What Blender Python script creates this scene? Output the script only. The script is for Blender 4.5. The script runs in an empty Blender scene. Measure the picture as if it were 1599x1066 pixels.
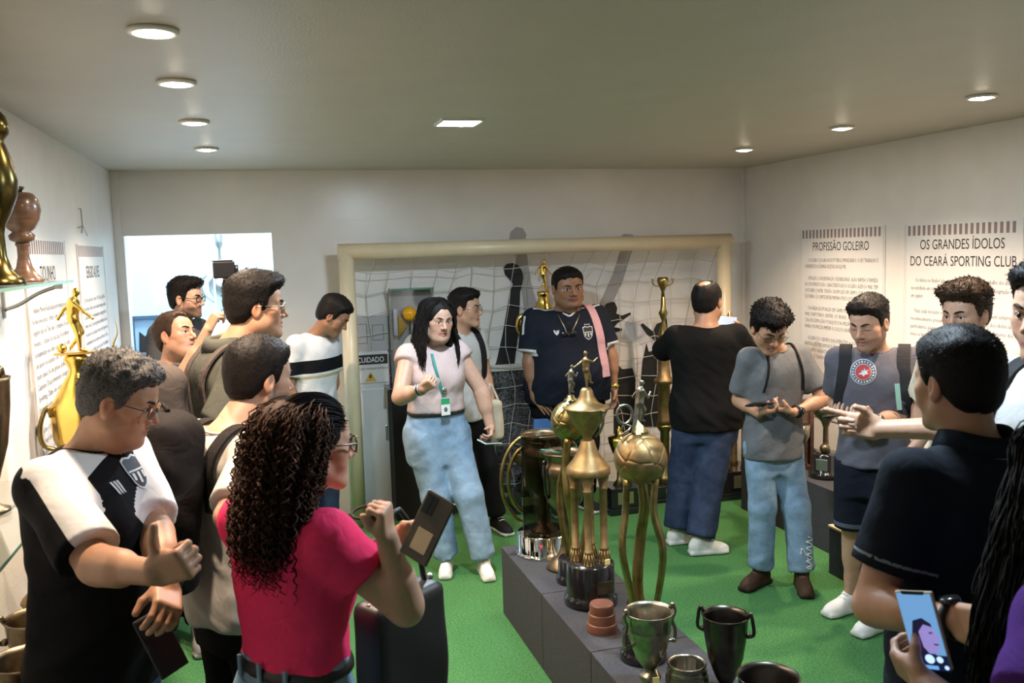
import bpy, bmesh, math, random
import numpy as np
from mathutils import Vector, Matrix
from mathutils.bvhtree import BVHTree

SC = bpy.context.scene
COL = SC.collection
PI = math.pi
rnd = random.Random(7)
RNG = np.random.default_rng(11)

# ------------------------------------------------------------------ camera
FPX, CAMZ = 1400.0, 1.90
_a = np.array([-400 / FPX, 131 / FPX, -1.0]); _b = np.array([600 / FPX, 161 / FPX, -1.0])
_Y = _a / np.linalg.norm(_a); _Z = np.cross(_b, _a); _Z /= np.linalg.norm(_Z)
_X = np.cross(_Y, _Z)
CR = np.array([_X, _Y, _Z]); CC = np.array([0, 0, CAMZ])
cam = bpy.data.cameras.new('camera'); cam.sensor_width = 36; cam.lens = FPX / 1599 * 36
cam.clip_start = 0.05; cam.clip_end = 60
cam.dof.use_dof = True; cam.dof.focus_distance = 4.6; cam.dof.aperture_fstop = 6.3
co = bpy.data.objects.new('camera', cam); COL.objects.link(co)
M4 = np.eye(4); M4[:3, :3] = CR; M4[:3, 3] = CC
co.matrix_world = Matrix(M4.tolist()); SC.camera = co

# ------------------------------------------------------------------ world, exposure
w = bpy.data.worlds.new('world'); SC.world = w; w.use_nodes = True
w.node_tree.nodes['Background'].inputs[0].default_value = (0.55, 0.7, 1, 1)
w.node_tree.nodes['Background'].inputs[1].default_value = 0.35
vs = SC.view_settings
vs.view_transform = 'Standard'; vs.look = 'None'; vs.exposure = 0.66; vs.gamma = 1; vs.use_curve_mapping = False
SC.cycles.max_bounces = 6; SC.cycles.diffuse_bounces = 4; SC.cycles.glossy_bounces = 3
SC.cycles.transmission_bounces = 4; SC.cycles.transparent_max_bounces = 8
SC.cycles.caustics_reflective = False; SC.cycles.caustics_refractive = False
SC.cycles.sample_clamp_indirect = 4.0

# ------------------------------------------------------------------ room numbers (metres) and lamps
XL, XR, YB, YF, ZC = -0.905, 3.84, 6.55, -1.5, 2.5
DOOR_X0, DOOR_X1, DOOR_Z = -0.845, 0.115, 2.07
WARM, COOL = (1.0, 0.75, 0.54), (0.72, 0.87, 1.0)
SPOTS = [(-0.225, y) for y in (5.22, 4.21, 3.29, 2.57)] + [(3.045, y) for y in (5.2, 4.2, 3.24)]
PANELS = [(0.94, 4.14), (1.52, 2.25)]
def lamp(name, kind, loc, energy, color, **kw):
    l = bpy.data.lights.new(name, kind); l.energy = energy; l.color = color
    for k, v in kw.items(): setattr(l, k, v)
    o = bpy.data.objects.new(name, l); COL.objects.link(o); o.location = loc
    return o
SPOT_W, PANEL_W = 88, 32
for i, (x, y) in enumerate(SPOTS):
    lamp('spot_lamp', 'SPOT', (x, y, ZC - 0.03), SPOT_W, WARM, spot_size=math.radians(124), spot_blend=0.75, shadow_soft_size=0.035)
for i, (x, y) in enumerate(PANELS):
    lamp('panel_lamp', 'AREA', (x, y, ZC - 0.025), PANEL_W, COOL, size=0.17)
# daylight flooding the room beyond the doorway
o = lamp('daylight_lamp', 'AREA', (-0.5, 7.25, 2.98), 190, (0.66, 0.84, 1.0), size=1.0, shape='SQUARE')
o.rotation_euler = (math.radians(32), 0, 0)

# ------------------------------------------------------------------ pixel <-> world (photograph frame 1599x1066)
def ray(px, py): return CR @ np.array([(px - 799.5) / FPX, (533 - py) / FPX, -1.0])
def Ws(px, py, s): return CC + ray(px, py) * FPX / s          # at a scale of s pixels per metre
def Wy(px, py, y): r = ray(px, py); return CC + r * y / r[1]
def Wz(px, py, z=0.0): r = ray(px, py); return CC + r * (z - CAMZ) / r[2]
def Wx(px, py, x): r = ray(px, py); return CC + r * x / r[0]
def proj(p):
    v = CR.T @ (np.asarray(p, float) - CC)
    return (799.5 + FPX * v[0] / -v[2], 533 - FPX * v[1] / -v[2], FPX / -v[2])
def nrm(v): v = np.asarray(v, float); return v / max(np.linalg.norm(v), 1e-9)

# ------------------------------------------------------------------ materials
MATS = {}
def nodes_of(m):
    m.use_nodes = True
    nt = m.node_tree
    return nt, nt.nodes, nt.links, nt.nodes['Principled BSDF']
def lin(c):
    return tuple((x / 12.92 if x <= .04045 else ((x + .055) / 1.055) ** 2.4) for x in c)
def hexc(r, g, b): return lin((r / 255, g / 255, b / 255))
def mat(name, col, rough=0.6, metal=0.0, bump=0.0, bscale=200.0, var=0.0, vscale=20.0, spec=0.5, emit=None, estr=0.0, trans=0.0, coat=0.0, stretch=None):
    if name in MATS: return MATS[name]
    m = bpy.data.materials.new(name); nt, N, L, P = nodes_of(m)
    P.inputs['Base Color'].default_value = (*col, 1); P.inputs['Roughness'].default_value = rough
    P.inputs['Metallic'].default_value = metal; P.inputs['Specular IOR Level'].default_value = spec
    P.inputs['Transmission Weight'].default_value = trans; P.inputs['Coat Weight'].default_value = coat
    if emit: P.inputs['Emission Color'].default_value = (*emit, 1); P.inputs['Emission Strength'].default_value = estr
    if bump or var:
        tc = N.new('ShaderNodeTexCoord'); src = tc.outputs['Object']
        if stretch:
            mp = N.new('ShaderNodeMapping'); mp.inputs['Scale'].default_value = stretch; L.new(src, mp.inputs['Vector']); src = mp.outputs['Vector']
    if var:
        n = N.new('ShaderNodeTexNoise'); n.inputs['Scale'].default_value = vscale; n.inputs['Detail'].default_value = 4
        L.new(src, n.inputs['Vector'])
        r = N.new('ShaderNodeValToRGB'); r.color_ramp.elements[0].position = .3; r.color_ramp.elements[1].position = .7
        r.color_ramp.elements[0].color = (*[c * (1 - var) for c in col], 1); r.color_ramp.elements[1].color = (*[min(1, c * (1 + var)) for c in col], 1)
        L.new(n.outputs['Fac'], r.inputs['Fac']); L.new(r.outputs['Color'], P.inputs['Base Color'])
    if bump:
        n = N.new('ShaderNodeTexNoise'); n.inputs['Scale'].default_value = bscale; n.inputs['Detail'].default_value = 3
        L.new(src, n.inputs['Vector'])
        b = N.new('ShaderNodeBump'); b.inputs['Strength'].default_value = bump; b.inputs['Distance'].default_value = 0.004
        L.new(n.outputs['Fac'], b.inputs['Height']); L.new(b.outputs['Normal'], P.inputs['Normal'])
    MATS[name] = m
    return m
def cloth(name, col, col2=None, col3=None, rough=0.9, fade=0.10, bump=0.5, fscale=14.0):
    """woven cloth; col2 / col3 where the mesh attributes m1 / m2 are above zero (sewn-in panels, bands, stripes)"""
    if name in MATS: return MATS[name]
    m = bpy.data.materials.new(name); nt, N, L, P = nodes_of(m)
    P.inputs['Roughness'].default_value = rough; P.inputs['Specular IOR Level'].default_value = .12
    tc = N.new('ShaderNodeTexCoord')
    n = N.new('ShaderNodeTexNoise'); n.inputs['Scale'].default_value = fscale; n.inputs['Detail'].default_value = 6; n.inputs['Roughness'].default_value = .65
    L.new(tc.outputs['Object'], n.inputs['Vector'])
    r = N.new('ShaderNodeValToRGB'); r.color_ramp.elements[0].position = .3; r.color_ramp.elements[1].position = .72
    r.color_ramp.elements[0].color = (*[c * (1 - fade) for c in col], 1); r.color_ramp.elements[1].color = (*[min(1, c * (1 + fade)) for c in col], 1)
    L.new(n.outputs['Fac'], r.inputs['Fac'])
    out = r.outputs['Color']
    for a, c in (('m1', col2), ('m2', col3)):
        if c is None: continue
        at = N.new('ShaderNodeAttribute'); at.attribute_name = a
        g = N.new('ShaderNodeMath'); g.operation = 'GREATER_THAN'; g.inputs[1].default_value = 0.0
        L.new(at.outputs['Fac'], g.inputs[0])
        x = N.new('ShaderNodeMix'); x.data_type = 'RGBA'
        L.new(g.outputs[0], x.inputs[0]); L.new(out, x.inputs[6]); x.inputs[7].default_value = (*c, 1)
        out = x.outputs[2]
    L.new(out, P.inputs['Base Color'])
    n2 = N.new('ShaderNodeTexNoise'); n2.inputs['Scale'].default_value = 600; L.new(tc.outputs['Object'], n2.inputs['Vector'])
    n3 = N.new('ShaderNodeTexNoise'); n3.inputs['Scale'].default_value = 13; n3.inputs['Detail'].default_value = 2
    n3.inputs['Distortion'].default_value = 1.2
    L.new(tc.outputs['Object'], n3.inputs['Vector'])
    b = N.new('ShaderNodeBump'); b.inputs['Strength'].default_value = .35; b.inputs['Distance'].default_value = .002; L.new(n2.outputs['Fac'], b.inputs['Height'])
    b2 = N.new('ShaderNodeBump'); b2.inputs['Strength'].default_value = bump * .7; b2.inputs['Distance'].default_value = .012; L.new(n3.outputs['Fac'], b2.inputs['Height'])
    L.new(b.outputs['Normal'], b2.inputs['Normal']); L.new(b2.outputs['Normal'], P.inputs['Normal'])
    MATS[name] = m
    return m
def skin_mat():
    if 'skin' in MATS: return MATS['skin']
    m = bpy.data.materials.new('skin'); nt, N, L, P = nodes_of(m)
    at = N.new('ShaderNodeAttribute'); at.attribute_name = 'tint'
    tc = N.new('ShaderNodeTexCoord'); n = N.new('ShaderNodeTexNoise'); n.inputs['Scale'].default_value = 45; n.inputs['Detail'].default_value = 5
    L.new(tc.outputs['Object'], n.inputs['Vector'])
    mr = N.new('ShaderNodeMapRange'); mr.inputs['To Min'].default_value = .86; mr.inputs['To Max'].default_value = 1.12
    L.new(n.outputs['Fac'], mr.inputs['Value'])
    vm = N.new('ShaderNodeVectorMath'); vm.operation = 'SCALE'; L.new(at.outputs['Color'], vm.inputs[0]); L.new(mr.outputs['Result'], vm.inputs['Scale'])
    L.new(vm.outputs['Vector'], P.inputs['Base Color'])
    P.inputs['Roughness'].default_value = .48; P.inputs['Specular IOR Level'].default_value = .42
    P.inputs['Subsurface Weight'].default_value = .06; P.inputs['Subsurface Radius'].default_value = (.012, .005, .003); P.inputs['Subsurface Scale'].default_value = .5
    n2 = N.new('ShaderNodeTexNoise'); n2.inputs['Scale'].default_value = 500; L.new(tc.outputs['Object'], n2.inputs['Vector'])
    b = N.new('ShaderNodeBump'); b.inputs['Strength'].default_value = .12; b.inputs['Distance'].default_value = .002
    L.new(n2.outputs['Fac'], b.inputs['Height']); L.new(b.outputs['Normal'], P.inputs['Normal'])
    MATS['skin'] = m
    return m

# ------------------------------------------------------------------ objects
def thing(name, label, cat, loc=(0, 0, 0), rz=0, group=None):
    o = bpy.data.objects.new(name, None); COL.objects.link(o); o.empty_display_size = .05
    o.location = [float(v) for v in loc]; o.rotation_euler = (0, 0, rz); o['label'] = label; o['category'] = cat
    if group: o['group'] = group
    return o
def tag(o, label, cat, group=None):
    o['label'] = label; o['category'] = cat
    if group: o['group'] = group
    return o
def link(name, me, m=None, parent=None, label=None, kind=None, smooth=None):
    o = bpy.data.objects.new(name, me); COL.objects.link(o)
    if m is not None and not me.materials: me.materials.append(m)
    if parent is not None: o.parent = parent
    if label: o['label'] = label
    if kind: o['kind'] = kind
    return o
def rawmesh(name, V, quads=None, tris=None, smooth=True):
    me = bpy.data.meshes.new(name)
    V = np.asarray(V, np.float32); me.vertices.add(len(V)); me.vertices.foreach_set('co', V.ravel())
    parts = []
    nq = 0 if quads is None else len(quads); nt_ = 0 if tris is None else len(tris)
    idx = []
    if nq: idx.append(np.asarray(quads, np.int32).ravel())
    if nt_: idx.append(np.asarray(tris, np.int32).ravel())
    idx = np.concatenate(idx) if idx else np.zeros(0, np.int32)
    me.loops.add(len(idx)); me.loops.foreach_set('vertex_index', idx)
    me.polygons.add(nq + nt_)
    st = np.concatenate([np.arange(nq) * 4, nq * 4 + np.arange(nt_) * 3]).astype(np.int32)
    me.polygons.foreach_set('loop_start', st)
    me.polygons.foreach_set('use_smooth', np.full(nq + nt_, smooth, bool))
    me.update(calc_edges=True); me.validate()
    return me
class MB:
    """collects simple solids and links them as ONE mesh"""
    def __init__(s): s.bm = bmesh.new()
    def box(s, lo, hi, bevel=0.0, M=None):
        lo = np.minimum(lo, hi) if True else lo; hi_ = np.maximum(hi, lo)
        c = [(a + b) / 2 for a, b in zip(lo, hi_)]; d = [max(b - a, 1e-4) for a, b in zip(lo, hi_)]
        T = Matrix.Translation(c) @ Matrix.Diagonal((*d, 1))
        r = bmesh.ops.create_cube(s.bm, size=1, matrix=T)
        vs_ = r['verts']
        if bevel > 0:
            es = list({e for v in vs_ for e in v.link_edges})
            b = bmesh.ops.bevel(s.bm, geom=es, offset=min(bevel, min(d) * .45), segments=2, affect='EDGES', profile=.5)
            vs_ = list({v for f in b['faces'] for v in f.verts} | {v for v in vs_ if v.is_valid})
        if M is not None: bmesh.ops.transform(s.bm, matrix=M, verts=vs_)
        return s
    def tube(s, pts, r, n=8, cap=True, closed=False, flat=1.0, up=None):
        pts = [np.asarray(p, float) for p in pts]; m = len(pts)
        rr = r if hasattr(r, '__len__') else [r] * m
        rings = []; prev = None
        for i in range(m):
            if closed: t = nrm(pts[(i + 1) % m] - pts[i - 1])
            else: t = nrm(pts[min(i + 1, m - 1)] - pts[max(i - 1, 0)])
            if prev is None:
                u = np.array([0, 0, 1.0]) if up is None else np.asarray(up, float)
                if abs(t @ u) > .95: u = np.array([1.0, 0, 0])
            else: u = prev
            a = nrm(u - t * (u @ t)); b = np.cross(t, a); prev = a
            rings.append([s.bm.verts.new(pts[i] + rr[i] * (math.cos(2 * PI * k / n) * a * flat + math.sin(2 * PI * k / n) * b)) for k in range(n)])
        for i in range(m if closed else m - 1):
            A, B = rings[i], rings[(i + 1) % m]
            for k in range(n):
                f = s.bm.faces.new((A[k], A[(k + 1) % n], B[(k + 1) % n], B[k])); f.smooth = True
        if cap and not closed:
            s.bm.faces.new(rings[0][::-1]); s.bm.faces.new(rings[-1])
        return s
    def lathe(s, prof, n=40, c=(0, 0, 0), M=None, ripple=None):
        rings = []; new = []
        for r, z in prof:
            ring = []
            for k in range(n):
                a = 2 * PI * k / n
                q = r if ripple is None else r * (1 + ripple(a, z))
                v = s.bm.verts.new((c[0] + q * math.cos(a), c[1] + q * math.sin(a), c[2] + z)); ring.append(v); new.append(v)
            rings.append(ring)
        for A, B in zip(rings, rings[1:]):
            for k in range(n):
                f = s.bm.faces.new((A[k], A[(k + 1) % n], B[(k + 1) % n], B[k])); f.smooth = True
        if prof[0][0] > 1e-4: s.bm.faces.new(rings[0][::-1])
        if prof[-1][0] > 1e-4: s.bm.faces.new(rings[-1])
        if M is not None: bmesh.ops.transform(s.bm, matrix=M, verts=new)
        return s
    def prism(s, poly, z0, z1, M=None):
        """2-D outline (x, y) extruded from z0 to z1"""
        A = [s.bm.verts.new((p[0], p[1], z0)) for p in poly]; B = [s.bm.verts.new((p[0], p[1], z1)) for p in poly]
        n = len(poly)
        s.bm.faces.new(A[::-1]); s.bm.faces.new(B)
        for k in range(n): s.bm.faces.new((A[k], A[(k + 1) % n], B[(k + 1) % n], B[k]))
        if M is not None: bmesh.ops.transform(s.bm, matrix=M, verts=A + B)
        return s
    def ball(s, c, r, seg=20, sc=(1, 1, 1), M=None):
        T = Matrix.Translation(c) @ Matrix.Diagonal((r * sc[0], r * sc[1], r * sc[2], 1))
        rr = bmesh.ops.create_uvsphere(s.bm, u_segments=seg, v_segments=max(6, seg // 2), radius=1, matrix=T)
        for v in rr['verts']:
            for f in v.link_faces: f.smooth = True
        if M is not None: bmesh.ops.transform(s.bm, matrix=M, verts=rr['verts'])
        return s
    def build(s, name, m, parent=None, label=None, kind=None, fix=True):
        me = bpy.data.meshes.new(name)
        if fix: bmesh.ops.recalc_face_normals(s.bm, faces=s.bm.faces[:])
        s.bm.to_mesh(me); s.bm.free()
        return link(name, me, m, parent, label, kind)
def copy_tree(o, parent=None):
    c = o.copy(); COL.objects.link(c)
    if parent is not None: c.parent = parent
    for ch in list(o.children): copy_tree(ch, c)
    return c
def text_mesh(body, size=1.0, align='CENTER', spacing=1.0, line=1.0, extrude=0.0, res=3):
    cu = bpy.data.curves.new('lettering', 'FONT'); cu.body = body; cu.size = size; cu.align_x = align
    cu.space_line = line; cu.space_character = spacing; cu.extrude = extrude; cu.resolution_u = res
    o = bpy.data.objects.new('lettering', cu); COL.objects.link(o)
    dg = bpy.context.evaluated_depsgraph_get()
    me = bpy.data.meshes.new_from_object(o.evaluated_get(dg)); me.name = 'lettering'
    bpy.data.objects.remove(o); bpy.data.curves.remove(cu)
    return me
def frame(o, x, y, z):
    M = np.eye(4); M[:3, 0] = x; M[:3, 1] = y; M[:3, 2] = z; M[:3, 3] = o
    return Matrix(M.tolist())
# ------------------------------------------------------------------ implicit surfaces -> meshes (bodies, clothes, hair, figurines)
def smin(a, b, k):
    h = np.maximum(k - np.abs(a - b), 0) / k
    return np.minimum(a, b) - h * h * k * .25
def smax(a, b, k): return -smin(-a, -b, k)
def mat4(o, x=(1, 0, 0), y=(0, 1, 0), z=(0, 0, 1)):
    M = np.eye(4); M[:3, 0] = x; M[:3, 1] = y; M[:3, 2] = z; M[:3, 3] = o
    return M
def inv4(M):
    R = M[:3, :3].T; I = np.eye(4); I[:3, :3] = R; I[:3, 3] = -R @ M[:3, 3]
    return I
I4 = np.eye(4)
class Field:
    def __init__(s, big=.04, pad=0.0): s.p = []; s.big = big; s.pad = pad
    def rc(s, a, b, ra, rb=None, k=.01, op='u', M=None, cut=False):
        """tapered capsule; cut=True ends it flat at b"""
        a = np.asarray(a, float); b = np.asarray(b, float); rb = ra if rb is None else rb
        if M is not None: a = M[:3, :3] @ a + M[:3, 3]; b = M[:3, :3] @ b + M[:3, 3]
        r = max(ra, rb)
        s.p.append(dict(t='rc', a=a, b=b, ra=ra, rb=rb, k=k, op=op, cut=cut, lo=np.minimum(a, b) - r, hi=np.maximum(a, b) + r, M=I4))
        return s
    def sp(s, c, r, k=.01, op='u', M=None):
        c = np.asarray(c, float)
        return s.rc(c, c + np.array([0, 0, 1e-4]), r, r, k, op, M)
    def ell(s, c, r, k=.01, op='u', M=I4):
        c = np.asarray(c, float); r = np.asarray(r, float)
        s.p.append(dict(t='el', c=c, r=r, k=k, op=op, lo=c - r, hi=c + r, M=M)); return s
    def box(s, c, h, rr=.004, k=.01, op='u', M=I4):
        c = np.asarray(c, float); h = np.asarray(h, float)
        s.p.append(dict(t='bx', c=c, h=h, rr=rr, k=k, op=op, lo=c - h, hi=c + h, M=M)); return s
    def fn(s, f, lo, hi, k=.01, op='u', M=I4):
        s.p.append(dict(t='fn', f=f, k=k, op=op, lo=np.asarray(lo, float), hi=np.asarray(hi, float), M=M)); return s
    def eval(s, G, ax, h, only=None):
        n = [len(a) for a in ax]; D = np.full(n, s.big, np.float32)
        Gi = inv4(G)
        for p in s.p:
            rel = Gi @ p['M']                                   # prim frame -> grid
            c8 = np.array([[x, y, z] for x in (p['lo'][0], p['hi'][0]) for y in (p['lo'][1], p['hi'][1]) for z in (p['lo'][2], p['hi'][2])])
            c8 = c8 @ rel[:3, :3].T + rel[:3, 3]
            m = p['k'] + 2.5 * h + s.pad
            lo, hi = c8.min(0) - m, c8.max(0) + m
            sl = []
            for i in range(3):
                i0 = int(np.searchsorted(ax[i], lo[i])); i1 = int(np.searchsorted(ax[i], hi[i], 'right'))
                sl.append((i0, i1))
            if any(b - a < 1 for a, b in sl): continue
            X = ax[0][sl[0][0]:sl[0][1]][:, None, None]; Y = ax[1][sl[1][0]:sl[1][1]][None, :, None]; Z = ax[2][sl[2][0]:sl[2][1]][None, None, :]
            if p['t'] == 'rc':
                a = Gi[:3, :3] @ p['a'] + Gi[:3, 3]; b = Gi[:3, :3] @ p['b'] + Gi[:3, 3]; ba = b - a; L2 = max(ba @ ba, 1e-12)
                t = ((X - a[0]) * ba[0] + (Y - a[1]) * ba[1] + (Z - a[2]) * ba[2]) / np.float32(L2)
                if p['cut']: pl = (t - 1) * np.float32(math.sqrt(L2))
                t = np.clip(t, 0, 1.3 if p['cut'] else 1)
                d = np.sqrt((X - a[0] - t * np.float32(ba[0])) ** 2 + (Y - a[1] - t * np.float32(ba[1])) ** 2 + (Z - a[2] - t * np.float32(ba[2])) ** 2) - (p['ra'] + (p['rb'] - p['ra']) * t)
                if p['cut']: d = smax(d, pl, .004)
            else:
                inv = inv4(rel)
                if np.abs(inv[:3, :3] - np.eye(3)).max() < 1e-5:
                    x, y, z = X + inv[0, 3], Y + inv[1, 3], Z + inv[2, 3]
                else:
                    x, y, z = (inv[i, 0] * X + inv[i, 1] * Y + inv[i, 2] * Z + inv[i, 3] for i in range(3))
                if p['t'] == 'el':
                    c, r = p['c'], p['r']
                    x, y, z = (x - c[0]) / r[0], (y - c[1]) / r[1], (z - c[2]) / r[2]
                    k0 = np.sqrt(x * x + y * y + z * z); k1 = np.sqrt((x / r[0]) ** 2 + (y / r[1]) ** 2 + (z / r[2]) ** 2)
                    d = k0 * (k0 - 1) / np.maximum(k1, 1e-6)
                elif p['t'] == 'bx':
                    c, hh, rr = p['c'], p['h'], p['rr']
                    qx, qy, qz = np.abs(x - c[0]) - hh[0] + rr, np.abs(y - c[1]) - hh[1] + rr, np.abs(z - c[2]) - hh[2] + rr
                    d = np.sqrt(np.maximum(qx, 0) ** 2 + np.maximum(qy, 0) ** 2 + np.maximum(qz, 0) ** 2) + np.minimum(np.maximum(qx, np.maximum(qy, qz)), 0) - rr
                else: d = p['f'](x, y, z)
            S = np.s_[sl[0][0]:sl[0][1], sl[1][0]:sl[1][1], sl[2][0]:sl[2][1]]
            d = np.broadcast_to(d, D[S].shape)
            if p['op'] == 'u': D[S] = smin(D[S], d, p['k'])
            elif p['op'] == 's': D[S] = smax(D[S], -d, p['k'])
            elif p['op'] == 'n': D[S] = D[S] + d               # displacement
        return D
    def mesh(s, G, lo, hi, h, post=None):
        ax = [np.arange(lo[i], hi[i] + h, h).astype(np.float32) for i in range(3)]
        D = s.eval(G, ax, h)
        if post is not None: D = post(D, ax[0][:, None, None], ax[1][None, :, None], ax[2][None, None, :])
        V, Q = nets(D)
        V = V * h + np.array([a[0] for a in ax], np.float32)
        return V @ G[:3, :3].T.astype(np.float32) + G[:3, 3].astype(np.float32), Q
_EDG = [((0, 0, 0), (1, 0, 0)), ((0, 1, 0), (1, 1, 0)), ((0, 0, 1), (1, 0, 1)), ((0, 1, 1), (1, 1, 1)),
        ((0, 0, 0), (0, 1, 0)), ((1, 0, 0), (1, 1, 0)), ((0, 0, 1), (0, 1, 1)), ((1, 0, 1), (1, 1, 1)),
        ((0, 0, 0), (0, 0, 1)), ((1, 0, 0), (1, 0, 1)), ((0, 1, 0), (0, 1, 1)), ((1, 1, 0), (1, 1, 1))]
def nets(D):
    S = D < 0
    c = np.zeros([n - 1 for n in D.shape], np.int8)
    for i in (0, 1):
        for j in (0, 1):
            for k in (0, 1):
                c += S[i:S.shape[0] - 1 + i, j:S.shape[1] - 1 + j, k:S.shape[2] - 1 + k]
    I, J, K = np.nonzero((c > 0) & (c < 8))
    idx = np.full(c.shape, -1, np.int32); idx[I, J, K] = np.arange(len(I))
    acc = np.zeros((len(I), 3), np.float32); cnt = np.zeros(len(I), np.float32)
    for o1, o2 in _EDG:
        d1 = D[I + o1[0], J + o1[1], K + o1[2]]; d2 = D[I + o2[0], J + o2[1], K + o2[2]]
        m = (d1 < 0) != (d2 < 0)
        t = np.where(m, d1 / np.where(m, d1 - d2, 1), 0)
        for q in range(3): acc[:, q] += np.where(m, o1[q] + t * (o2[q] - o1[q]), 0)
        cnt += m
    V = acc / np.maximum(cnt, 1)[:, None] + np.stack([I, J, K], 1)
    Q = []
    def faces(A, B, mk):
        ch = np.nonzero(A != B)
        flip = A[ch]
        q = mk(*ch)
        q = np.where(flip[:, None], q, q[:, ::-1]); Q.append(q)
    faces(S[:-1, 1:-1, 1:-1], S[1:, 1:-1, 1:-1], lambda i, j, k: np.stack([idx[i, j, k], idx[i, j + 1, k], idx[i, j + 1, k + 1], idx[i, j, k + 1]], 1))
    faces(S[1:-1, :-1, 1:-1], S[1:-1, 1:, 1:-1], lambda i, j, k: np.stack([idx[i, j, k], idx[i, j, k + 1], idx[i + 1, j, k + 1], idx[i + 1, j, k]], 1))
    faces(S[1:-1, 1:-1, :-1], S[1:-1, 1:-1, 1:], lambda i, j, k: np.stack([idx[i, j, k], idx[i + 1, j, k], idx[i + 1, j + 1, k], idx[i, j + 1, k]], 1))
    Q = np.concatenate(Q) if Q else np.zeros((0, 4), np.int32)
    return V.astype(np.float32), Q[(Q >= 0).all(1)]
def fattr(me, name, vals):
    a = me.attributes.new(name, 'FLOAT', 'POINT'); a.data.foreach_set('value', np.asarray(vals, np.float32).ravel())
def cattr(me, name, rgb):
    a = me.attributes.new(name, 'FLOAT_COLOR', 'POINT')
    c = np.ones((len(rgb), 4), np.float32); c[:, :3] = rgb; a.data.foreach_set('color', c.ravel())
def tubes_mesh(name, lines, rad, n=4):
    """many strands at once: lines (S, m, 3), rad scalar or (m,)"""
    L = np.asarray(lines, np.float64); S, m, _ = L.shape
    T = np.gradient(L, axis=1); T /= np.linalg.norm(T, axis=2, keepdims=True) + 1e-9
    up = np.array([.31, .17, .93]); A = np.cross(T, up); A /= np.linalg.norm(A, axis=2, keepdims=True) + 1e-9
    B = np.cross(T, A); r = np.broadcast_to(np.asarray(rad, float), (m,))[None, :, None]
    V = np.stack([L + r * (math.cos(2 * PI * k / n) * A + math.sin(2 * PI * k / n) * B) for k in range(n)], 2).reshape(-1, 3)
    s = np.arange(S)[:, None, None] * m * n; i = np.arange(m - 1)[None, :, None] * n; k = np.arange(n)[None, None, :]; k2 = (k + 1) % n
    q = np.stack([s + i + k, s + i + k2, s + i + n + k2, s + i + n + k], -1).reshape(-1, 4)
    return V, q
def wave(x, y, z, f, seed=0.0):
    """cheap smooth pseudo-noise in -1..1"""
    a = np.sin(f * (1.0 * x + .35 * z + .2 * y) + seed + 1.6 * np.sin(f * (.45 * z - .5 * y) + seed * 2.1))
    b = np.sin(f * (.9 * y - .45 * z + .3 * x) + seed * 1.7 + 1.6 * np.sin(f * (.5 * x + .4 * z) + seed))
    return .5 * (a + b)

# ---- head (local: x right, y forward, z up, origin between the ears at eye level)
def head_prims(F, M, hs, fat=0.0, nose=1.0, jaw=1.0, ear=1.0, eyes=1.0, neck_to=None, neck_r=.056, hi=True, brow=1.0, hw=1.0):
    X_ = np.array([hw, 1, 1]) * hs
    E = lambda c, r, k=.01, op='u': F.ell(np.array(c) * X_, np.array(r) * X_, k, op, M)
    C = lambda a, b, ra, rb, k=.01, op='u': F.rc(np.array(a) * X_, np.array(b) * X_, ra * hs, rb * hs, k, op, M)
    E((0, -.012, .025), (.074, .094, .09))
    E((0, .02, .035), (.066, .068, .06), .02)
    E((0, .024, -.035), (.059 + .008 * fat, .06, .075), .03)
    for s in (-1, 1):
        C((s * (.048 + .006 * fat) * jaw, .0, -.058), (s * .018 * jaw, .066, -.098), .021 + .006 * fat, .0175, .025)
        C((s * .043, .048, -.018), (s * .04, .05, -.04), .026 + .004 * fat, .024, .02)
        if fat: C((s * .047, .015, -.068), (s * .032, .042, -.085), .027 + .012 * fat, .026, .025)
    C((0, .07, -.1), (0, .072, -.1), .0175, .0175, .02)
    if fat: C((-.02, .03, -.105), (.02, .03, -.105), .03, .03, .03)
    E((0, .064, -.062), (.034, .02, .028), .02)
    for s in (-1, 1):
        C((s * .012, .0815, .019), (s * .046, .064, .02), .009 * brow, .009 * brow, .014)
        E((s * .031, .095, .001), (.019, .017, .0115), .012, 's')
    if neck_to is not None:
        F.rc((M @ np.array([0, -.018 * hs, -.06 * hs, 1]))[:3], neck_to, neck_r * hs, neck_r * hs * 1.08, .035)
    for s in (-1, 1):
        C((s * .031, .0675, .0), (s * .031, .0676, .0), .0158, .0158, .004)
        if eyes > .05:
            E((s * .0312, .085, -.0020), (.0150, .013, .0046 * eyes), .002, 's')
    C((0, .0815, .008), (0, .1005 + .004 * nose, -.031), .0075, .0105 * nose, .013)
    for s in (-1, 1):
        C((s * .0115 * nose, .0915, -.036), (s * .012 * nose, .092, -.036), .0080 * nose, .0080 * nose, .007)
        if hi: E((s * .0065, .098, -.0445), (.0035, .005, .003), .002, 's')
    for s in (-1, 1):
        C((0, .0868, -.0612), (s * .0255, .0752, -.0662), .0055, .0036, .006)
        C((0, .0855, -.0728), (s * .0225, .0752, -.0682), .0066, .0036, .006)
    if hi: E((0, .0945, -.0668), (.0245, .014, .0016), .002, 's')
    for s in (-1, 1):
        E((s * .0765, -.010, -.006), (.010 * ear, .019, .032), .006)
        E((s * .0865, -.003, -.002), (.007, .010, .020), .004, 's')
        E((s * .078, -.008, -.03), (.007, .010, .011), .006)
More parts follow.
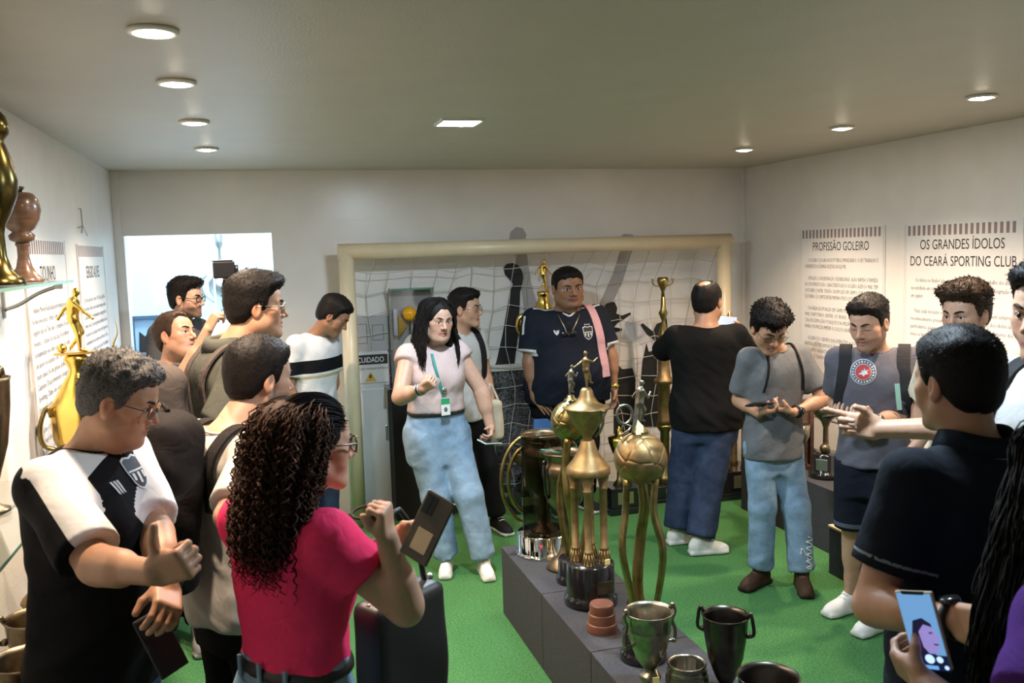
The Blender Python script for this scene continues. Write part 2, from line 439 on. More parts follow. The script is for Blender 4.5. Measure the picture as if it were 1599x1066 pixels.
# ---- hand; d: wrist->fingers, n: palm normal, t: thumb side
POSES = {  # finger curls (3 joints, degrees) per finger index..little, thumb (out, fwd, palm), thumb curl
    'relax': ([(14, 26, 18), (20, 30, 20), (26, 34, 22), (30, 36, 24)], (.55, .75, .35), 14),
    'flat': ([(4, 6, 4), (3, 6, 4), (4, 6, 4), (6, 8, 4)], (.85, .6, .1), 5),
    'fist': ([(75, 95, 50), (78, 98, 50), (80, 98, 50), (82, 98, 50)], (.3, .75, .75), 40),
    'hold': ([(38, 48, 28), (42, 50, 28), (44, 50, 30), (46, 50, 30)], (.55, .7, .75), 20),
    'point': ([(5, 8, 5), (55, 70, 35), (62, 75, 40), (68, 75, 40)], (.55, .75, .6), 25),
    'pointopen': ([(3, 6, 4), (22, 30, 20), (34, 40, 25), (42, 46, 28)], (.8, .55, .35), 12),
    'thumb': ([(82, 88, 45), (84, 90, 45), (86, 90, 45), (88, 90, 45)], (.95, .35, .1), 5),
    'grip': ([(55, 62, 35), (58, 64, 35), (60, 66, 38), (62, 66, 40)], (.5, .6, .85), 30),
}
def hand_prims(F, w, d, n, t, sc=1.0, pose='relax', nails=None):
    d = nrm(d); n = nrm(n - d * (n @ d)); t = nrm(t - d * (t @ d) - n * (t @ n))
    M = mat4(w, t, d, n)
    cur, th, tc = POSES[pose]
    F.box((0.001 * sc, .048 * sc, 0), (.036 * sc, .048 * sc, .0125 * sc), .012 * sc, .012, 'u', M)
    F.rc((.022 * sc, .022 * sc, .006 * sc), (.028 * sc, .05 * sc, .008 * sc), .015 * sc, .012 * sc, .012, 'u', M)
    tips = []
    for i, (x, L, r) in enumerate(((.027, .072, .0088), (.0085, .080, .0090), (-.0105, .075, .0086), (-.0285, .060, .0076))):
        p = w + t * x * sc + d * (.088 - (.006 if i == 3 else 0) - (.003 if i == 0 else 0)) * sc
        a = 0; spread = (i - 1.4) * -.05
        for j, fr in enumerate((.46, .30, .24)):
            a += math.radians(cur[i][j])
            dd = d * math.cos(a) + n * math.sin(a) + t * spread * math.cos(a)
            q = p + nrm(dd) * L * fr * sc
            F.rc(p, q, r * sc * (1 - .07 * j), r * sc * (.95 - .08 * j), .0035)
            p = q
        tips.append(p)
        if nails is not None:
            nails.append((p - (n * math.cos(a) - d * math.sin(a)) * r * .8 * sc, r * sc))
    o, f, pl = th
    p = w + t * .026 * sc + d * .024 * sc + n * .004 * sc
    a = nrm(t * o + d * f + n * pl); q = p + a * .042 * sc
    F.rc(p, q, .0135 * sc, .0105 * sc, .008)
    b = nrm(a + d * math.sin(math.radians(tc)) * .8 + n * .2 - t * math.sin(math.radians(tc)) * .9); r_ = q + b * .030 * sc
    F.rc(q, r_, .0105 * sc, .0088 * sc, .005); tips.append(r_)
    return M, tips
# ---- torso, hips: stacked elliptical sections
def loft_fn(zs, rx, ryf, ryb, cx, cy, n=2.3):
    zs, rx, ryf, ryb, cx, cy = (np.asarray(a, float) for a in (zs, rx, ryf, ryb, cx, cy))
    def itp(z, v):   # smooth (Catmull-like) interpolation
        zz = np.clip(z, zs[0], zs[-1])
        i = np.clip(np.searchsorted(zs, zz) - 1, 0, len(zs) - 2)
        t = (zz - zs[i]) / (zs[i + 1] - zs[i])
        m = np.gradient(v, zs); h = zs[i + 1] - zs[i]
        return (2 * t**3 - 3 * t**2 + 1) * v[i] + (t**3 - 2 * t**2 + t) * h * m[i] + (-2 * t**3 + 3 * t**2) * v[i + 1] + (t**3 - t**2) * h * m[i + 1]
    def f(x, y, z):
        z = np.asarray(z, float)
        RX, RF, RB = (np.maximum(itp(z, v), .02).astype(np.float32) for v in (rx, ryf, ryb))
        xx = np.abs(x - itp(z, cx).astype(np.float32)); yy = y - itp(z, cy).astype(np.float32)
        RY = np.where(yy > 0, RF, RB)
        q = ((xx / RX) ** n + (np.abs(yy) / RY) ** n) ** (1 / n)
        d = (q - 1) * np.minimum(RX, RY)
        return smax(smax(d, z - zs[-1], .02), zs[0] - z, .006)
    return f
# ---- small trophy footballer; unit height, local z up
def figurine(name, m, parent, M, height, pose='run', h=None):
    F = Field()
    J = {'run': dict(hip=(0, 0, .5), ch=(.03, 0, .74), hd=(.06, 0, .92), k1=(.12, .03, .34), a1=(.05, .03, .12), t1=(.13, .03, .1), k2=(-.03, -.03, .27), a2=(-.05, -.03, .03), t2=(.05, -.03, .02), e1=(-.1, .12, .62), w1=(.06, .16, .56), e2=(.14, -.12, .62), w2=(.22, -.06, .72)),
         'kick': dict(hip=(0, 0, .52), ch=(.02, 0, .76), hd=(.07, 0, .93), k1=(.1, .03, .31), a1=(-.02, .03, .13), t1=(-.07, .03, .06), k2=(.06, -.03, .27), a2=(.07, -.03, .04), t2=(.16, -.03, .025), e1=(-.13, .1, .66), w1=(-.22, .1, .52), e2=(.15, -.1, .64), w2=(.28, -.08, .52)),
         'open': dict(hip=(0, 0, .5), ch=(.0, 0, .74), hd=(.0, 0, .93), k1=(.1, .03, .34), a1=(.14, .05, .16), t1=(.2, .05, .14), k2=(-.0, -.03, .27), a2=(.0, -.03, .03), t2=(.09, -.03, .02), e1=(-.17, .06, .66), w1=(-.3, .06, .58), e2=(.18, -.06, .70), w2=(.30, -.06, .80))}[pose]
    g = {k: np.array(v) * height for k, v in J.items()}; H = height
    F.rc(g['hip'], g['ch'], .085 * H, .095 * H, .05 * H)
    F.rc(g['ch'] + np.array([0, .075 * H, .02 * H]), g['ch'] - np.array([0, .075 * H, -.02 * H]), .055 * H, .055 * H, .04 * H)
    F.rc(g['ch'], g['hd'], .035 * H, .032 * H, .02 * H); F.ell(g['hd'], np.array([.058, .048, .068]) * H, .015 * H)
    F.rc(g['hip'] + np.array([0, .03 * H, 0]), g['hip'] - np.array([0, .03 * H, 0]), .075 * H, .075 * H, .03 * H)
    for q in '12':
        F.rc(g['hip'], g['k' + q], .072 * H, .046 * H, .02 * H); F.rc(g['k' + q], g['a' + q], .045 * H, .026 * H, .012 * H); F.rc(g['a' + q], g['t' + q], .028 * H, .022 * H, .012 * H)
        sh = g['ch'] + np.array([0, (.1 if q == '1' else -.1) * H, .03 * H])
        F.rc(sh, g['e' + q], .036 * H, .028 * H, .015 * H); F.rc(g['e' + q], g['w' + q], .028 * H, .02 * H, .012 * H); F.sp(g['w' + q], .027 * H, .01 * H)
    V, Q = F.mesh(I4, (-.38 * H, -.25 * H, -.03 * H), (.38 * H, .25 * H, 1.05 * H), h or .022 * H)
    Mn = np.array(M)
    V = V @ Mn[:3, :3].T + Mn[:3, 3]
    return link(name, rawmesh(name, V, Q), m, parent)
# ------------------------------------------------------------------ the room
def structure(name, o): o['kind'] = 'structure'; return o
M_CARPET = mat('carpet_green', (.062, .180, .060), rough=.95, bump=1.0, bscale=300, var=.34, vscale=95, spec=.1)
M_WALL = mat('wall_paint', (.80, .77, .74), rough=.42, bump=.28, bscale=70, var=.03, vscale=6)
M_WALLB = mat('wall_paint_satin', (.80, .76, .725), rough=.26, bump=.16, bscale=28, var=.03, vscale=5)
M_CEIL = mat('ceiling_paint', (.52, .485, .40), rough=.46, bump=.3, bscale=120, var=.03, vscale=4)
M_WHITE = mat('white_paint', (.86, .87, .88), rough=.5)
M_TILE = mat('pale_floor_tile', (.7, .7, .7), rough=.3)
structure('floor', MB().box((XL - .1, YF - .1, -.06), (XR + .1, YB + .0, 0)).build('floor', M_CARPET))['kind'] = 'structure'
MB().box((-3.4, YB, -.06), (2.4, 10.6, 0)).build('floor', M_TILE, kind='structure')
MB().box((XL - .12, YF - .1, ZC), (XR + .12, YB + .12, ZC + .08)).build('ceiling', M_CEIL, kind='structure')
MB().box((XL - .12, YF - .1, 0), (XL, YB + .12, ZC)).build('wall_left', M_WALL, kind='structure')
MB().box((XR, YF - .1, 0), (XR + .12, YB + .12, ZC)).build('wall_right', M_WALL, kind='structure')
MB().box((XL, YF - .12, 0), (XR, YF, ZC)).build('wall_front', M_WALL, kind='structure')
(MB().box((XL, YB, 0), (DOOR_X0, YB + .12, ZC)).box((DOOR_X0, YB, DOOR_Z), (DOOR_X1, YB + .12, ZC)).box((DOOR_X1, YB, 0), (XR, YB + .12, ZC))
 ).build('wall_back', M_WALLB, kind='structure')
# annex beyond the doorway
MB().box((-3.4, 10.4, 0), (2.4, 10.5, 3.1)).build('wall_annex_back', M_WHITE, kind='structure')
MB().box((-3.5, YB + .12, 0), (-3.4, 10.5, 3.1)).build('wall_annex_left', M_WHITE, kind='structure')
MB().box((2.4, YB + .12, 0), (2.5, 10.5, 3.1)).build('wall_annex_right', M_WHITE, kind='structure')
MB().box((-3.5, YB + .12, 3.1), (2.5, 10.5, 3.2)).build('ceiling_annex', M_WHITE, kind='structure')
MB().box((-3.4, YB + .125, 2.5), (2.4, YB + .14, 3.1)).build('wall_annex_front', M_WHITE, kind='structure')
# thin cover strips in the room's corners, as on the partition panels
MB().box((XL, YB - .012, 0), (XL + .05, YB, ZC), .003).build('trim_1', M_WALL, kind='structure')
MB().box((XR - .035, YB - .012, 0), (XR, YB, ZC), .003).build('trim_2', M_WALL, kind='structure')
MB().box((DOOR_X0 - .04, YB - .014, 0), (DOOR_X0, YB, DOOR_Z + .0), .003).build('trim_3', M_WALL, kind='structure')

# ---- ceiling lights
M_RING = mat('white_enamel_ring', (.8, .78, .74), rough=.35)
M_BULB = mat('warm_bulb', (1, .9, .75), emit=(1.0, .86, .66), estr=60)
M_LED = mat('led_diffuser', (.9, .95, 1), emit=(.70, .86, 1.0), estr=42)
first = None
def downlight(x, y, label):
    t = thing('downlight', label, 'ceiling light', (x, y, ZC - .012), group='recessed downlights')
    MB().lathe([(.062, .012), (.066, .006), (.062, 0), (.05, -.001), (.046, .003), (.045, .012)], 36).build('ring', M_RING, t)
    MB().lathe([(.044, .004), (.038, -.002), (.020, -.006), (.0001, -.007)], 28).build('bulb', M_BULB, t)
    return t
ORD = ['farthest', 'second farthest', 'third farthest', 'nearest visible']
for i, (x, y) in enumerate(SPOTS):
    left = i < 4; j = i if left else i - 4
    if (left and j > 3) or (not left and j > 2): continue
    nm = (['farthest', 'second farthest', 'second nearest', 'nearest'][j] if left else ['farthest', 'middle', 'nearest'][j])
    downlight(x, y, '%s warm round downlight in the ceiling row along the %s wall' % (nm, 'left' if left else 'right'))
for i, (x, y) in enumerate(PANELS[:1]):
    t = thing('led_panel', 'square cool white LED panel glowing in the middle of the ceiling', 'ceiling light', (x, y, ZC - .012))
    MB().box((-.1, -.1, 0), (.1, -.088, .012)).box((-.1, .088, 0), (.1, .1, .012)).box((-.1, -.088, 0), (-.088, .088, .012)).box((.088, -.088, 0), (.1, .088, .012)).build('frame', M_RING, t)
    MB().box((-.088, -.088, .003), (.088, .088, .012)).build('diffuser', M_LED, t)

# ---- posters
M_PAPER = mat('poster_print', (.80, .79, .78), rough=.4)
M_INK = mat('black_ink', (.015, .014, .015), rough=.6)
M_INKB = mat('grey_ink', (.10, .10, .11), rough=.6)
M_STRIPE = mat('brown_ink', (.30, .22, .22), rough=.6)
M_FRAME = mat('poster_edge', (.62, .60, .58), rough=.35)
M_GHOST = mat('faint_pink_ink', (.68, .63, .62), rough=.6)
def wall_frame(x, y, z, side):
    if side == 'R': return frame((x, y, z), (0, -1, 0), (0, 0, 1), (-1, 0, 0))
    if side == 'L': return frame((x, y, z), (0, 1, 0), (0, 0, 1), (1, 0, 0))
    return frame((x, y, z), (1, 0, 0), (0, 0, 1), (0, -1, 0))
def join_meshes(name, items, m, parent):
    bm = bmesh.new()
    for me, T in items:
        n0 = len(bm.verts); bm.from_mesh(me); bm.verts.ensure_lookup_table()
        bmesh.ops.transform(bm, matrix=T, verts=bm.verts[n0:]); bpy.data.meshes.remove(me)
    out = bpy.data.meshes.new(name); bm.to_mesh(out); bm.free()
    return link(name, out, m, parent)
def poster(Mw, wd, ht, titles, tcap, paras, cap, lead, label, y0, width_frac=.86):
    t = thing('wall_poster', label, 'poster', group='white text panels on the walls'); t.matrix_world = Mw
    MB().box((0, -ht, 0), (wd, 0, .006), .001).build('board', M_PAPER, t)
    b = MB()
    for x in (.0, .014, wd - .018, wd - .004): b.box((x, -ht, .006), (x + .004, 0, .0072))
    b.build('edge_line', M_FRAME, t, kind='stuff')
    b = MB(); x = .03
    while x < wd - .05: b.box((x, -.068, .006), (x + .021, -.008, .0068)); x += .0415
    b.build('striped_header', M_STRIPE, t, kind='stuff')
    it = []
    for i, tx in enumerate(titles):
        me = text_mesh(tx[0], 1.0, res=4); xs = [v.co.x for v in me.vertices]; wd0 = max(xs) - min(xs); mid = (max(xs) + min(xs)) / 2
        sx = tx[1] * wd / wd0; sy = tcap / .73
        it.append((me, Matrix.Translation((wd / 2 - mid * sx, tx[2], .0068)) @ Matrix.Diagonal((sx, sy, 1, 1))))
    join_meshes('title', it, M_INK, t)['kind'] = 'stuff'
    it = []; y = y0; L = wd * width_frac; x0 = (wd - L) / 2
    for pa in paras:
        for j, ln in enumerate(pa):
            me = text_mesh(ln, 1.0, 'LEFT', res=1); xs = [v.co.x for v in me.vertices]; wd0 = max(xs) - min(xs)
            ind = .035 if j == 0 else 0
            nat = cap / .73 * wd0 * .62
            sx = (L - ind) / wd0 if (j < len(pa) - 1 or nat > L) else cap / .73 * .62
            it.append((me, Matrix.Translation((x0 + ind - min(xs) * sx, y, .0066)) @ Matrix.Diagonal((sx, cap / .73, 1, 1))))
            y -= lead
        y -= lead * .95
    join_meshes('lettering', it, M_INKB, t)['kind'] = 'stuff'
    # faint printed picture of raised arms behind the text, low on the panel
    g = MB()
    for (cx, cy, r, a) in ((.25, -.95, .16, .5), (.55, -1.05, .18, -.35), (.72, -.8, .12, .2)):
        ca, sa = math.cos(a), math.sin(a)
        g.prism([(cx + r * (u * ca - v * sa), cy + r * (u * sa + v * ca)) for u, v in ((-.3, -1), (.3, -1), (.25, .1), (.5, .7), (.2, 1), (-.25, .9), (-.35, .2))], .006, .0064)
    g.build('background_print', M_GHOST, t)
    return t
GOL = [["O GOLEIRO É JOGADOR DE FUTEBOL PRIVILEGIADO, O SEU TRABALHO É", "DIFERENTE DOS DEMAIS ATLETAS DA EQUIPE."],
       ["ATENÇÃO, CONCENTRAÇÃO, FLEXIBILIDADE,  AÇÃO RÁPIDA  E FIRMEZA", "NOS MOVIMENTOS SÃO  CARACTERÍSTICAS DO GOLEIRO, ALÉM DO MAIS, TEM", "QUE SABER CONTER  TENSÃO  DA EMOÇÃO EM CAMPO COM A FRIEZA  DO", "EQUILÍBRIO, É O LIMITE ENTRE PREPARO FÍSICO E PSICOLÓGICO."],
       ["SUA ÁREA DE ATUAÇÃO EM CAMPO É RESTRITA, MAIS UM ESPAÇO", "MAIS  DISPUTADO  ENTRE  OS  RIVAIS,  PROFISSÃO  DE  MUITO", "CALOR E EMOÇÃO PORQUE SUA MISSÃO É DEFENDER A SUA", "BARRA, POIS PRECISA IMPEDIR OS GOLS DO ADVERSÁRIO."],
       ["GOLEIRO É O CENTRO DAS ATENÇÕES, A CONSTANTE DISPUTA", "BATIDA ENTRE AMOR E ÓDIO DO TORCEDOR, ENFRENTA", "PRÓXIMO FANÁTICO O EDIFICAR DE ÍDOLOS, HOMENS", "GOLEIROS TRANSFORMAM-SE EM MITOS, PORQUE NO FUTEBOL", "GOL."],
       ["O CEARÁ SPORTING CLUBE, UM TIME FORTE, TEM TIDO", "AO LONGO DA SUA HISTÓRIA, ATRAVÉS DELA MUITOS GOLEIROS", "PARA HOMENAGEÁ-LOS, RELACIONAMOS AQUI ALGUNS."]]
IDO = [["Os ídolos no futebol são consagrados pela torcida e o trabalho dos atletas", "na entidade em campo. Aqui mostramos a todos a nossa consagração de", "um jogador."],
       ["Para cada torcedor existe um grande ídolo. Contudo, nem sempre o", "reconhecimento presente é o mesmo, pois as escolhas dos ídolos são", "particulares, passionais e cada um tem o seu, a existir em torno dos", "ídolos, no futebol nossa não é uma unanimidade."],
       ["Portanto, falar em alguns nomes é uma decisão perigosa, tanto pela", "grande e longa história do time quanto pelos seus (100) anos de", "atividades e realizar esta seleção de nomes, quanto pelo", "número deste centenário."],
       ["Mas no seu passado o Ceará teve grandes atletas que fizeram", "a alegria da torcida alvinegra em todos os estádios."]]
TIQ = [["Antônio Moreira Rocha nasceu em Fortaleza no ano", "de mil novecentos e trinta e um, na cidade e foi", "jogador nato do Time que o consagrou. Era um", "menino, o estádio era sua casa. Foi artilheiro", "pernambucano pelo clube local, voltou ao Ceará,", "em janeiro de Sessenta e um, e por lá jogou em", "muito anos, foi um grande artilheiro local", "Cearense! Desportivamente consagrado no", "Sporting Clube em outras temporadas.", "Estreando em 10 de julho."],
       ["Com o clube ele disputou torneios inesquecíveis", "de repetidas campanhas em todo o estado, foi", "Bicampeão e até hoje é lembrado como um dos", "goleadores mais queridos pela torcida alvinegra."],
       ["Foi capaz de jogar em todas as posições", "do ataque, sempre com a mesma raça."]]
poster(wall_frame(XR, 5.768, 1.985, 'R'), .925, 1.35, [("PROFISSÃO GOLEIRO", .66, -.155)], .062, GOL, .027, .0435, 'white goalkeeper text panel with brown striped header, the one nearer the goal', -.235)
poster(wall_frame(XR, 4.665, 1.98, 'R'), .905, 1.35, [("OS GRANDES ÍDOLOS", .70, -.150), ("DO CEARÁ SPORTING CLUB", .88, -.247)], .060, IDO, .026, .047, 'white text panel headed with the great idols of the club, beside the goalkeeper panel', -.345)
poster(wall_frame(XL, 4.02, 2.01, 'L'), .84, 1.45, [("TIQUINHO", .36, -.185)], .07, TIQ, .027, .046, 'white text panel behind the gold footballer trophy, half hidden by the glass shelf', -.315)
poster(wall_frame(XL, 5.17, 2.0, 'L'), .84, 1.45, [("SERGIO ALVES", .5, -.185)], .07, [p[::-1] for p in TIQ], .027, .046, 'white text panel washed in blue daylight beside the doorway corner', -.315)
# ---- little hook and nail left in the left wall
hk = MB().tube([(XL, 5.33, 2.19), (XL + .012, 5.33, 2.19), (XL + .014, 5.33, 2.10), (XL + .004, 5.35, 2.06)], .003, 6).tube([(XL + .003, 5.25, 2.085), (XL + .005, 5.4, 2.10), (XL + .004, 5.52, 2.05)], .0018, 5).build('wall_hook', mat('dull_wire', (.3, .28, .25), .5, .6))
tag(hk, 'small bent wire hook hanging on the rough wall above the left text panels', 'hook')
# ------------------------------------------------------------------ metals and woods
M_GOLD = mat('polished_gold', (.86, .60, .14), rough=.2, metal=1, bump=.05, bscale=90)
M_BRASS = mat('aged_brass', (.30, .235, .09), rough=.36, metal=1, var=.3, vscale=22, bump=.12, bscale=60)
M_BRASSD = mat('dull_gold', (.33, .225, .105), rough=.52, metal=1, var=.22, vscale=30, bump=.1, bscale=80)
M_BRONZE = mat('dark_bronze', (.20, .155, .10), rough=.38, metal=1, var=.4, vscale=18, bump=.15, bscale=70)
M_PEWTER = mat('tarnished_silver', (.30, .275, .215), rough=.34, metal=1, var=.35, vscale=24, bump=.18, bscale=70)
M_DARKCUP = mat('blackened_metal', (.085, .075, .065), rough=.33, metal=1, var=.4, vscale=15)
M_LACQ = mat('black_lacquer', (.012, .012, .013), rough=.16, coat=.4)
M_PLATE = mat('engraved_plate', (.55, .47, .30), rough=.35, metal=.9)
M_WOODR = mat('red_brown_wood', (.15, .058, .036), rough=.45, var=.35, vscale=14, stretch=(1, 1, 8))
M_WOODD = mat('turned_dark_wood', (.155, .085, .05), rough=.3, var=.35, vscale=16, stretch=(1, 1, 5), coat=.3)
M_PALEWOOD = mat('pale_wood', (.62, .47, .30), rough=.55, var=.15, vscale=10)
M_PLINTH = mat('charcoal_felt', (.055, .056, .062), rough=.92, var=.2, vscale=120, bump=.5, bscale=350, spec=.15)
M_MIRROR = mat('mirrored_steel', (.72, .74, .70), rough=.06, metal=1)
M_STEEL = mat('brushed_steel', (.5, .5, .5), rough=.35, metal=1)
M_TAG = mat('yellow_paper_tag', (.80, .66, .25), rough=.7)
M_YELL = mat('fluorescent_yellow', (.72, .78, .06), rough=.6)
def glass_mat(name, tint, alpha):
    if name in MATS: return MATS[name]
    m = bpy.data.materials.new(name); m.use_nodes = True; nt = m.node_tree; N, L = nt.nodes, nt.links
    N.remove(N['Principled BSDF']); out = N['Material Output']
    t = N.new('ShaderNodeBsdfTransparent'); t.inputs[0].default_value = (*tint, 1)
    g = N.new('ShaderNodeBsdfGlossy'); g.inputs['Roughness'].default_value = .03
    f = N.new('ShaderNodeLayerWeight'); pw = N.new('ShaderNodeMath'); pw.operation = 'POWER'; pw.inputs[1].default_value = 4; L.new(f.outputs['Facing'], pw.inputs[0])
    a = N.new('ShaderNodeMath'); a.operation = 'MULTIPLY_ADD'; a.inputs[1].default_value = .7; a.inputs[2].default_value = alpha + .04; L.new(pw.outputs[0], a.inputs[0])
    x = N.new('ShaderNodeMixShader'); L.new(a.outputs[0], x.inputs[0]); L.new(t.outputs[0], x.inputs[1]); L.new(g.outputs[0], x.inputs[2]); L.new(x.outputs[0], out.inputs[0])
    MATS[name] = m; return m
M_GLASS = glass_mat('clear_glass', (.93, .97, .95), .0)
M_SMOKE = glass_mat('smoked_glass', (.42, .40, .36), .02)
M_LENS = glass_mat('lens_glass', (.95, .96, .97), .0)
M_GLASSEDGE = mat('green_glass_edge', (.12, .25, .2), rough=.1)

# ------------------------------------------------------------------ plinths
PT = .36
def plinth(label, x0, x1, ys, z, name='display_plinth'):
    t = thing(name, label, 'plinth', ((x0 + x1) / 2, (ys[0] + ys[-1]) / 2, 0))
    for a, b in zip(ys, ys[1:]):
        MB().box((x0 - t.location.x, a + .002 - t.location.y, 0), (x1 - t.location.x, b - .002 - t.location.y, z), .004).build('plinth_box', M_PLINTH, t)
    return t
plinth('low charcoal plinth in the middle of the carpet crowded with trophies', 1.148, 1.56, [1.55, 2.45, 3.1, 3.72, 4.41], PT)
plinth('taller charcoal plinth running along the right wall', 3.26, 3.83, [2.3, 3.4, 4.5, 5.63], .40)
plinth('charcoal plinth along the left wall behind the man in the black and white shirt', -.895, -.60, [1.5, 2.6, 3.7, 4.8, 5.6], .50)
st = thing('plinth_step', 'small step block with a pale wooden top in front of the right plinth', 'step', (3.16, 4.02, 0))
MB().box((-.095, -.3, 0), (.095, .3, .27), .004).build('block', M_PLINTH, st)
MB().box((-.1, -.305, .271), (.1, .305, .285), .003).build('top_board', M_PALEWOOD, st)

# ------------------------------------------------------------------ trophy pieces
def soccer_ball(name, r, m, parent, c):
    bm = bmesh.new(); bmesh.ops.create_icosphere(bm, subdivisions=6 if r > .09 else 5, radius=1)
    V = np.array([v.co for v in bm.verts]); ph = (1 + 5 ** .5) / 2
    ico = np.array([(0, s1, s2 * ph) for s1 in (-1, 1) for s2 in (-1, 1)] + [(s1, s2 * ph, 0) for s1 in (-1, 1) for s2 in (-1, 1)] + [(s2 * ph, 0, s1) for s1 in (-1, 1) for s2 in (-1, 1)], float)
    ico /= np.linalg.norm(ico[0])
    dod = np.array([(a, b, c_) for a in (-1, 1) for b in (-1, 1) for c_ in (-1, 1)] + [(0, a / ph, b * ph) for a in (-1, 1) for b in (-1, 1)] + [(a / ph, b * ph, 0) for a in (-1, 1) for b in (-1, 1)] + [(a * ph, 0, b / ph) for a in (-1, 1) for b in (-1, 1)], float)
    dod /= np.linalg.norm(dod[0])
    Pn = np.concatenate([ico / 2.327, dod / 2.267])           # polar planes of the truncated icosahedron
    dd = np.sort(V @ Pn.T, 1); g = (dd[:, -1] - dd[:, -2])
    k = 1 - .035 * np.exp(-(g / .011) ** 2)
    R = Matrix.Rotation(.5, 3, 'X') @ Matrix.Rotation(.35, 3, 'Y')
    for v, kk in zip(bm.verts, k): v.co = R @ (v.co * (r * kk)) + Vector(c)
    for f in bm.faces: f.smooth = True
    me = bpy.data.meshes.new(name); bm.to_mesh(me); bm.free()
    return link(name, me, m, parent)
def spline(pts, n=28):
    pts = np.asarray(pts, float); d = np.r_[0, np.cumsum(np.linalg.norm(np.diff(pts, axis=0), axis=1))]; u = np.linspace(0, d[-1], n)
    out = np.zeros((n, 3))
    for q in range(3):
        m = np.gradient(pts[:, q], d); i = np.clip(np.searchsorted(d, u) - 1, 0, len(d) - 2); h = d[i + 1] - d[i]; t = (u - d[i]) / h
        out[:, q] = (2*t**3-3*t**2+1)*pts[i, q] + (t**3-2*t**2+t)*h*m[i] + (-2*t**3+3*t**2)*pts[i+1, q] + (t**3-t**2)*h*m[i+1]
    return out
def T(x=0, y=0, z=0, rz=0, s=1): return Matrix.Translation((x, y, z)) @ Matrix.Rotation(rz, 4, 'Z') @ Matrix.Scale(s, 4)
def ball_trophy(label, loc, rb, zball, wavy, figh, pose, rot, ribbon=None, group='football trophies on wavy legs'):
    t = thing('ball_trophy', label, 'trophy', loc, group=group)
    br = .088
    MB().lathe([(br, 0), (br, .025), (br * .93, .034), (br * .90, .04), (br * .88, .105), (br * .80, .115), (0.0001, .115)], 40).build('base', M_LACQ, t)
    zb = zball
    for q in range(3):
        a = rot + q * 2 * PI / 3; ca, sa = math.cos(a), math.sin(a)
        pts = [(r * ca + .015 * w_ * -sa, r * sa + .015 * w_ * ca, z) for r, z, w_ in
               ((.03, .11, 0), (.062, .11 + (zb - .11) * .25, 1), (.085, .11 + (zb - .11) * .5, 0), (.058, .11 + (zb - .11) * .72, -1), (rb * .62, zb - rb * .72, 0))]
        MB().tube(spline(pts, 26), [.021 - .005 * abs(i / 25 - .5) for i in range(26)], 8, flat=.55, up=(ca, sa, 0)).build('wavy_leg', M_BRASS, t)
    soccer_ball('ball', rb, M_BRASS if wavy else M_BRASSD, t, (0, 0, zb))
    MB().lathe([(.034, zb + rb - .008), (.03, zb + rb + .006), (.018, zb + rb + .012), (.016, zb + rb + .022), (.0001, zb + rb + .022)], 20).build('cap', M_BRASS, t)
    figurine('footballer_figure', M_PEWTER, t, T(0, 0, zb + rb + .02, math.radians(0)), figh, pose)
    if ribbon:
        MB().tube([(-.01, -.03, zb + rb + .012), (-.05, -.045, zb + rb - .012), (-.08, -.05, zb + rb * .62), (-.094, -.045, zb + rb * .3)], .007, 6, flat=.2).build('ribbon', mat('cream_ribbon', (.7, .66, .5), .7), t)
    return t
def place(px, py, z): p = Wz(px, py, z); return (p[0], p[1], z)
b1 = ball_trophy('brass football trophy behind the four column trophy, cream ribbon draped over its ball', (1.345, 3.82, PT), .096, .755, True, .145, 'run', 2.0, True)
b2 = ball_trophy('nearest brass football trophy, paper scrap stuck at the feet of its running figure', (1.318, 2.99, PT), .098, .765, False, .175, 'run', 3.3)
MB().prism([(-.018, 0), (.012, .0), (.016, .03), (-.002, .055), (-.012, .03)], 0, .0015, Matrix.Translation((-.012, -.03, .765 + .094)) @ Matrix.Rotation(math.radians(70), 4, 'X')).build('paper_scrap', mat('cream_paper', (.78, .70, .42), .7), b2)
# second running figure's ball net / wreath behind the figure
MB().tube([(-.055 + .03 * math.cos(a), .012, .765 + .165 + .035 * math.sin(a)) for a in np.linspace(0, 2 * PI, 18)[:-1]], .006, 6, closed=True).tube([(-.07, .01, .765 + .105), (-.055, .012, .765 + .13), (-.03, .01, .765 + .12), (-.045, .01, .765 + .1), (-.08, .012, .765 + .085)], .006, 6).build('scroll', M_PEWTER, b2)
# ---- four-column trophy
p = place(922, 951, PT)
t = thing('column_trophy', 'gold trophy of four columns on a black base, cup and footballer on top', 'trophy', (1.325, 3.56, PT))
MB().lathe([(.117, 0), (.117, .03), (.110, .04), (.106, .046), (.105, .052), (.105, .175), (.098, .186), (.0001, .186)], 44).build('base', M_LACQ, t)
MB().box((-.01, -.1085, .07), (.062, -.1035, .125), .001).build('plaque', M_BRONZE, t)
for q in range(4):
    a = PI / 4 + q * PI / 2 + .35; x, y = .062 * math.cos(a), .062 * math.sin(a)
    cm = MB().lathe([(.030, .186), (.027, .19), (.019, .235), (.021, .24), (.021, .248), (.0165, .252), (.0165, .50), (.02, .505), (.02, .513), (.0165, .517), (.027, .565), (.027, .575), (.0001, .575)], 20, (x, y, 0), ripple=None)
    for k in range(10):
        b = 2 * PI * k / 10; cm.tube([(x + .028 * math.cos(b), y + .028 * math.sin(b), .189), (x + .0185 * math.cos(b), y + .0185 * math.sin(b), .236)], .003, 4)
    cm.build('column', M_BRASSD, t)
MB().lathe([(.094, .572), (.096, .578), (.094, .60), (.088, .607), (.065, .635), (.04, .68), (.03, .715), (.026, .72), (.0001, .72)], 44).build('canopy', M_BRASSD, t)
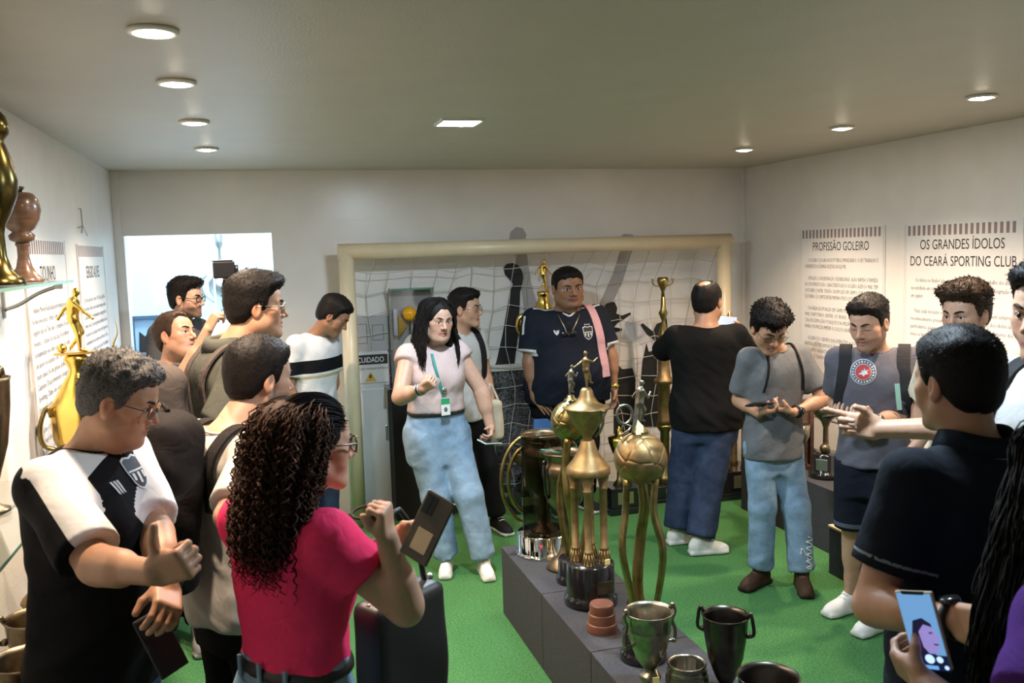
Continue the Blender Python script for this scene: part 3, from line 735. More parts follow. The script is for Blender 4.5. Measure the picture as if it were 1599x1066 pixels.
MB().lathe([(.018, .718), (.02, .735), (.045, .77), (.072, .81), (.088, .845), (.096, .857), (.096, .862), (.075, .868), (.05, .882), (.032, .91), (.026, .935), (.018, .945), (.0001, .945)], 44).build('cup', M_BRASSD, t)
MB().tube([(.035, -.085, .86), (.04, -.09, .84), (.038, -.088, .80), (.03, -.07, .765), (.022, -.04, .74)], .006, 8).ball((.04, -.09, .855), .010).build('handle', M_PEWTER, t)
figurine('footballer_figure', M_BRASSD, t, T(0, 0, .94), .165, 'open')
MB().box((.02, -.09, .187), (.045, -.083, .21), .001, M=Matrix.Rotation(.2, 4, 'Z')).build('paper_tag', M_TAG, t)
# ---- mirrored drum with cup, ring handles and smoked plaque
t = thing('drum_trophy', 'bronze cup with big ring handles and smoked glass plaque on a mirrored drum', 'trophy', (1.335, 4.25, PT))
MB().lathe([(.148, 0), (.148, .012), (.140, .016), (.138, .02), (.138, .108), (.132, .114), (.0001, .114)], 56).build('mirrored_drum', M_MIRROR, t)
MB().lathe([(.07, .114), (.068, .125), (.034, .15), (.028, .20), (.034, .24), (.05, .27), (.082, .33), (.098, .42), (.102, .50), (.10, .51), (.108, .52), (.108, .545), (.10, .555), (.098, .60), (.108, .615), (.104, .62), (.094, .60), (.088, .52), (.0001, .50)], 44).build('cup', M_BRONZE, t)
for s in (-1, 1):
    a0 = .3
    hm = MB()
    for rr, off in ((.20, 0.0), (.155, .0)):
        hm.tube([(s * (.06 + rr * .78 * math.sin(u)), .0, .385 + rr * 1.15 * math.cos(u)) for u in np.linspace(.25, PI - .35, 22)], .0105, 8)
    hm.build('ring_handle', M_BRASS, t)
MB().box((-.135, -.098, .114), (.105, -.09, .625), .002).build('glass_plaque', M_SMOKE, t)
# ---- bronze urn on a foot
t = thing('bronze_urn', 'squat bronze urn with upright handles on a slim stem, beside the mirrored drum', 'trophy', (1.365, 4.0, PT))
MB().lathe([(.098, 0), (.098, .012), (.085, .022), (.08, .034), (.055, .05), (.034, .075), (.022, .12), (.02, .19), (.026, .235), (.034, .25), (.028, .262), (.05, .29), (.085, .33), (.098, .39), (.098, .44), (.102, .452), (.104, .462), (.104, .50), (.10, .51), (.09, .525), (.094, .55), (.102, .565), (.104, .572), (.098, .575), (.088, .555), (.084, .53), (.084, .42), (.0001, .36)], 48, ripple=lambda a, z: .012 * math.sin(14 * a) if .46 < z < .505 else 0).build('body', M_BRONZE, t)
for s in (-1, 1):
    MB().tube([(s * .09, -.03, .36), (s * .104, -.032, .38), (s * .109, -.034, .44), (s * .109, -.034, .52), (s * .100, -.032, .535)], .0075, 8).ball((s * .108, -.034, .535), .012).build('handle', M_DARKCUP, t)
# ---- red-brown wooden base without a trophy
t = MB().lathe([(.062, 0), (.062, .001), (.062, .034), (.061, .036), (.055, .036), (.055, .037), (.055, .072), (.054, .074), (.049, .074), (.049, .075), (.049, .108), (.046, .114), (.045, .114), (.0001, .114)], 36).build('wooden_stand', M_WOODR)
t.location = (1.262, 3.27, PT); tag(t, 'stepped red-brown turned wooden base standing empty beside the column trophy', 'trophy base')
# ---- chased cup with two handles and yellow tag
def band(n, amp, z0, z1): return lambda a, z: (amp * (math.sin(n * a) * .6 + math.sin(2.3 * n * a + 40 * z) * .5)) if z0 < z < z1 else 0
t = thing('silver_cup', 'tarnished silver cup with chased band, scroll handles and yellow tag', 'trophy', (1.222, 2.72, PT))
MB().lathe([(.066, 0), (.066, .008), (.058, .016), (.040, .026), (.022, .036), (.020, .046), (.034, .056), (.038, .068), (.034, .08), (.020, .086), (.018, .096), (.028, .108), (.046, .135), (.062, .18), (.071, .225), (.073, .235), (.075, .238), (.0735, .244), (.074, .255), (.076, .27), (.0765, .282), (.079, .29), (.084, .298), (.086, .304), (.082, .304), (.074, .292), (.068, .24), (.055, .17), (.0001, .13)], 72, ripple=band(17, .02, .244, .283)).build('bowl', M_PEWTER, t)
for s in (-1, 1):
    MB().tube(spline([(s * .066, 0, .185), (s * .09, -.004, .19), (s * .094, -.006, .225), (s * .084, -.004, .262), (s * .094, -.006, .29), (s * .087, -.004, .312), (s * .076, 0, .302)], 22), .0062, 8).ball((s * .09, -.004, .186), .009).ball((s * .086, -.004, .314), .009).build('handle', M_PEWTER, t)
MB().box((-.018, -.083, .01), (.006, -.0815, .105), .0005, M=Matrix.Rotation(-.1, 4, 'Z')).tube([(-.006, -.082, .104), (.0, -.05, .115), (.004, -.02, .09)], .0012, 5).build('paper_tag', M_TAG, t)
# ---- small chased bowl
t = MB().lathe([(.055, 0), (.058, .004), (.056, .012), (.064, .022), (.070, .035), (.072, .06), (.070, .082), (.066, .088), (.068, .094), (.068, .101), (.064, .106), (.062, .112), (.066, .122), (.067, .128), (.061, .129), (.056, .118), (.056, .05), (.0001, .035)], 96, ripple=band(15, .035, .034, .083)).build('chased_bowl', M_PEWTER)
t.location = (1.332, 2.66, PT); tag(t, 'small round tarnished silver bowl with chased floral band', 'trophy')
# ---- dark cups
def dark_cup(name, label, loc, r, h, handles=True, rz=0.4, m=None, group=None):
    t = thing(name, label, 'trophy', loc, rz, group)
    k = r / .075
    MB().lathe([(.05 * k, 0), (.05 * k, .008), (.03 * k, .016), (.014 * k, .03), (.012 * k, .05), (.02 * k, .06), (.035 * k, h * .30), (.056 * k, h * .5), (.069 * k, h * .78), (.073 * k, h * .97), (.077 * k, h), (.073 * k, h), (.068 * k, h * .94), (.062 * k, h * .75), (.045 * k, h * .5), (.0001, h * .33)], 44).build('bowl', m or M_DARKCUP, t)
    if handles:
        for s in (-1, 1):
            MB().tube(spline([(s * .07 * k, 0, h * .78), (s * .088 * k, 0, h * .80), (s * .09 * k, 0, h * .93), (s * .08 * k, 0, h * 1.05), (s * .072 * k, 0, h * .99)], 16), .006 * k, 8).ball((s * .074 * k, 0, h * .80), .009 * k).build('handle', m or M_DARKCUP, t)
    return t
dark_cup('goblet_cup', 'blackened metal goblet cup with two small ear handles, beside the chased bowl', (1.445, 2.60, PT), .077, .305, rz=-.75)
dark_cup('goblet_cup', 'wide black bowl cup at the near end of the plinth', (1.41, 2.28, PT), .092, .245, False)
# leaf-shaped metal blade behind the near ball trophy
t = thing('leaf_trophy', 'slim curved metal leaf trophy standing behind the nearest football trophy', 'trophy', (1.40, 3.25, PT))
MB().lathe([(.03, 0), (.03, .012), (.012, .02), (.0001, .02)], 20).build('base', M_DARKCUP, t)
MB().tube(spline([(0, 0, .015), (-.02, 0, .07), (-.012, 0, .14), (.022, 0, .20), (.03, 0, .26)], 18), [.006 + .012 * math.sin(PI * i / 17) for i in range(18)], 8, flat=.25, up=(0, 1, 0)).build('leaf', M_PEWTER, t)

# ------------------------------------------------------------------ left wall: glass shelves and what stands on them
def glass_shelf(label, x1, y0, y1, z):
    t = thing('glass_shelf', label, 'shelf', (XL, (y0 + y1) / 2, z), group='glass shelves on the left wall')
    L = (y1 - y0) / 2
    MB().box((0.001, -L, -.010), (x1 - XL, L, 0), .001).build('pane', M_GLASS, t)
    MB().box((x1 - XL, -L, -.010), (x1 - XL + .002, L, 0)).build('polished_edge', M_GLASSEDGE, t)
    for y in (-L + .12, L - .10):
        MB().tube(spline([(.006, y, -.10), (.05, y, -.085), (.12, y, -.045), (x1 - XL - .03, y, -.018)], 14), .007, 8).box((0.001, y - .012, -.13), (.008, y + .012, -.011), .002).box((x1 - XL - .045, y - .012, -.03), (x1 - XL - .02, y + .012, -.0105), .002).build('bracket', M_STEEL, t)
    return t
glass_shelf('upper glass shelf on the left wall carrying the turned wooden goblet', -.68, 2.3, 3.78, 1.836)
glass_shelf('lower glass shelf on the left wall under the wooden goblet shelf', -.64, 2.3, 3.35, 1.17)
t = thing('wooden_goblet', 'turned dark wooden goblet with round cup on the upper glass shelf', 'trophy', (-.795, 3.56, 1.837))
MB().lathe([(.058, 0), (.060, .006), (.054, .014), (.04, .03), (.026, .055), (.019, .09), (.019, .125), (.024, .132), (.024, .138), (.017, .142)], 36).build('stem', M_WOODD, t)
MB().lathe([(.017, .138), (.040, .15), (.043, .166), (.030, .178), (.045, .19), (.062, .22), (.068, .255), (.062, .29), (.047, .312), (.036, .316), (.03, .31), (.0001, .27)], 40).build('cup', M_WOODD, t)
MB().tube([(.005, .0, .316), (.01, 0, .335), (.02, .0, .33)], .007, 6).build('stub', M_WOODD, t)
t = thing('brass_vase_trophy', 'tall olive brass vase trophy on the upper glass shelf cut by the frame edge', 'trophy', (-.79, 3.2, 1.837))
MB().lathe([(.075, 0), (.077, .01), (.06, .03), (.04, .05), (.028, .09), (.026, .16), (.032, .19), (.05, .225), (.072, .28), (.076, .33), (.066, .39), (.05, .44), (.046, .455), (.062, .475), (.065, .50), (.056, .53), (.03, .56), (.024, .585), (.0001, .59)], 40).build('body', mat('olive_brass', (.13, .098, .03), rough=.24, metal=1, var=.3, vscale=14), t)
t = dark_cup('handled_cup', 'dark bronze two handled cup on the lower glass shelf', (-.80, 2.93, 1.172), .082, .40, True, 1.1, M_BRONZE)
t = MB().box((-.05, -.03, 0), (.05, .03, .018), .002).build('wood_block', M_PALEWOOD); t.location = (-.70, 3.22, 1.172); t.rotation_euler = (0, 0, .5); tag(t, 'small pale wooden block at the end of the lower glass shelf', 'block')
dark_cup('floor_cup', 'dark bronze cup with narrow handles on the left plinth, farthest of three', (-.71, 2.98, .5), .095, .32, True, .2, M_BRONZE)
dark_cup('floor_cup', 'middle of the three dark bronze cups on the left plinth, wide rim', (-.69, 2.74, .5), .10, .29, False, 0, M_BRONZE)
dark_cup('floor_cup', 'nearest dark bronze cup on the left plinth, at the frame corner', (-.70, 2.52, .5), .10, .26, False, 0, M_BRONZE)
t = MB().lathe([(.08, 0), (.08, .01), (.06, .02), (.03, .06), (.022, .20), (.03, .24), (.1, .25), (.095, .262), (.06, .30), (.025, .335), (.012, .35), (.010, .40), (.005, .50), (.0001, .52)], 36).build('lidded_trophy', M_BRASSD); t.location = (-.74, 3.32, .5)
tag(t, 'domed dull gold lidded trophy with a tall spike finial on the left plinth', 'trophy')
# gold footballer trophies by the left wall
t = thing('gold_footballer_trophy', 'shining gold footballer with a ball on a tall gold trophy by the left wall', 'trophy', (-.735, 4.02, .56))
MB().lathe([(.12, -.06), (.12, .07), (.11, .08), (.0001, .08)], 36).build('base', M_LACQ, t)
MB().lathe([(.07, .08), (.06, .12), (.028, .2), (.022, .36), (.03, .44), (.05, .5), (.075, .54), (.105, .62), (.11, .70), (.108, .76), (.085, .80), (.06, .85), (.035, .885), (.03, .905), (.042, .935), (.05, .95), (.036, .965), (.0001, .97)], 44, ripple=lambda a, z: .03 * math.sin(8 * a) if .5 < z < .8 else 0).build('cup', M_GOLD, t)
for s in (-1, 1):
    MB().tube(spline([(s * .08, -.04, .58), (s * .13, -.05, .60), (s * .14, -.05, .70), (s * .11, -.05, .76), (s * .10, -.045, .72)], 18), .009, 8).build('handle', M_BRASS, t)
MB().box((-.075, -.04, .968), (.10, .04, .977), .002).build('stand', M_GOLD, t)
figurine('footballer_figure', M_GOLD, t, T(-.0, 0, .975, .1), .265, 'kick', .0035)
soccer_ball('ball', .019, M_GOLD, t, (-.045, -.025, .996))
t = thing('gold_spire_trophy', 'small gold spire of a trophy beside the doorway on the left plinth', 'trophy', (-.77, 5.45, .5))
MB().lathe([(.08, 0), (.08, .05), (.03, .08), (.02, .5), (.04, .60), (.06, .7), (.03, .8), (.015, .86), (.0001, .87)], 28).build('stem', M_GOLD, t)
MB().tube(spline([(-.01, 0, .86), (-.03, 0, .93), (-.005, 0, 1.0), (-.012, 0, 1.08)], 14), [.016 - .001 * i for i in range(14)], 8, flat=.5).build('flame', M_GOLD, t)

# ------------------------------------------------------------------ goal with net in front of the back wall
YG = 6.24
gx0, gx1 = Wy(527, 381, YG)[0], Wy(1140, 368, YG)[0]; gz = 1.975
M_POST = mat('cream_goal_paint', (.72, .61, .42), rough=.35, var=.06, vscale=5)
g = thing('football_goal', 'cream painted football goal with white net against the back wall', 'goal', ((gx0 + gx1) / 2, YG, 0))
gw = (gx1 - gx0) / 2; pr = .054
MB().lathe([(pr, 0), (pr, gz - pr)], 24, (-gw + pr, 0, 0)).build('post', M_POST, g)
MB().lathe([(pr, 0), (pr, gz - pr)], 24, (gw - pr, 0, 0)).build('post', M_POST, g)
MB().tube([(-gw, 0, gz - pr), (gw, 0, gz - pr)], pr, 24, up=(0, 0, 1)).build('crossbar', M_POST, g)
M_NET = mat('net_cord', (.60, .57, .53), rough=.8)
nb = MB(); cell = .15; nx = int(2 * gw / cell); dz = YB - YG - .03
def netp(i, j):
    x = -gw + pr + .03 + i * (2 * gw - .17) / nx; z = gz - .05 - j * cell
    s = .02 * math.sin(i * 1.7 + j * .9) + .018 * math.sin(i * .6 - j * 1.3)
    z += .016 * math.sin(i * 2.1 + 1.1 * j) - .012 * (i % 2)
    y = (dz * min(1, .0 + j * .55)) if j < 2 else dz
    return (x + s, y - .02 * abs(math.sin(i + j)) - .003, max(z, .02))
NJ = int(gz / cell)
for i in range(nx + 1): nb.tube([netp(i, j) for j in range(NJ + 1)], .0028, 4, cap=False)
for j in range(1, NJ + 1): nb.tube([netp(i, j) for i in range(nx + 1)], .0028, 4, cap=False)
for s in (-1, 1):
    for j in range(2, NJ, 2): nb.tube([(s * (gw - pr), .03, gz - .06 - j * cell + .02), (s * (gw - .10), dz * .5, gz - .1 - j * cell), (s * (gw - .12), dz, gz - .05 - j * cell)], .0028, 4, cap=False)
nb.build('net', M_NET, g, kind='stuff', fix=False)

# ------------------------------------------------------------------ printed silhouettes, stadium photograph, cabinet on the back wall
M_BLK = mat('matt_black_vinyl', (.010, .010, .010), rough=.6)
M_GRYV = mat('grey_vinyl', (.40, .375, .36), rough=.5)
def decal(name, polys, m, label, th=.004, off=0.0, parent=None):
    b = MB()
    for poly in polys:
        pts = [Wy(x, y, YB - off) for x, y in poly]
        b.prism([(q[0], q[2]) for q in pts], 0, th, frame((0, YB - off, 0), (1, 0, 0), (0, 0, 1), (0, -1, 0)))
    o = b.build(name, m, parent)
    return tag(o, label, 'wall silhouette') if label else o
decal('grey_arm_silhouette', [[(795, 375), (797, 362), (806, 354), (816, 356), (822, 366), (819, 378), (823, 400), (829, 440), (840, 480), (852, 530), (858, 590), (815, 590), (822, 520), (815, 460), (806, 420), (803, 395)]], M_GRYV, 'grey printed raised arm rising behind the crossbar above the black arm', .003)
decal('grey_arm_silhouette', [[(963, 374), (974, 365), (988, 366), (992, 378), (984, 400), (972, 440), (955, 475), (945, 510), (920, 510), (940, 465), (958, 425), (968, 392)]], M_GRYV, 'grey printed raised arm leaning right behind the man in the club shirt', .003)
decal('pale_figure_silhouette', [[(1010, 620), (1003, 540), (985, 525), (975, 505), (985, 492), (1000, 500), (1012, 530), (1022, 500), (1026, 530), (1020, 620)], ], M_GHOST, 'pale grey printed figure low between the club shirt and the tall trophy', .003)
decal('black_arm_silhouette', [[(786, 418), (791, 412), (800, 410.5), (809, 414), (815, 423), (817, 433), (815, 444), (812, 455), (811, 480), (809, 520), (804, 560), (801, 589), (764, 589), (775, 565), (785, 520), (792, 480), (797, 453), (801, 443), (795, 436), (788, 428)]], M_BLK, 'black raised arm silhouette between the two standing couples', .006, .004)
def c7(pts): return [(780 + x / 3.135, 340 + y / 3.135) for x, y in pts]
decal('black_glove_silhouette', [c7([(515, 430), (535, 408), (562, 412), (575, 440), (570, 468), (600, 478), (638, 463), (643, 470), (602, 500), (575, 515), (560, 535), (598, 541), (598, 552), (560, 560), (530, 520), (515, 480)])], M_BLK, 'black hand silhouette beside the pink strap', .006, .004)
decal('black_glove_silhouette', [c7([(690, 525), (700, 515), (750, 556), (768, 520), (795, 508), (795, 440), (808, 435), (818, 500), (830, 640), (830, 1020), (675, 1020), (685, 880), (700, 700), (718, 615), (730, 655), (755, 648), (768, 605), (722, 570)])], M_BLK, 'black body silhouette with spread hand behind the tall trophy', .006, .004)
decal('black_body_silhouette', [c7([(560, 700), (600, 740), (650, 735), (665, 790), (665, 870), (640, 1100), (560, 1100)])], M_BLK, 'black shape low on the wall behind the watch arm', .006, .004)
# stadium photograph
M_CROWD = bpy.data.materials.new('stadium_print'); nt, N, L, P = nodes_of(M_CROWD); P.inputs['Roughness'].default_value = .35
tc = N.new('ShaderNodeTexCoord'); v = N.new('ShaderNodeTexVoronoi'); v.inputs['Scale'].default_value = 95; L.new(tc.outputs['Object'], v.inputs['Vector'])
n_ = N.new('ShaderNodeTexNoise'); n_.inputs['Scale'].default_value = 5; L.new(tc.outputs['Object'], n_.inputs['Vector'])
mx = N.new('ShaderNodeMath'); mx.operation = 'MULTIPLY'; L.new(v.outputs['Color'], mx.inputs[0]); L.new(n_.outputs['Fac'], mx.inputs[1])
r_ = N.new('ShaderNodeValToRGB'); r_.color_ramp.elements[0].position = .12; r_.color_ramp.elements[0].color = (.02, .02, .022, 1); r_.color_ramp.elements[1].position = .6; r_.color_ramp.elements[1].color = (.26, .25, .24, 1)
L.new(mx.outputs[0], r_.inputs['Fac']); L.new(r_.outputs['Color'], P.inputs['Base Color'])
x0, x1 = Wy(640, 600, YB)[0], Wy(925, 600, YB)[0]
t = thing('stadium_photo_panel', 'dark printed photograph of a full stadium along the foot of the back wall', 'photo panel', ((x0 + x1) / 2, YB, 0))
w2 = (x1 - x0) / 2
MB().box((-w2, -.012, .04), (w2, 0, .985), .002).build('print', M_CROWD, t)
MB().box((-w2, -.03, .985), (w2, 0, 1.035), .004).build('ledge', mat('cream_ledge', (.68, .63, .56), .5), t)
b = MB()
for k in range(5): b.box((-w2, -.014, .12 + k * .012 + k * .13), (w2, -.0121, .126 + k * .012 + k * .13))
b.build('stand_rails', mat('pale_print_lines', (.22, .22, .21), .5), t)
MB().box((-w2, -.0145, .04), (w2, -.0122, .10)).build('pitch_strip', mat('dark_green_print', (.02, .07, .03), .5), t)
# electric cabinet with warning sign
YC = YB - .10
x0, x1 = Wy(551, 650, YC)[0], Wy(611, 650, YC)[0]
t = thing('electric_cabinet', 'white electric cabinet behind the left goal post with a danger sign', 'cabinet', ((x0 + x1) / 2, YB, 0)); hw = (x1 - x0) / 2
M_CAB = mat('cabinet_enamel', (.56, .57, .58), rough=.4, var=.06, vscale=4)
zt = Wy(580, 549, YC)[2]
MB().box((-hw, -.09, 0), (hw, 0, zt), .004).build('body', M_CAB, t)
d_ = MB().box((-hw + .012, -.098, .03), (hw - .02, -.0905, zt - .27), .003).build('door', M_CAB, t)
MB().box((hw - .045, -.108, .55), (hw - .03, -.0985, .66), .003).build('latch', M_STEEL, d_)
zs = [Wy(580, y, YC - .01)[2] for y in (553, 569, 573, 598)]; sx0, sx1 = -hw + .02, hw - .004
s_ = MB().box((sx0, -.096, zs[3]), (sx1, -.0905, zs[0]), .001).build('warning_sign', mat('sign_white', (.62, .60, .60), .5), t)
MB().box((sx0 + .004, -.0975, zs[1]), (sx1 - .004, -.0962, zs[0] - .004)).build('black_band', M_INK, s_)
def flat_text(body, cap, width, cx, cz, y, m, parent, name='lettering'):
    me = text_mesh(body, 1.0, res=3); xs = [v.co.x for v in me.vertices]; w0 = max(xs) - min(xs); mid = (max(xs) + min(xs)) / 2
    sx = width / w0; sy = cap / .73
    me.transform(frame((cx, y, cz), (1, 0, 0), (0, 0, 1), (0, -1, 0)) @ Matrix.Translation((-mid * sx, -cap / 2, 0)) @ Matrix.Diagonal((sx, sy, 1, 1)))
    return link(name, me, m, parent)
M_LETW = mat('sign_lettering_white', (.85, .84, .82), .5)
flat_text('CUIDADO', .040, .19, (sx0 + sx1) / 2, (zs[0] + zs[1]) / 2 - .002, -.0985, M_LETW, s_)
flat_text('RISCO DE CHOQUE ELÉTRICO', .016, .25, (sx0 + sx1) / 2, zs[2] - .012, -.0975, M_INK, s_)
cx_, cz_ = (sx0 + sx1) / 2 - .005, (zs[2] + zs[3]) / 2 - .016
MB().prism([(-.042, -.032), (.042, -.032), (0, .042)], 0, .0012, frame((cx_, -.0962, cz_), (1, 0, 0), (0, 0, 1), (0, -1, 0))).build('warning_triangle', mat('sign_amber', (.60, .36, .05), .5), s_)
MB().prism([(-.008, .018), (.010, .018), (.002, .004), (.012, .004), (-.006, -.022), (-.001, -.004), (-.012, -.004)], 0, .001, frame((cx_, -.0976, cz_), (1, 0, 0), (0, 0, 1), (0, -1, 0))).build('bolt_symbol', M_INK, s_)
# grey framed print above the cabinet
x0, x1 = Wy(551, 540, YB)[0], Wy(607, 540, YB)[0]; z0_, z1_ = Wy(580, 548, YB)[2], Wy(580, 493, YB)[2]
t = thing('grey_wall_box', 'flat grey panel box with drawn diagram above the danger sign', 'panel', ((x0 + x1) / 2, YB, z0_)); hw = (x1 - x0) / 2; hh = z1_ - z0_
MB().box((-hw, -.03, .004), (hw, 0, hh), .003).build('panel', mat('panel_grey', (.40, .39, .385), .4), t)
b = MB()
for (a, c_, e, f_) in ((-.10, .06, -.03, .2), (.01, .08, .09, .19), (-.11, .03, -.105, .22)):
    for q in ((a, c_, e, c_ + .004), (a, f_, e, f_ + .004), (a, c_, a + .004, f_), (e, c_, e + .004, f_)): b.box((q[0], -.0315, q[1]), (max(q[2], q[0] + .004), -.0301, q[3]))
b.build('line_drawing', M_INKB, t)
# black display table with glass case, half-round board and yellow ball
YT = 6.38
x0, x1 = Wy(606, 640, YT)[0], Wy(700, 640, YT)[0]
t = thing('display_table', 'tall black cloth covered table behind the woman in jeans', 'table', ((x0 + x1) / 2, YT, 0)); hw = (x1 - x0) / 2; zt = Wy(620, 601, YT)[2]
MB().box((-hw + .01, -.14, 0), (hw - .01, .14, zt - .02), .004).build('cloth_skirt', mat('black_cloth', (.006, .006, .007), .95), t)
MB().box((-hw - .01, -.15, zt - .02), (hw + .01, .15, zt), .004).build('tabletop', M_LACQ, t)
z1_ = Wy(640, 452, YT)[2]
t2 = thing('glass_case', 'upright glass case with dark green top edge on the black table', 'display case', ((x0 + x1) / 2 - .0, YT, zt)); h_ = z1_ - zt; cw = Wy(675, 452, YT)[0] - (x0 + x1) / 2
lw = Wy(608, 452, YT)[0] - (x0 + x1) / 2
MB().box((lw, .06, .002), (cw, .066, h_), .001).build('back_pane', mat('mirror_back', (.56, .56, .55), .12, .6), t2)
MB().box((lw, -.06, .002), (lw + .005, .06, h_), .001).build('side_pane', M_GLASS, t2)
MB().box((cw - .005, -.06, .002), (cw, .06, h_), .001).build('side_pane', M_GLASS, t2)
MB().box((lw, -.065, h_), (cw, .068, h_ + .012), .001).build('top_pane', M_GLASSEDGE, t2)
MB().box((lw + .02, .0, h_ * .52), (lw + .05, .03, h_ * .80), .003).build('steel_bracket', M_STEEL, t2)
MB().prism([(lw + .055, h_ * .5), (lw + .12, h_ * .62), (lw + .055, h_ * .74)], 0, .01, frame((0, .02, 0), (1, 0, 0), (0, 0, 1), (0, -1, 0))).build('gold_reflection', M_GOLD, t2)  # golden reflection in the mirrored piece, put in as a gold prism
yb = Wy(640, 490, YT)
t3 = thing('ball_finial_trophy', 'yellow ball on a thin rod above a pale half-round board', 'trophy', (yb[0], YT + .01, zt))
soccer_ball('ball', .053, mat('yellow_ball', (.82, .38, .01), rough=.3), t3, (0, 0, yb[2] - zt))
MB().tube([(0, 0, .004), (0, 0, yb[2] - zt - .05)], .004, 8).build('rod', M_INK, t3)
MB().prism([(-.10, .004), (.14, .004)] + [(.14 - .24 * (1 - math.cos(a)) / 2, .004 + .36 * math.sin(a) ** .8) for a in np.linspace(.1, PI - .02, 18)], 0, .012, frame((0, -.0, 0), (1, 0, 0), (0, 0, 1), (0, -1, 0))).build('half_round_board', mat('pale_board', (.60, .57, .53), .6), t3)

# ------------------------------------------------------------------ tall trophies along the back wall
def tall_trophy(label, px, y, parts, top=None, base=(.14, .10), group='tall trophies along the back wall', name='tall_trophy', m=None):
    x = Wy(px, 600, y)[0]
    t = thing(name, label, 'trophy', (x, y, 0), group=group)
    b_ = base
    MB().box((-b_[0], -b_[0], 0), (b_[0], b_[0], b_[1] * .25), .004).box((-b_[0] * .9, -b_[0] * .9, b_[1] * .25), (b_[0] * .9, b_[0] * .9, b_[1]), .004).build('base', M_LACQ, t)
    MB().box((-.06, -b_[0] * .9 - .004, b_[1] * .4), (.06, -b_[0] * .9 - .0005, b_[1] * .85), .001).build('plaque', M_PLATE, t)
    for nm, prof, mm in parts: MB().lathe(prof, 28).build(nm, mm, t)
    return t
ta = tall_trophy('slim tiered brass trophy with winged cup on top, left of the man photographing', 1037, 6.1, [
    ('lower_column', [(.07, .12), (.06, .16), (.035, .2), (.035, .5), (.06, .54), (.06, .56)], M_BRASS),
    ('bell', [(.06, .56), (.05, .6), (.045, .86), (.075, .88), (.075, .9), (.05, .92), (.035, 1.08), (.05, 1.1), (.05, 1.13)], M_BRASSD),
    ('spindle', [(.05, 1.13), (.02, 1.16), (.045, 1.2), (.04, 1.24), (.012, 1.34), (.02, 1.36), (.035, 1.4), (.02, 1.43), (.015, 1.52), (.0001, 1.53)], M_BRASS),
    ('top_cup', [(.013, 1.51), (.012, 1.56), (.03, 1.60), (.045, 1.64), (.038, 1.665), (.0001, 1.65)], M_BRASS)], base=(.15, .12))
for s in (-1, 1):
    MB().tube(spline([(s * .03, 0, 1.60), (s * .07, 0, 1.61), (s * .085, 0, 1.655), (s * .06, 0, 1.64)], 12), [.014 - .0008 * i for i in range(12)], 6, flat=.4).build('wing', M_BRASS, ta)
tb = tall_trophy('big gold pillared trophy on a black base with cream plaque in the right corner', 1140, 6.0, [
    ('middle_plate', [(.001, .70), (.115, .70), (.115, .725), (.001, .725)], M_BRASSD), ('upper_cone', [(.08, .725), (.06, .78), (.055, 1.1), (.085, 1.15), (.06, 1.2), (.03, 1.35), (.0001, 1.4)], M_GOLD)], base=(.175, .21))
for sx, sy in ((-1, -1), (1, -1), (-1, 1), (1, 1)):
    MB().lathe([(.032, .21), (.024, .24), (.022, .66), (.03, .70)], 16, (sx * .075, sy * .075, 0)).build('pillar', M_BRASSD, tb)
MB().tube([(.13, .02, .205), (.13, .02, 1.05)], .012, 10).build('black_rod', M_LACQ, tb)
MB().prism([(-.03, .0), (.035, .0), (.045, .18), (-.02, .2)], 0, .002, frame((.10, -.09, .92), (1, 0, 0), (0, 0, 1), (0, -1, 0))).build('yellow_pennant', M_YELL, tb)
tc_ = tall_trophy('gold footballer on a domed gold trophy rising behind the club shirt', 852, 6.39, [
    ('column', [(.08, .15), (.05, .25), (.04, .8), (.07, .95), (.11, 1.1), (.12, 1.22), (.115, 1.33), (.095, 1.40), (.06, 1.48), (.035, 1.54), (.045, 1.56), (.047, 1.585), (.0001, 1.59)], M_GOLD)], base=(.125, .15))
figurine('footballer_figure', M_GOLD, tc_, T(0, 0, 1.59, .3), .235, 'kick', .0045)
for s in (-1, 1):
    MB().tube([(s * (.16 + .045 * math.cos(a)), -.0, 1.34 + .075 * math.sin(a)) for a in np.linspace(0, 2 * PI, 16)[:-1]], .018, 8, closed=True).ball((s * .16, 0, 1.34), .03).build('scroll_handle', M_GOLD, tc_)
td = tall_trophy('small gold cup trophy on stacked black base beyond the nearest football trophy', 965, 5.9, [
    ('stem', [(.05, .19), (.02, .23), (.018, .38), (.03, .4)], M_BRASS), ('cup', [(.03, .4), (.05, .43), (.075, .5), (.08, .54), (.03, .55), (.02, .6), (.0001, .62)], M_GOLD)], base=(.12, .19), name='cup_trophy')
te = tall_trophy('squat black based trophy with brass cup left of the column trophy', 815, 6.2, [
    ('stem', [(.06, .14), (.03, .18), (.02, .3)], M_BRASS), ('cup', [(.02, .3), (.06, .34), (.09, .42), (.085, .43), (.0001, .36)], M_BRASSD)], base=(.13, .14), name='cup_trophy')
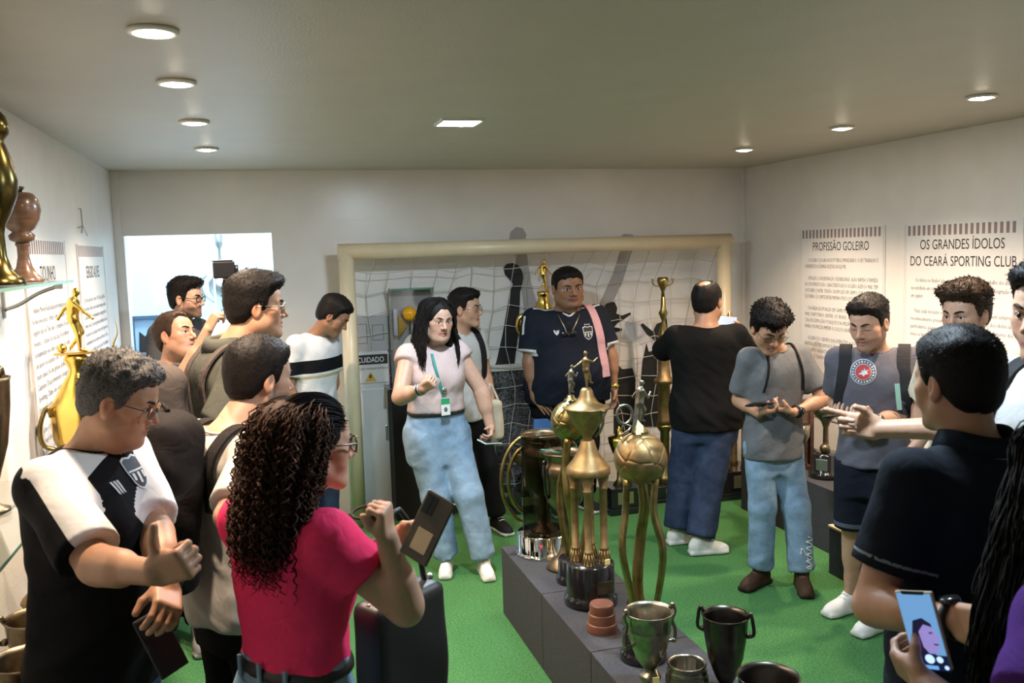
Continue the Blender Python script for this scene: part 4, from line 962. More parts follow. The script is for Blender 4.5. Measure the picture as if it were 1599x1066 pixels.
# right plinth trophies
x, y = 3.47, 5.0
t = thing('ball_on_base_trophy', 'gold football trophy on a round black base on the right plinth', 'trophy', (3.42, 4.86, .4))
MB().lathe([(.105, 0), (.105, .03), (.096, .04), (.09, .045), (.09, .15), (.08, .16), (.0001, .16)], 36).build('base', M_LACQ, t)
MB().box((-.09, -.035, .06), (-.087, .035, .13), .001, M=Matrix.Rotation(.7, 4, 'Z')).build('plaque', M_STEEL, t)
MB().ball((-.02, -.02, .19), .032).lathe([(.03, .16), (.018, .2), (.016, .32), (.03, .36), (.07, .40), (.085, .46), (.03, .48), (.03, .52)], 28).build('stem', M_BRONZE, t)
soccer_ball('ball', .085, M_GOLD, t, (0, 0, .585))
t = thing('wooden_frame_trophy', 'red-brown wooden framed plaque leaning at the wall end of the right plinth', 'plaque', (3.40, 5.12, .4))
MB().box((-.10, -.02, 0), (-.07, .02, .46), .003).box((.07, -.02, 0), (.10, .02, .46), .003).box((-.07, -.02, .42), (.07, .02, .46), .003).box((-.12, -.05, -.0), (.12, .05, .025), .003).build('frame', M_WOODR, t)
MB().box((-.07, -.005, .03), (.07, .005, .42)).build('back_board', M_WOODD, t)
MB().lathe([(.03, .03), (.012, .06), (.012, .16), (.045, .22), (.05, .30), (.0001, .29)], 20, (0, -.035, 0)).build('little_cup', M_PEWTER, t)

# ------------------------------------------------------------------ annex seen through the doorway
M_ALU = mat('aluminium', (.62, .66, .72), rough=.4, metal=.5)
t = thing('annex_display_case', 'bright glass display case with thin aluminium posts beyond the doorway', 'display case', (-.5, 8.5, 0))
MB().box((-1.0, -.3, 0), (1.2, .3, 1.36), .004).build('white_cupboard', mat('cupboard_blue_white', (.80, .85, .90), .5), t)
for px in (203, 270, 334, 396):
    x = Wy(px, 430, 8.2)[0] + .5
    MB().box((x - .008, -.3, 1.36), (x + .008, -.284, 2.6), .002).build('post', M_ALU, t)
MB().box((-1.0, -.296, 1.362), (1.2, -.291, 2.6)).build('front_pane', M_GLASS, t)
x = Wy(345, 430, 8.45)[0]
t = thing('spire_cup', 'tall pale cup with a spire and hoop handles inside the annex case', 'trophy', (x, 8.42, 1.362))
MB().lathe([(.07, 0), (.06, .02), (.02, .06), (.02, .10), (.06, .16), (.105, .26), (.11, .33), (.06, .39), (.03, .42), (.012, .5), (.010, .62), (.03, .66), (.035, .74), (.02, .78), (.004, .82), (.0001, 1.0)], 28).build('cup', M_STEEL, t)
for s in (-1, 1): MB().tube(spline([(s * .06, 0, .14), (s * .15, 0, .22), (s * .17, 0, .34), (s * .12, 0, .40)], 14), .010, 8).build('handle', M_STEEL, t)
x = Wy(236, 500, 7.3)[0]
t = thing('picture_easel', 'dark framed picture on a stand just beyond the doorway', 'easel', (x, 7.3, 0))
zt = Wy(236, 492, 7.3)[2]
fr = MB(); 
for q in (((-.15, -.02, zt - .32), (-.12, .02, zt)), ((.12, -.02, zt - .32), (.15, .02, zt)), ((-.12, -.02, zt - .03), (.12, .02, zt)), ((-.12, -.02, zt - .32), (.12, .02, zt - .29))): fr.box(*q, .003)
fr.build('frame', mat('slate_blue_frame', (.05, .10, .16), .5), t)
MB().box((-.12, .0, zt - .29), (.12, .01, zt - .03)).build('picture', mat('sky_print', (.35, .55, .75), .5), t)
MB().prism([(-.1, -.28), (.1, -.28), (.09, -.1), (.02, -.07), (-.05, -.16), (-.09, -.12)], 0, .002, frame((0, -.001, zt), (1, 0, 0), (0, 0, 1), (0, -1, 0))).build('dark_shape', M_INK, t)
for s in (-1, 1): MB().tube([(s * .11, .01, zt - .3), (s * .17, -.1, 0)], .014, 8).build('leg', M_ALU, t)
MB().tube([(0, .03, zt - .1), (0, .4, 0)], .014, 8).build('leg', M_ALU, t)
# ------------------------------------------------------------------ people
M_EYE = mat('eye_white', (.62, .58, .55), rough=.25)
M_IRIS = mat('dark_iris', (.018, .010, .007), rough=.15)
M_GLASSFRAME = mat('dark_frame', (.012, .010, .010), rough=.3)
M_TORT = mat('tortoise_frame', (.09, .035, .02), rough=.3)
M_WIRE = mat('gold_wire', (.7, .6, .42), rough=.3, metal=1)
M_HAIR = {}
def hair_mat(name, col):
    if name in MATS: return MATS[name]
    m = bpy.data.materials.new(name); nt, N, L, P = nodes_of(m)
    tc = N.new('ShaderNodeTexCoord'); n = N.new('ShaderNodeTexNoise'); n.inputs['Scale'].default_value = 260; n.inputs['Detail'].default_value = 3
    L.new(tc.outputs['Object'], n.inputs['Vector'])
    r = N.new('ShaderNodeValToRGB'); r.color_ramp.elements[0].position = .32; r.color_ramp.elements[1].position = .70
    r.color_ramp.elements[0].color = (*[c * .55 for c in col], 1); r.color_ramp.elements[1].color = (*[c * 1.5 for c in col], 1)
    L.new(n.outputs['Fac'], r.inputs['Fac']); L.new(r.outputs['Color'], P.inputs['Base Color'])
    P.inputs['Roughness'].default_value = .55; P.inputs['Specular IOR Level'].default_value = .14
    b = N.new('ShaderNodeBump'); b.inputs['Strength'].default_value = .5; b.inputs['Distance'].default_value = .003
    L.new(n.outputs['Fac'], b.inputs['Height']); L.new(b.outputs['Normal'], P.inputs['Normal'])
    MATS[name] = m; return m
BLACKHAIR = (.009, .007, .0065)
M_SOLE = mat('white_rubber', (.72, .71, .68), rough=.6)
M_BELT = mat('black_leather', (.012, .011, .011), rough=.45)
M_PHONE = mat('phone_black', (.015, .015, .017), rough=.2)

def rot_head(yaw, pitch, roll):
    """head frame: y forward; yaw as body yaw (0 = away from the camera, -90 = towards +X)"""
    a, p, r = map(math.radians, (yaw, pitch, roll))
    Rz = np.array([[math.cos(a), -math.sin(a), 0], [math.sin(a), math.cos(a), 0], [0, 0, 1]])
    Rx = np.array([[1, 0, 0], [0, math.cos(p), -math.sin(p)], [0, math.sin(p), math.cos(p)]])
    Ry = np.array([[math.cos(r), 0, math.sin(r)], [0, 1, 0], [-math.sin(r), 0, math.cos(r)]])
    return Rz @ Rx @ Ry
def on_ray(px, py, S, L, side):
    """point at distance L from S seen at pixel (px, py); side 'n' nearer / 'f' farther"""
    r = nrm(ray(px, py)); b = r @ (S - CC); c = (S - CC) @ (S - CC) - L * L; d = b * b - c
    if d < 0:
        q = CC + r * b; return S + nrm(q - S) * L
    return CC + r * (b - math.sqrt(d) if side == 'n' else b + math.sqrt(d))
SECT = {  # z, rx, y front, y back  (for a neck base at 1.435)
    'm': [(.70, .165, .115, .125), (.80, .170, .120, .130), (.90, .173, .118, .132), (1.00, .160, .112, .110), (1.10, .155, .110, .098), (1.20, .165, .118, .104), (1.29, .172, .122, .112), (1.36, .165, .105, .112), (1.41, .125, .075, .092), (1.445, .075, .055, .066)],
    'f': [(.70, .165, .105, .12), (.80, .178, .110, .135), (.90, .175, .108, .130), (1.00, .148, .100, .100), (1.08, .138, .098, .088), (1.17, .148, .106, .094), (1.26, .155, .120, .100), (1.34, .150, .098, .100), (1.40, .115, .068, .082), (1.43, .068, .05, .058)]}
STATS = []
def person(label, head, yaw, hyaw=None, pitch=0, roll=0, W=1.0, belly=0.0, sex='m', hs=1.05, fat=0.0, nose=1.0, jaw=1.0, fwd=.0, lean=0.0, side=0.0,
           skin=(.42, .24, .15), lips=(.34, .13, .10), beard=0.0, eyes=1.0, gaze=0.0, face=True, tan=None,
           shirt=None, sleeve=.62, hem=.86, neckline='crew', sh_attr=None, shirt_trim=None, fold=.0055, ease=.010,
           pants=None, pants_r=(.098, .078, .070), pants_end=.06, pants_attr=None, waist=1.0, belt=False,
           feet=None, shoe=None, sole=None, shoe_style='sneaker', hair=None, glasses=None, arms=None, hq=1.0, nails=None, arm_r=1.0, hand_sc=1.0, sh_drop=(0, 0), hidden_legs=False, hw=1.0, legs_spread=.11, knees=None):
    hx, hy, s = head
    hyaw = yaw if hyaw is None else hyaw
    hc = Ws(hx, hy, s)
    R = rot_head(hyaw, pitch, roll)
    HM = mat4(hc, *R.T)
    fb = np.array([-math.sin(math.radians(yaw)), math.cos(math.radians(yaw)), 0]); rb = np.array([fb[1], -fb[0], 0])
    up = np.array([0, 0, 1.0])
    hb = hc + R @ np.array([0, -.03, -.085]) * hs                    # where head meets neck
    nb = hb - up * .068 * hs - fb * (.022 + fwd) + rb * side            # neck base
    K = nb[2] / 1.435
    base = nb - fb * lean - up * nb[2]
    TF = mat4(base, rb, fb, up)
    tl = lambda x, y, z: base + rb * x * K + fb * y * K + up * z * K
    ln = lambda z: lean * np.clip((np.asarray(z) - .9) / .535, -.2, 1.1)
    o = thing('person', label, 'person', base)
    def L(name, me, m, parent=None):
        ob = link(name, me, m, parent or o)
        if parent is None: ob.matrix_parent_inverse = Matrix.Translation(base.tolist()).inverted()
        return ob
    hq_head = float(np.clip(1.9 / s * hq, .0033, .0038)) if face else .0046
    hq_arm = float(np.clip(3.8 / s, .0064, .0095)); hq_hand = float(np.clip(2.2 / s, .0034, .0052)); hq_cl = float(np.clip(4.4 / s, .0076, .0125))
    sec = np.array(SECT[sex]); sec[:, 1] *= W; sec[:, 2] *= (.5 + .5 * W); sec[:, 3] *= (.55 + .45 * W)
    sec[:, 2] += belly * np.exp(-((sec[:, 0] - 1.03) / .15) ** 2); sec[:, 1] += .25 * belly * np.exp(-((sec[:, 0] - 1.02) / .15) ** 2)
    zs = sec[:, 0] * K
    bz = sec[:, 0] >= .89
    body_loft = loft_fn(zs[bz], sec[bz, 1] * K * .86, sec[bz, 2] * K * .80, sec[bz, 3] * K * .80, zs[bz] * 0, ln(sec[bz, 0]))
    # ---------------- joints
    shw = (.172 if sex == 'm' else .150) * (.45 + .55 * W)
    sh = {'R': tl(shw, ln(1.385) / K - .005, 1.385) - up * sh_drop[0], 'L': tl(-shw, ln(1.385) / K - .005, 1.385) - up * sh_drop[1]}
    UA, FA, HD = .285 * K, .245 * K, .175 * K
    arms = arms or {}
    J = {}
    for q in 'RL':
        sg = 1 if q == 'R' else -1
        a = arms.get(q)
        if a is None: a = {}
        e = a.get('e'); w_ = a.get('w'); hd = a.get('h')
        if e is None: E = sh[q] + nrm(-up + rb * sg * .16 - fb * .06) * UA
        elif isinstance(e[2], str): E = on_ray(e[0], e[1], sh[q], UA * a.get('ul', 1), e[2])
        else: E = tl(*e)
        if w_ is None: Wp_ = E + nrm(-up + fb * .22 + rb * sg * -.02) * FA
        elif isinstance(w_[2], str): Wp_ = on_ray(w_[0], w_[1], E, FA * a.get('fl', 1), w_[2])
        else: Wp_ = tl(*w_)
        if hd is None: H_ = Wp_ + nrm((Wp_ - E) * .6 - up * .1) * HD
        elif isinstance(hd[2], str): H_ = on_ray(hd[0], hd[1], Wp_, HD, hd[2])
        else: H_ = tl(*hd)
        n = a.get('n'); n = -rb * sg if n is None else np.asarray(n, float)
        d = nrm(H_ - Wp_); n = nrm(n - d * (n @ d) + 1e-6)
        th = np.cross(d, n) * (1 if q == 'R' else -1)                # thumb side (right hand: d x n)
        if a.get('flipthumb'): th = -th
        J[q] = dict(S=sh[q], E=E, W=Wp_, H=H_, d=d, n=n, t=th, pose=a.get('pose', 'relax'))
    # ---------------- legs
    hipz = .90 * K
    hips = {'R': tl(.088 * (.5 + .5 * W), 0, .90), 'L': tl(-.088 * (.5 + .5 * W), 0, .90)}
    FT = {}
    for i, q in enumerate('RL'):
        sg = 1 if q == 'R' else -1
        if feet and feet.get(q):
            hp, tp = feet[q]; h0 = Wz(hp[0], hp[1], 0.0); t0 = Wz(tp[0], tp[1], 0.0)
            dv = nrm(t0 - h0); ank = h0 + dv * .055 * K + up * .085 * K
        else:
            ank = tl(sg * legs_spread, -.02, .085); dv = nrm(fb + rb * sg * .2)
        kn = (hips[q] + ank) / 2 + fb * .025 * K
        kk = (knees or {}).get(q)
        if kk is not None: kn = kn + fb * kk[1] + rb * kk[0]
        FT[q] = (ank, kn, dv)
    # ---------------- body field
    F = Field()
    F.fn(body_loft, (-.3 * W, -.3, .88 * K), (.3 * W, .3 + belly, zs[-1]), .02, 'u', TF)
    ar = arm_r * (.6 + .4 * W)
    for q in 'RL':
        j = J[q]
        F.rc(tl((.07 if q == 'R' else -.07), ln(1.41) / K - .01, 1.40), j['S'], .045 * K, .052 * K * ar, .03)
        F.rc(j['S'], j['E'], .052 * K * ar, .040 * K * ar, .02)
        v = j['W'] - j['E']
        F.rc(j['E'], j['W'], .037 * K * ar, .0265 * K * (.5 + .5 * ar), .016)
        F.rc(j['E'] + v * .12, j['E'] + v * .42, .043 * K * ar, .040 * K * ar, .02)
        ank, kn, dv = FT[q]
        F.rc(hips[q] - up * .05 * K, kn, .066 * K, .052 * K, .03); F.rc(kn, ank, .048 * K, .036 * K, .02)
        F.rc(kn + (ank - kn) * .12 - fb * .012, kn + (ank - kn) * .42 - fb * .016, .05 * K, .048 * K, .03)
    head_prims(F, HM, hs, fat, nose, jaw, 1.0, eyes, neck_to=nb - up * .02, neck_r=(.054 if sex == 'm' else .047) * (.7 + .3 * W) + .006 * fat, hi=face, hw=hw)
    nl = []; tips = {}
    for q in 'RL':
        j = J[q]
        _, tips[q] = hand_prims(F, j['W'], j['d'], j['n'], j['t'], K * (1.0 if sex == 'm' else .92) * hand_sc, j['pose'], nl)
        j['tips'] = tips[q]
    boxes = []
    for q in 'RL':
        j = J[q]
        hf = mat4(j['W'], j['t'], j['d'], j['n']); boxes.append((hf, np.array([-.075, -.015, -.085]) * 1.1 * K, np.array([.10, .195, .12]) * 1.05 * K, hq_hand))
        for A, B, r in ((j['E'], j['W'], .075), (j['S'] + (j['E'] - j['S']) * .45, j['E'], .085)):
            ax = nrm(B - A); u = np.array([1.0, 0, 0]) if abs(ax[0]) < .8 else np.array([0, 1.0, 0]); xx = nrm(np.cross(u, ax)); yy = np.cross(ax, xx)
            ln_ = np.linalg.norm(B - A); r = r * K * max(1, ar)
            boxes.append((mat4(A, xx, yy, ax), np.array([-r, -r, -.03]), np.array([r, r, ln_ + .05]), hq_arm))
    boxes.append((HM, np.array([-.105 * hw, -.13, -.20]) * hs, np.array([.105 * hw, .14, .135]) * hs, hq_head))
    allp = np.array([J[q][k] for q in 'RL' for k in 'SEWH'] + [base, hc, FT['R'][0], FT['L'][0], FT['R'][1], FT['L'][1]] + [tl(x, y, 1) for x in (-.22 * W, .22 * W) for y in (-.2, .22)])
    boxes.append((I4, allp.min(0) - .12, allp.max(0) + .12, .020))
    Vs, Qs, n0 = [], [], 0
    for i, (G, lo, hi, h) in enumerate(boxes):
        V, Q = F.mesh(G, lo, hi, h)
        if not len(Q): continue
        c = V[Q].mean(1); keep = np.ones(len(Q), bool)
        for G2, lo2, hi2, h2 in boxes[:i]:
            I2 = inv4(G2); p = c @ I2[:3, :3].T.astype(np.float32) + I2[:3, 3].astype(np.float32); mg = 2.2 * h2 + .3 * h
            keep &= ~((p > lo2 + mg) & (p < hi2 - mg)).all(1)
        Q = Q[keep]
        Vs.append(V); Qs.append(Q + n0); n0 += len(V)
    V = np.concatenate(Vs); Q = np.concatenate(Qs)
    us = np.unique(Q); rm = np.full(len(V), -1, np.int32); rm[us] = np.arange(len(us)); V = V[us]; Q = rm[Q]
    # skin tints: lips, stubble, cheeks, lash line, nails
    Lc = ((V - hc) @ R) / hs; Lc[:, 0] /= hw; x, y, z = Lc.T
    col = np.tile(np.asarray(skin, np.float32), (len(V), 1))
    inhead = (np.abs(x) < .1) & (np.abs(y) < .14) & (z > -.16) & (z < .14)
    def blend(mask, c, f=1.0):
        m_ = (np.clip(mask, 0, 1) * f)[:, None].astype(np.float32); col[:] = col * (1 - m_) + np.asarray(c, np.float32) * m_
    g = lambda cx, cy, cz, r: np.exp(-(((np.abs(x) - cx) / r) ** 2 + ((y - cy) / r) ** 2 + ((z - cz) / r) ** 2)) * inhead
    blend(g(.04, .07, -.025, .03), np.array(skin) * np.array([1.12, .86, .80]), .55)
    blend(g(0, .108, -.03, .018), np.array(skin) * np.array([1.1, .84, .78]), .5)
    blend(g(.078, -.01, 0, .04), np.array(skin) * np.array([1.1, .82, .74]), .5)
    if beard:
        jawm = np.clip((-.035 - z) / .02, 0, 1) * np.clip((y + .012) / .02, 0, 1) * inhead
        jawm = np.maximum(jawm, np.clip(1 - np.abs(z + .048) / .012, 0, 1) * (np.abs(x) < .032) * (y > .07) * inhead)
        jawm = np.maximum(jawm, np.clip((.012 - z) / .02, 0, 1) * np.clip(1 - np.abs(y - .014) / .016, 0, 1) * (np.abs(x) > .05) * inhead)
        chk = np.clip(1.25 - np.sqrt(((np.abs(x) - .035) / .022) ** 2 + ((z + .03) / .024) ** 2), 0, 1) * (y > .03)
        blend(np.clip(jawm - chk, 0, 1) * (z > -.135), (.02, .014, .012), beard)
    lm = np.clip(1.4 - np.sqrt((x / .0275) ** 2 + ((z + .067) / .0115) ** 2) * 1.1, 0, 1) * (y > .070) * inhead
    blend(np.clip(lm * 3, 0, 1), lips, .85)
    blend(np.clip(1 - np.abs(z + .0664) / .0022, 0, 1) * (np.abs(x) < .0245) * (y > .073) * inhead, np.array(lips) * .25, .8)
    eyd = np.sqrt(((np.abs(x) - .031) / .0185) ** 2 + ((z - (.0025 if eyes > .3 else -.006)) / .0045) ** 2)
    blend(np.clip(1.6 - eyd, 0, 1) * (y > .06) * inhead, (.03, .018, .014), .75 if eyes > .3 else .6)
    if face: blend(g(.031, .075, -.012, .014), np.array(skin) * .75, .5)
    for c_, r_ in nl:
        dd = np.linalg.norm(V - c_, axis=1); blend(np.clip((r_ * .95 - dd) / .002, 0, 1), nails or (np.array(skin) * .5 + .22), .7)
    me = rawmesh('body', V - base.astype(np.float32), Q); cattr(me, 'tint', col)
    bodyo = link('body', me, skin_mat(), o)
    inv = Matrix.Translation((-base).tolist())
    def add(name, V, Q, m, parent=None, attrs=None, tris=None):
        me = rawmesh(name, np.asarray(V, np.float32) - base.astype(np.float32), Q, tris)
        for k, v in (attrs or {}).items(): fattr(me, k, v)
        return link(name, me, m, parent or o)
    def addmb(mb, name, m, M=None, parent=None, label=None):
        T_ = Matrix.Translation((-base).tolist()) @ (Matrix(M.tolist()) if M is not None else Matrix())
        bmesh.ops.transform(mb.bm, matrix=T_, verts=mb.bm.verts[:])
        return mb.build(name, m, parent or o, label)
    loc = lambda P: (P - base) @ np.array([rb, fb, up]).T / K               # person-local coordinates (K = 1)
    # ---------------- eyes, brows
    HS = mat4(hc, *(R * hs * np.array([hw, 1, 1])).T)
    if face:
        for sg in (-1, 1):
            if eyes > .05:
                c = np.array([sg * .031, .0688, 0])
                e = MB().ball(c, .0136, 16); gz = math.radians(gaze)
                eo = addmb(e, 'eye', M_EYE, HS)
                gd = np.array([math.sin(gz), math.cos(gz), -.03 if eyes > .8 else -.25]); gd = nrm(gd)
                addmb(MB().ball(c + gd * .0086, .0072, 12), 'iris', M_IRIS, HS, eo)
            m_ = hair['m'] if hair else hair_mat('black_hair', BLACKHAIR)
            bt = .0044 if sex == 'm' else .0030
            addmb(MB().tube(spline([(sg * .011, .0915, .0175), (sg * .023, .0905, .0225), (sg * .037, .0825, .0250), (sg * .0515, .0685, .0175)], 10), [bt * .8, bt, bt * 1.1, bt * 1.15, bt * 1.1, bt, bt * .9, bt * .7, bt * .5, bt * .3], 6, flat=.8), 'eyebrow', hair_mat('brow_hair', (.02, .014, .012)), HS)
    # ---------------- glasses
    if glasses:
        gm, rx_, rz_, lens = glasses
        gb = MB()
        for sg in (-1, 1):
            gb.tube([(sg * .033 + rx_ * np.sign(math.cos(a)) * abs(math.cos(a)) ** .7, .0995 - .10 * abs(sg * .033 + rx_ * math.cos(a)) ** 1.0 * .25 - (.010 if sg * math.cos(a) > .5 else 0) * .6, -.001 + rz_ * np.sign(math.sin(a)) * abs(math.sin(a)) ** .7) for a in np.linspace(0, 2 * PI, 22)[:-1]], .0014 if lens != 'thick' else .0026, 6, closed=True)
            gb.tube([(sg * (.033 + rx_), .094, .004), (sg * .072, .085, .005), (sg * .0785, .03, .006), (sg * .080, -.008, .006), (sg * .079, -.022, -.008)], .0014 if lens != 'thick' else .0024, 6)
        gb.tube([(-.033 + rx_, .0975, .003), (-.0, .1035, .006), (.033 - rx_, .0975, .003)], .0014 if lens != 'thick' else .002, 6)
        go = addmb(gb, 'glasses', gm, HS)
        lb = MB()
        for sg in (-1, 1):
            lb.prism([(sg * .033 + rx_ * .96 * np.sign(math.cos(a)) * abs(math.cos(a)) ** .7, -.001 + rz_ * .96 * np.sign(math.sin(a)) * abs(math.sin(a)) ** .7) for a in np.linspace(0, 2 * PI, 22)[:-1]], 0, .0008, frame((0, .0955, 0), (1, 0, 0), (0, 0, 1), (0, -1, 0)))
        addmb(lb, 'lens', M_LENS, HS, go)
    # ---------------- shirt
    out = dict(o=o, hc=hc, R=R, HM=HM, base=base, K=K, J=J, tl=tl, fb=fb, rb=rb, nb=nb, F=F, add=add, addmb=addmb, hs=hs, s=s, FT=FT, ln=ln, skin=skin, hw=hw)
    if shirt is not None:
        S = Field()
        m_ = sec.copy(); keepz = m_[:, 0] >= min(hem - .1, .8)
        ez = ease
        sl = loft_fn(zs, sec[:, 1] * K + ez, sec[:, 2] * K + ez, sec[:, 3] * K + ez, zs * 0, ln(sec[:, 0]))
        S.fn(sl, (-.32 * W, -.32, hem * K), (.32 * W, .34 + belly, zs[-1] + .01), .02, 'u', TF)
        if sex == 'f':
            for sg in (-1, 1): S.ell((sg * .072 * K, (.075 + ln(1.22)) * K, 1.225 * K), np.array([.075, .072, .075]) * K, .04, 'u', TF)
        elif W > 1.05:
            for sg in (-1, 1): S.ell((sg * .085 * W * K, (.06 + ln(1.26)) * K, 1.255 * K), np.array([.09, .085, .08]) * K, .05, 'u', TF)
        for q in 'RL':
            sg = 1 if q == 'R' else -1; j = J[q]
            S.rc(tl(sg * .062, ln(1.41) / K - .012, 1.398), j['S'] + up * .004, .045 * K, .058 * K * ar + .004, .04)
            if sleeve > .02:
                b_ = j['S'] + (j['E'] - j['S']) * min(sleeve, 1.0)
                if sleeve <= 1: S.rc(j['S'], b_, .058 * K * ar + .006, (.062 + .006 * (ease / .01)) * K * ar, .03, cut=True)
                else:
                    S.rc(j['S'], j['E'], .060 * K * ar + .006, .052 * K * ar, .03); S.rc(j['E'], j['E'] + (j['W'] - j['E']) * (sleeve - 1), .052 * K * ar, .045 * K * ar, .03, cut=True)
            else: S.rc(j['S'], j['S'] + (j['E'] - j['S']) * .12, .056 * K * ar, .056 * K * ar, .03, cut=True)
        nax = nrm(nrm(hb - nb) + up * .9); nrad = ((.054 if sex == 'm' else .047) * (.7 + .3 * W) + .006 * fat) * hs * 1.08 + (.010 if neckline != 'scoop' else .03)
        S.rc(nb + nax * .16, nb - nax * .008, nrad, nrad, .006, 's', cut=True)
        sd = rnd.uniform(0, 50)
        def disp(X, Y, Z):
            # folds: fine creases across the flanks and towards the hem, none over the shoulders
            amt = fold * (.45 + .9 * np.clip((1.3 * K - Z) / (.35 * K), 0, 1))
            return amt * (wave(X + .25 * Z, Y, Z * .6, 42, sd) * .6 + wave(X * .6, Y * .6, Z * 1.3 + .5 * X, 70, sd + 3) * .5)
        S.fn(disp, (-.9, -.9, .3 * K), (.9, .9, 1.5 * K), .001, 'n', TF)
        if neckline == 'v': S.rc(nb + fb * .055 * K - up * .02, nb + fb * .12 * K - up * .11 * K, .045 * K, .012 * K, .006, 's')
        if neckline == 'scoop': S.rc(nb + fb * .03 * K - up * .01, nb + fb * .12 * K - up * .055 * K, .075 * K, .06 * K, .006, 's')
        hz = hem * K
        def post(D, X, Y, Z):
            return smax(D, hz + .004 * np.sin(X * 30 + sd) - Z, .006)
        al = np.array([loc(J[q][k]) * K for q in 'RL' for k in 'SE'] + ([loc(J[q]['W']) * K for q in 'RL'] if sleeve > 1 else []))
        lo = np.minimum(al.min(0) - .10, [-.26 * W, -.26 * W, hz - .03]); hi = np.maximum(al.max(0) + .10, [.26 * W, .24 + belly + .1 * (W - 1) + max(lean, 0), 1.5 * K])
        lo[2] = max(hz - .03, min(lo[2], hz - .03)) if True else lo[2]
        lo[2] = min(hz - .03, al[:, 2].min() - .1) if sleeve > .5 and al[:, 2].min() < hz else hz - .03
        if lo[2] < hz - .03: post = None
        SV, SQ = S.mesh(TF, lo, hi, hq_cl, post)
        at = {}
        if sh_attr: at = sh_attr(loc(SV), SV, out)
        so = add('shirt', SV, SQ, shirt, None, at); out['shirt'] = so; out['SV'] = SV; out['SQ'] = SQ
        tm = shirt_trim
        # neck rib / collar
        bvS = BVHTree.FromPolygons([Vector(v) for v in SV.tolist()], SQ.tolist()); out['bvhS'] = bvS
        ax1 = nrm(np.cross(fb, nax)); ax1 = ax1 if ax1 @ rb > 0 else -ax1; ax2 = np.cross(nax, ax1)
        ringp = []
        for a in np.linspace(0, 2 * PI, 41)[:-1]:
            rd = ax1 * math.cos(a) + ax2 * math.sin(a); q0 = nb + nax * .10 + rd * (nrad + .006)
            h_ = bvS.ray_cast(Vector(q0), Vector(-nax), .3); ringp.append(np.array(h_[0]) if h_[0] is not None and h_[3] < .17 else q0 * np.nan)
        ringp = np.array(ringp); dep = (ringp - nb) @ nax
        ok_ = ~np.isnan(dep); ia = np.arange(len(dep)); dep = np.interp(ia, ia[ok_], dep[ok_], period=len(dep)) if ok_.any() else dep * 0 - .01
        md = float(np.median(dep)); dep = np.clip(dep, md - .04, md + .04)
        for k_ in range(len(ringp)):
            if not ok_[k_]:
                a = 2 * PI * k_ / len(ringp); ringp[k_] = nb + nax * dep[k_] + (ax1 * math.cos(a) + ax2 * math.sin(a)) * (nrad + .006)
        for _ in range(3): dep = (np.roll(dep, 1) + dep * 2 + np.roll(dep, -1)) / 4
        ringp = ringp + (dep - (ringp - nb) @ nax)[:, None] * nax
        if neckline in ('crew', 'polo'):
            pts = [p for p in ringp]
            if neckline == 'crew': addmb(MB().tube([p - nax * .001 for p in pts], .0048, 6, closed=True), 'neck_rib', tm or shirt)
            else:
                cb = MB(); n = len(pts); V_ = []
                for i, p in enumerate(pts):
                    a = 2 * PI * i / n; dirn = ax1 * math.cos(a) + ax2 * math.sin(a); p = p - dirn * .008; gap = max(0, math.sin(a)) ** 6
                    for dr, dz in ((.002, .030), (.010, .036 - .012 * gap), (.020, .010), (.028 + .012 * gap, -.018 - .02 * gap), (.016, -.014), (.004, -.01)):
                        V_.append(p + dirn * dr * K + up * dz * K)
                V_ = np.array(V_); k6 = np.arange(6)
                q_ = np.array([[i * 6 + k, ((i + 1) % n) * 6 + k, ((i + 1) % n) * 6 + (k + 1) % 6, i * 6 + (k + 1) % 6] for i in range(n) for k in range(6)])
                cat_ = np.tile(np.array([-1, -1, -1, 1.0, -1, -1]), n) - .35
                add('collar', V_, q_, shirt_trim or shirt, None, {'m1': cat_})
    # ---------------- trousers
    if pants is not None:
        Pf = Field(); m2 = sec[sec[:, 0] <= 1.11]
        sl_ = .004 if hem > .95 else -.010
        pl = loft_fn(m2[:, 0] * K, m2[:, 1] * K + sl_, m2[:, 2] * K * .97 + .002 + min(sl_, 0), m2[:, 3] * K + sl_, m2[:, 0] * 0, ln(m2[:, 0]))
        Pf.fn(pl, (-.3 * W, -.3, .72 * K), (.3 * W, .3 + belly, waist * K), .02, 'u', TF)
        r0, r1, r2 = (np.array(pants_r) * K * (.55 + .45 * W))
        for q in 'RL':
            ank, kn, dv = FT[q]
            Pf.rc(hips[q] - up * .04 * K, kn, r0, r1, .035)
            if pants_end < .4:
                b_ = kn + (ank - kn) * (1 - (pants_end - .03) / .45)
                Pf.rc(kn, b_, r1, r2, .03, cut=True)
        sd2 = rnd.uniform(0, 50)
        def dsp(X, Y, Z):
            am = .0022 + .0065 * np.clip((.30 * K - Z) / (.25 * K), 0, 1) + .002 * np.clip((Z - .70 * K) / .15, 0, 1)
            return am * (wave(X * .7, Y * .7, Z * 1.5, 55, sd2) * .6 + wave(X, Y, Z * .5, 34, sd2 + 5) * .6)
        Pf.fn(dsp, (-.8, -.8, 0), (.8, .8, 1.1 * K), .001, 'n', TF)
        zt = waist * K; zb = (pants_end if pants_end >= .4 else 0) * K
        pp = np.array([(FT[q][i] - base) @ np.array([rb, fb, up]).T for q in 'RL' for i in (0, 1)])
        lo = np.minimum(pp.min(0) - .12, [-.25 * W, -.24 * W, 0]); hi = np.maximum(pp.max(0) + .12, [.25 * W, .2 + belly, zt + .03]); lo[2] = max(zb - .03, .0); hi[2] = zt + .03
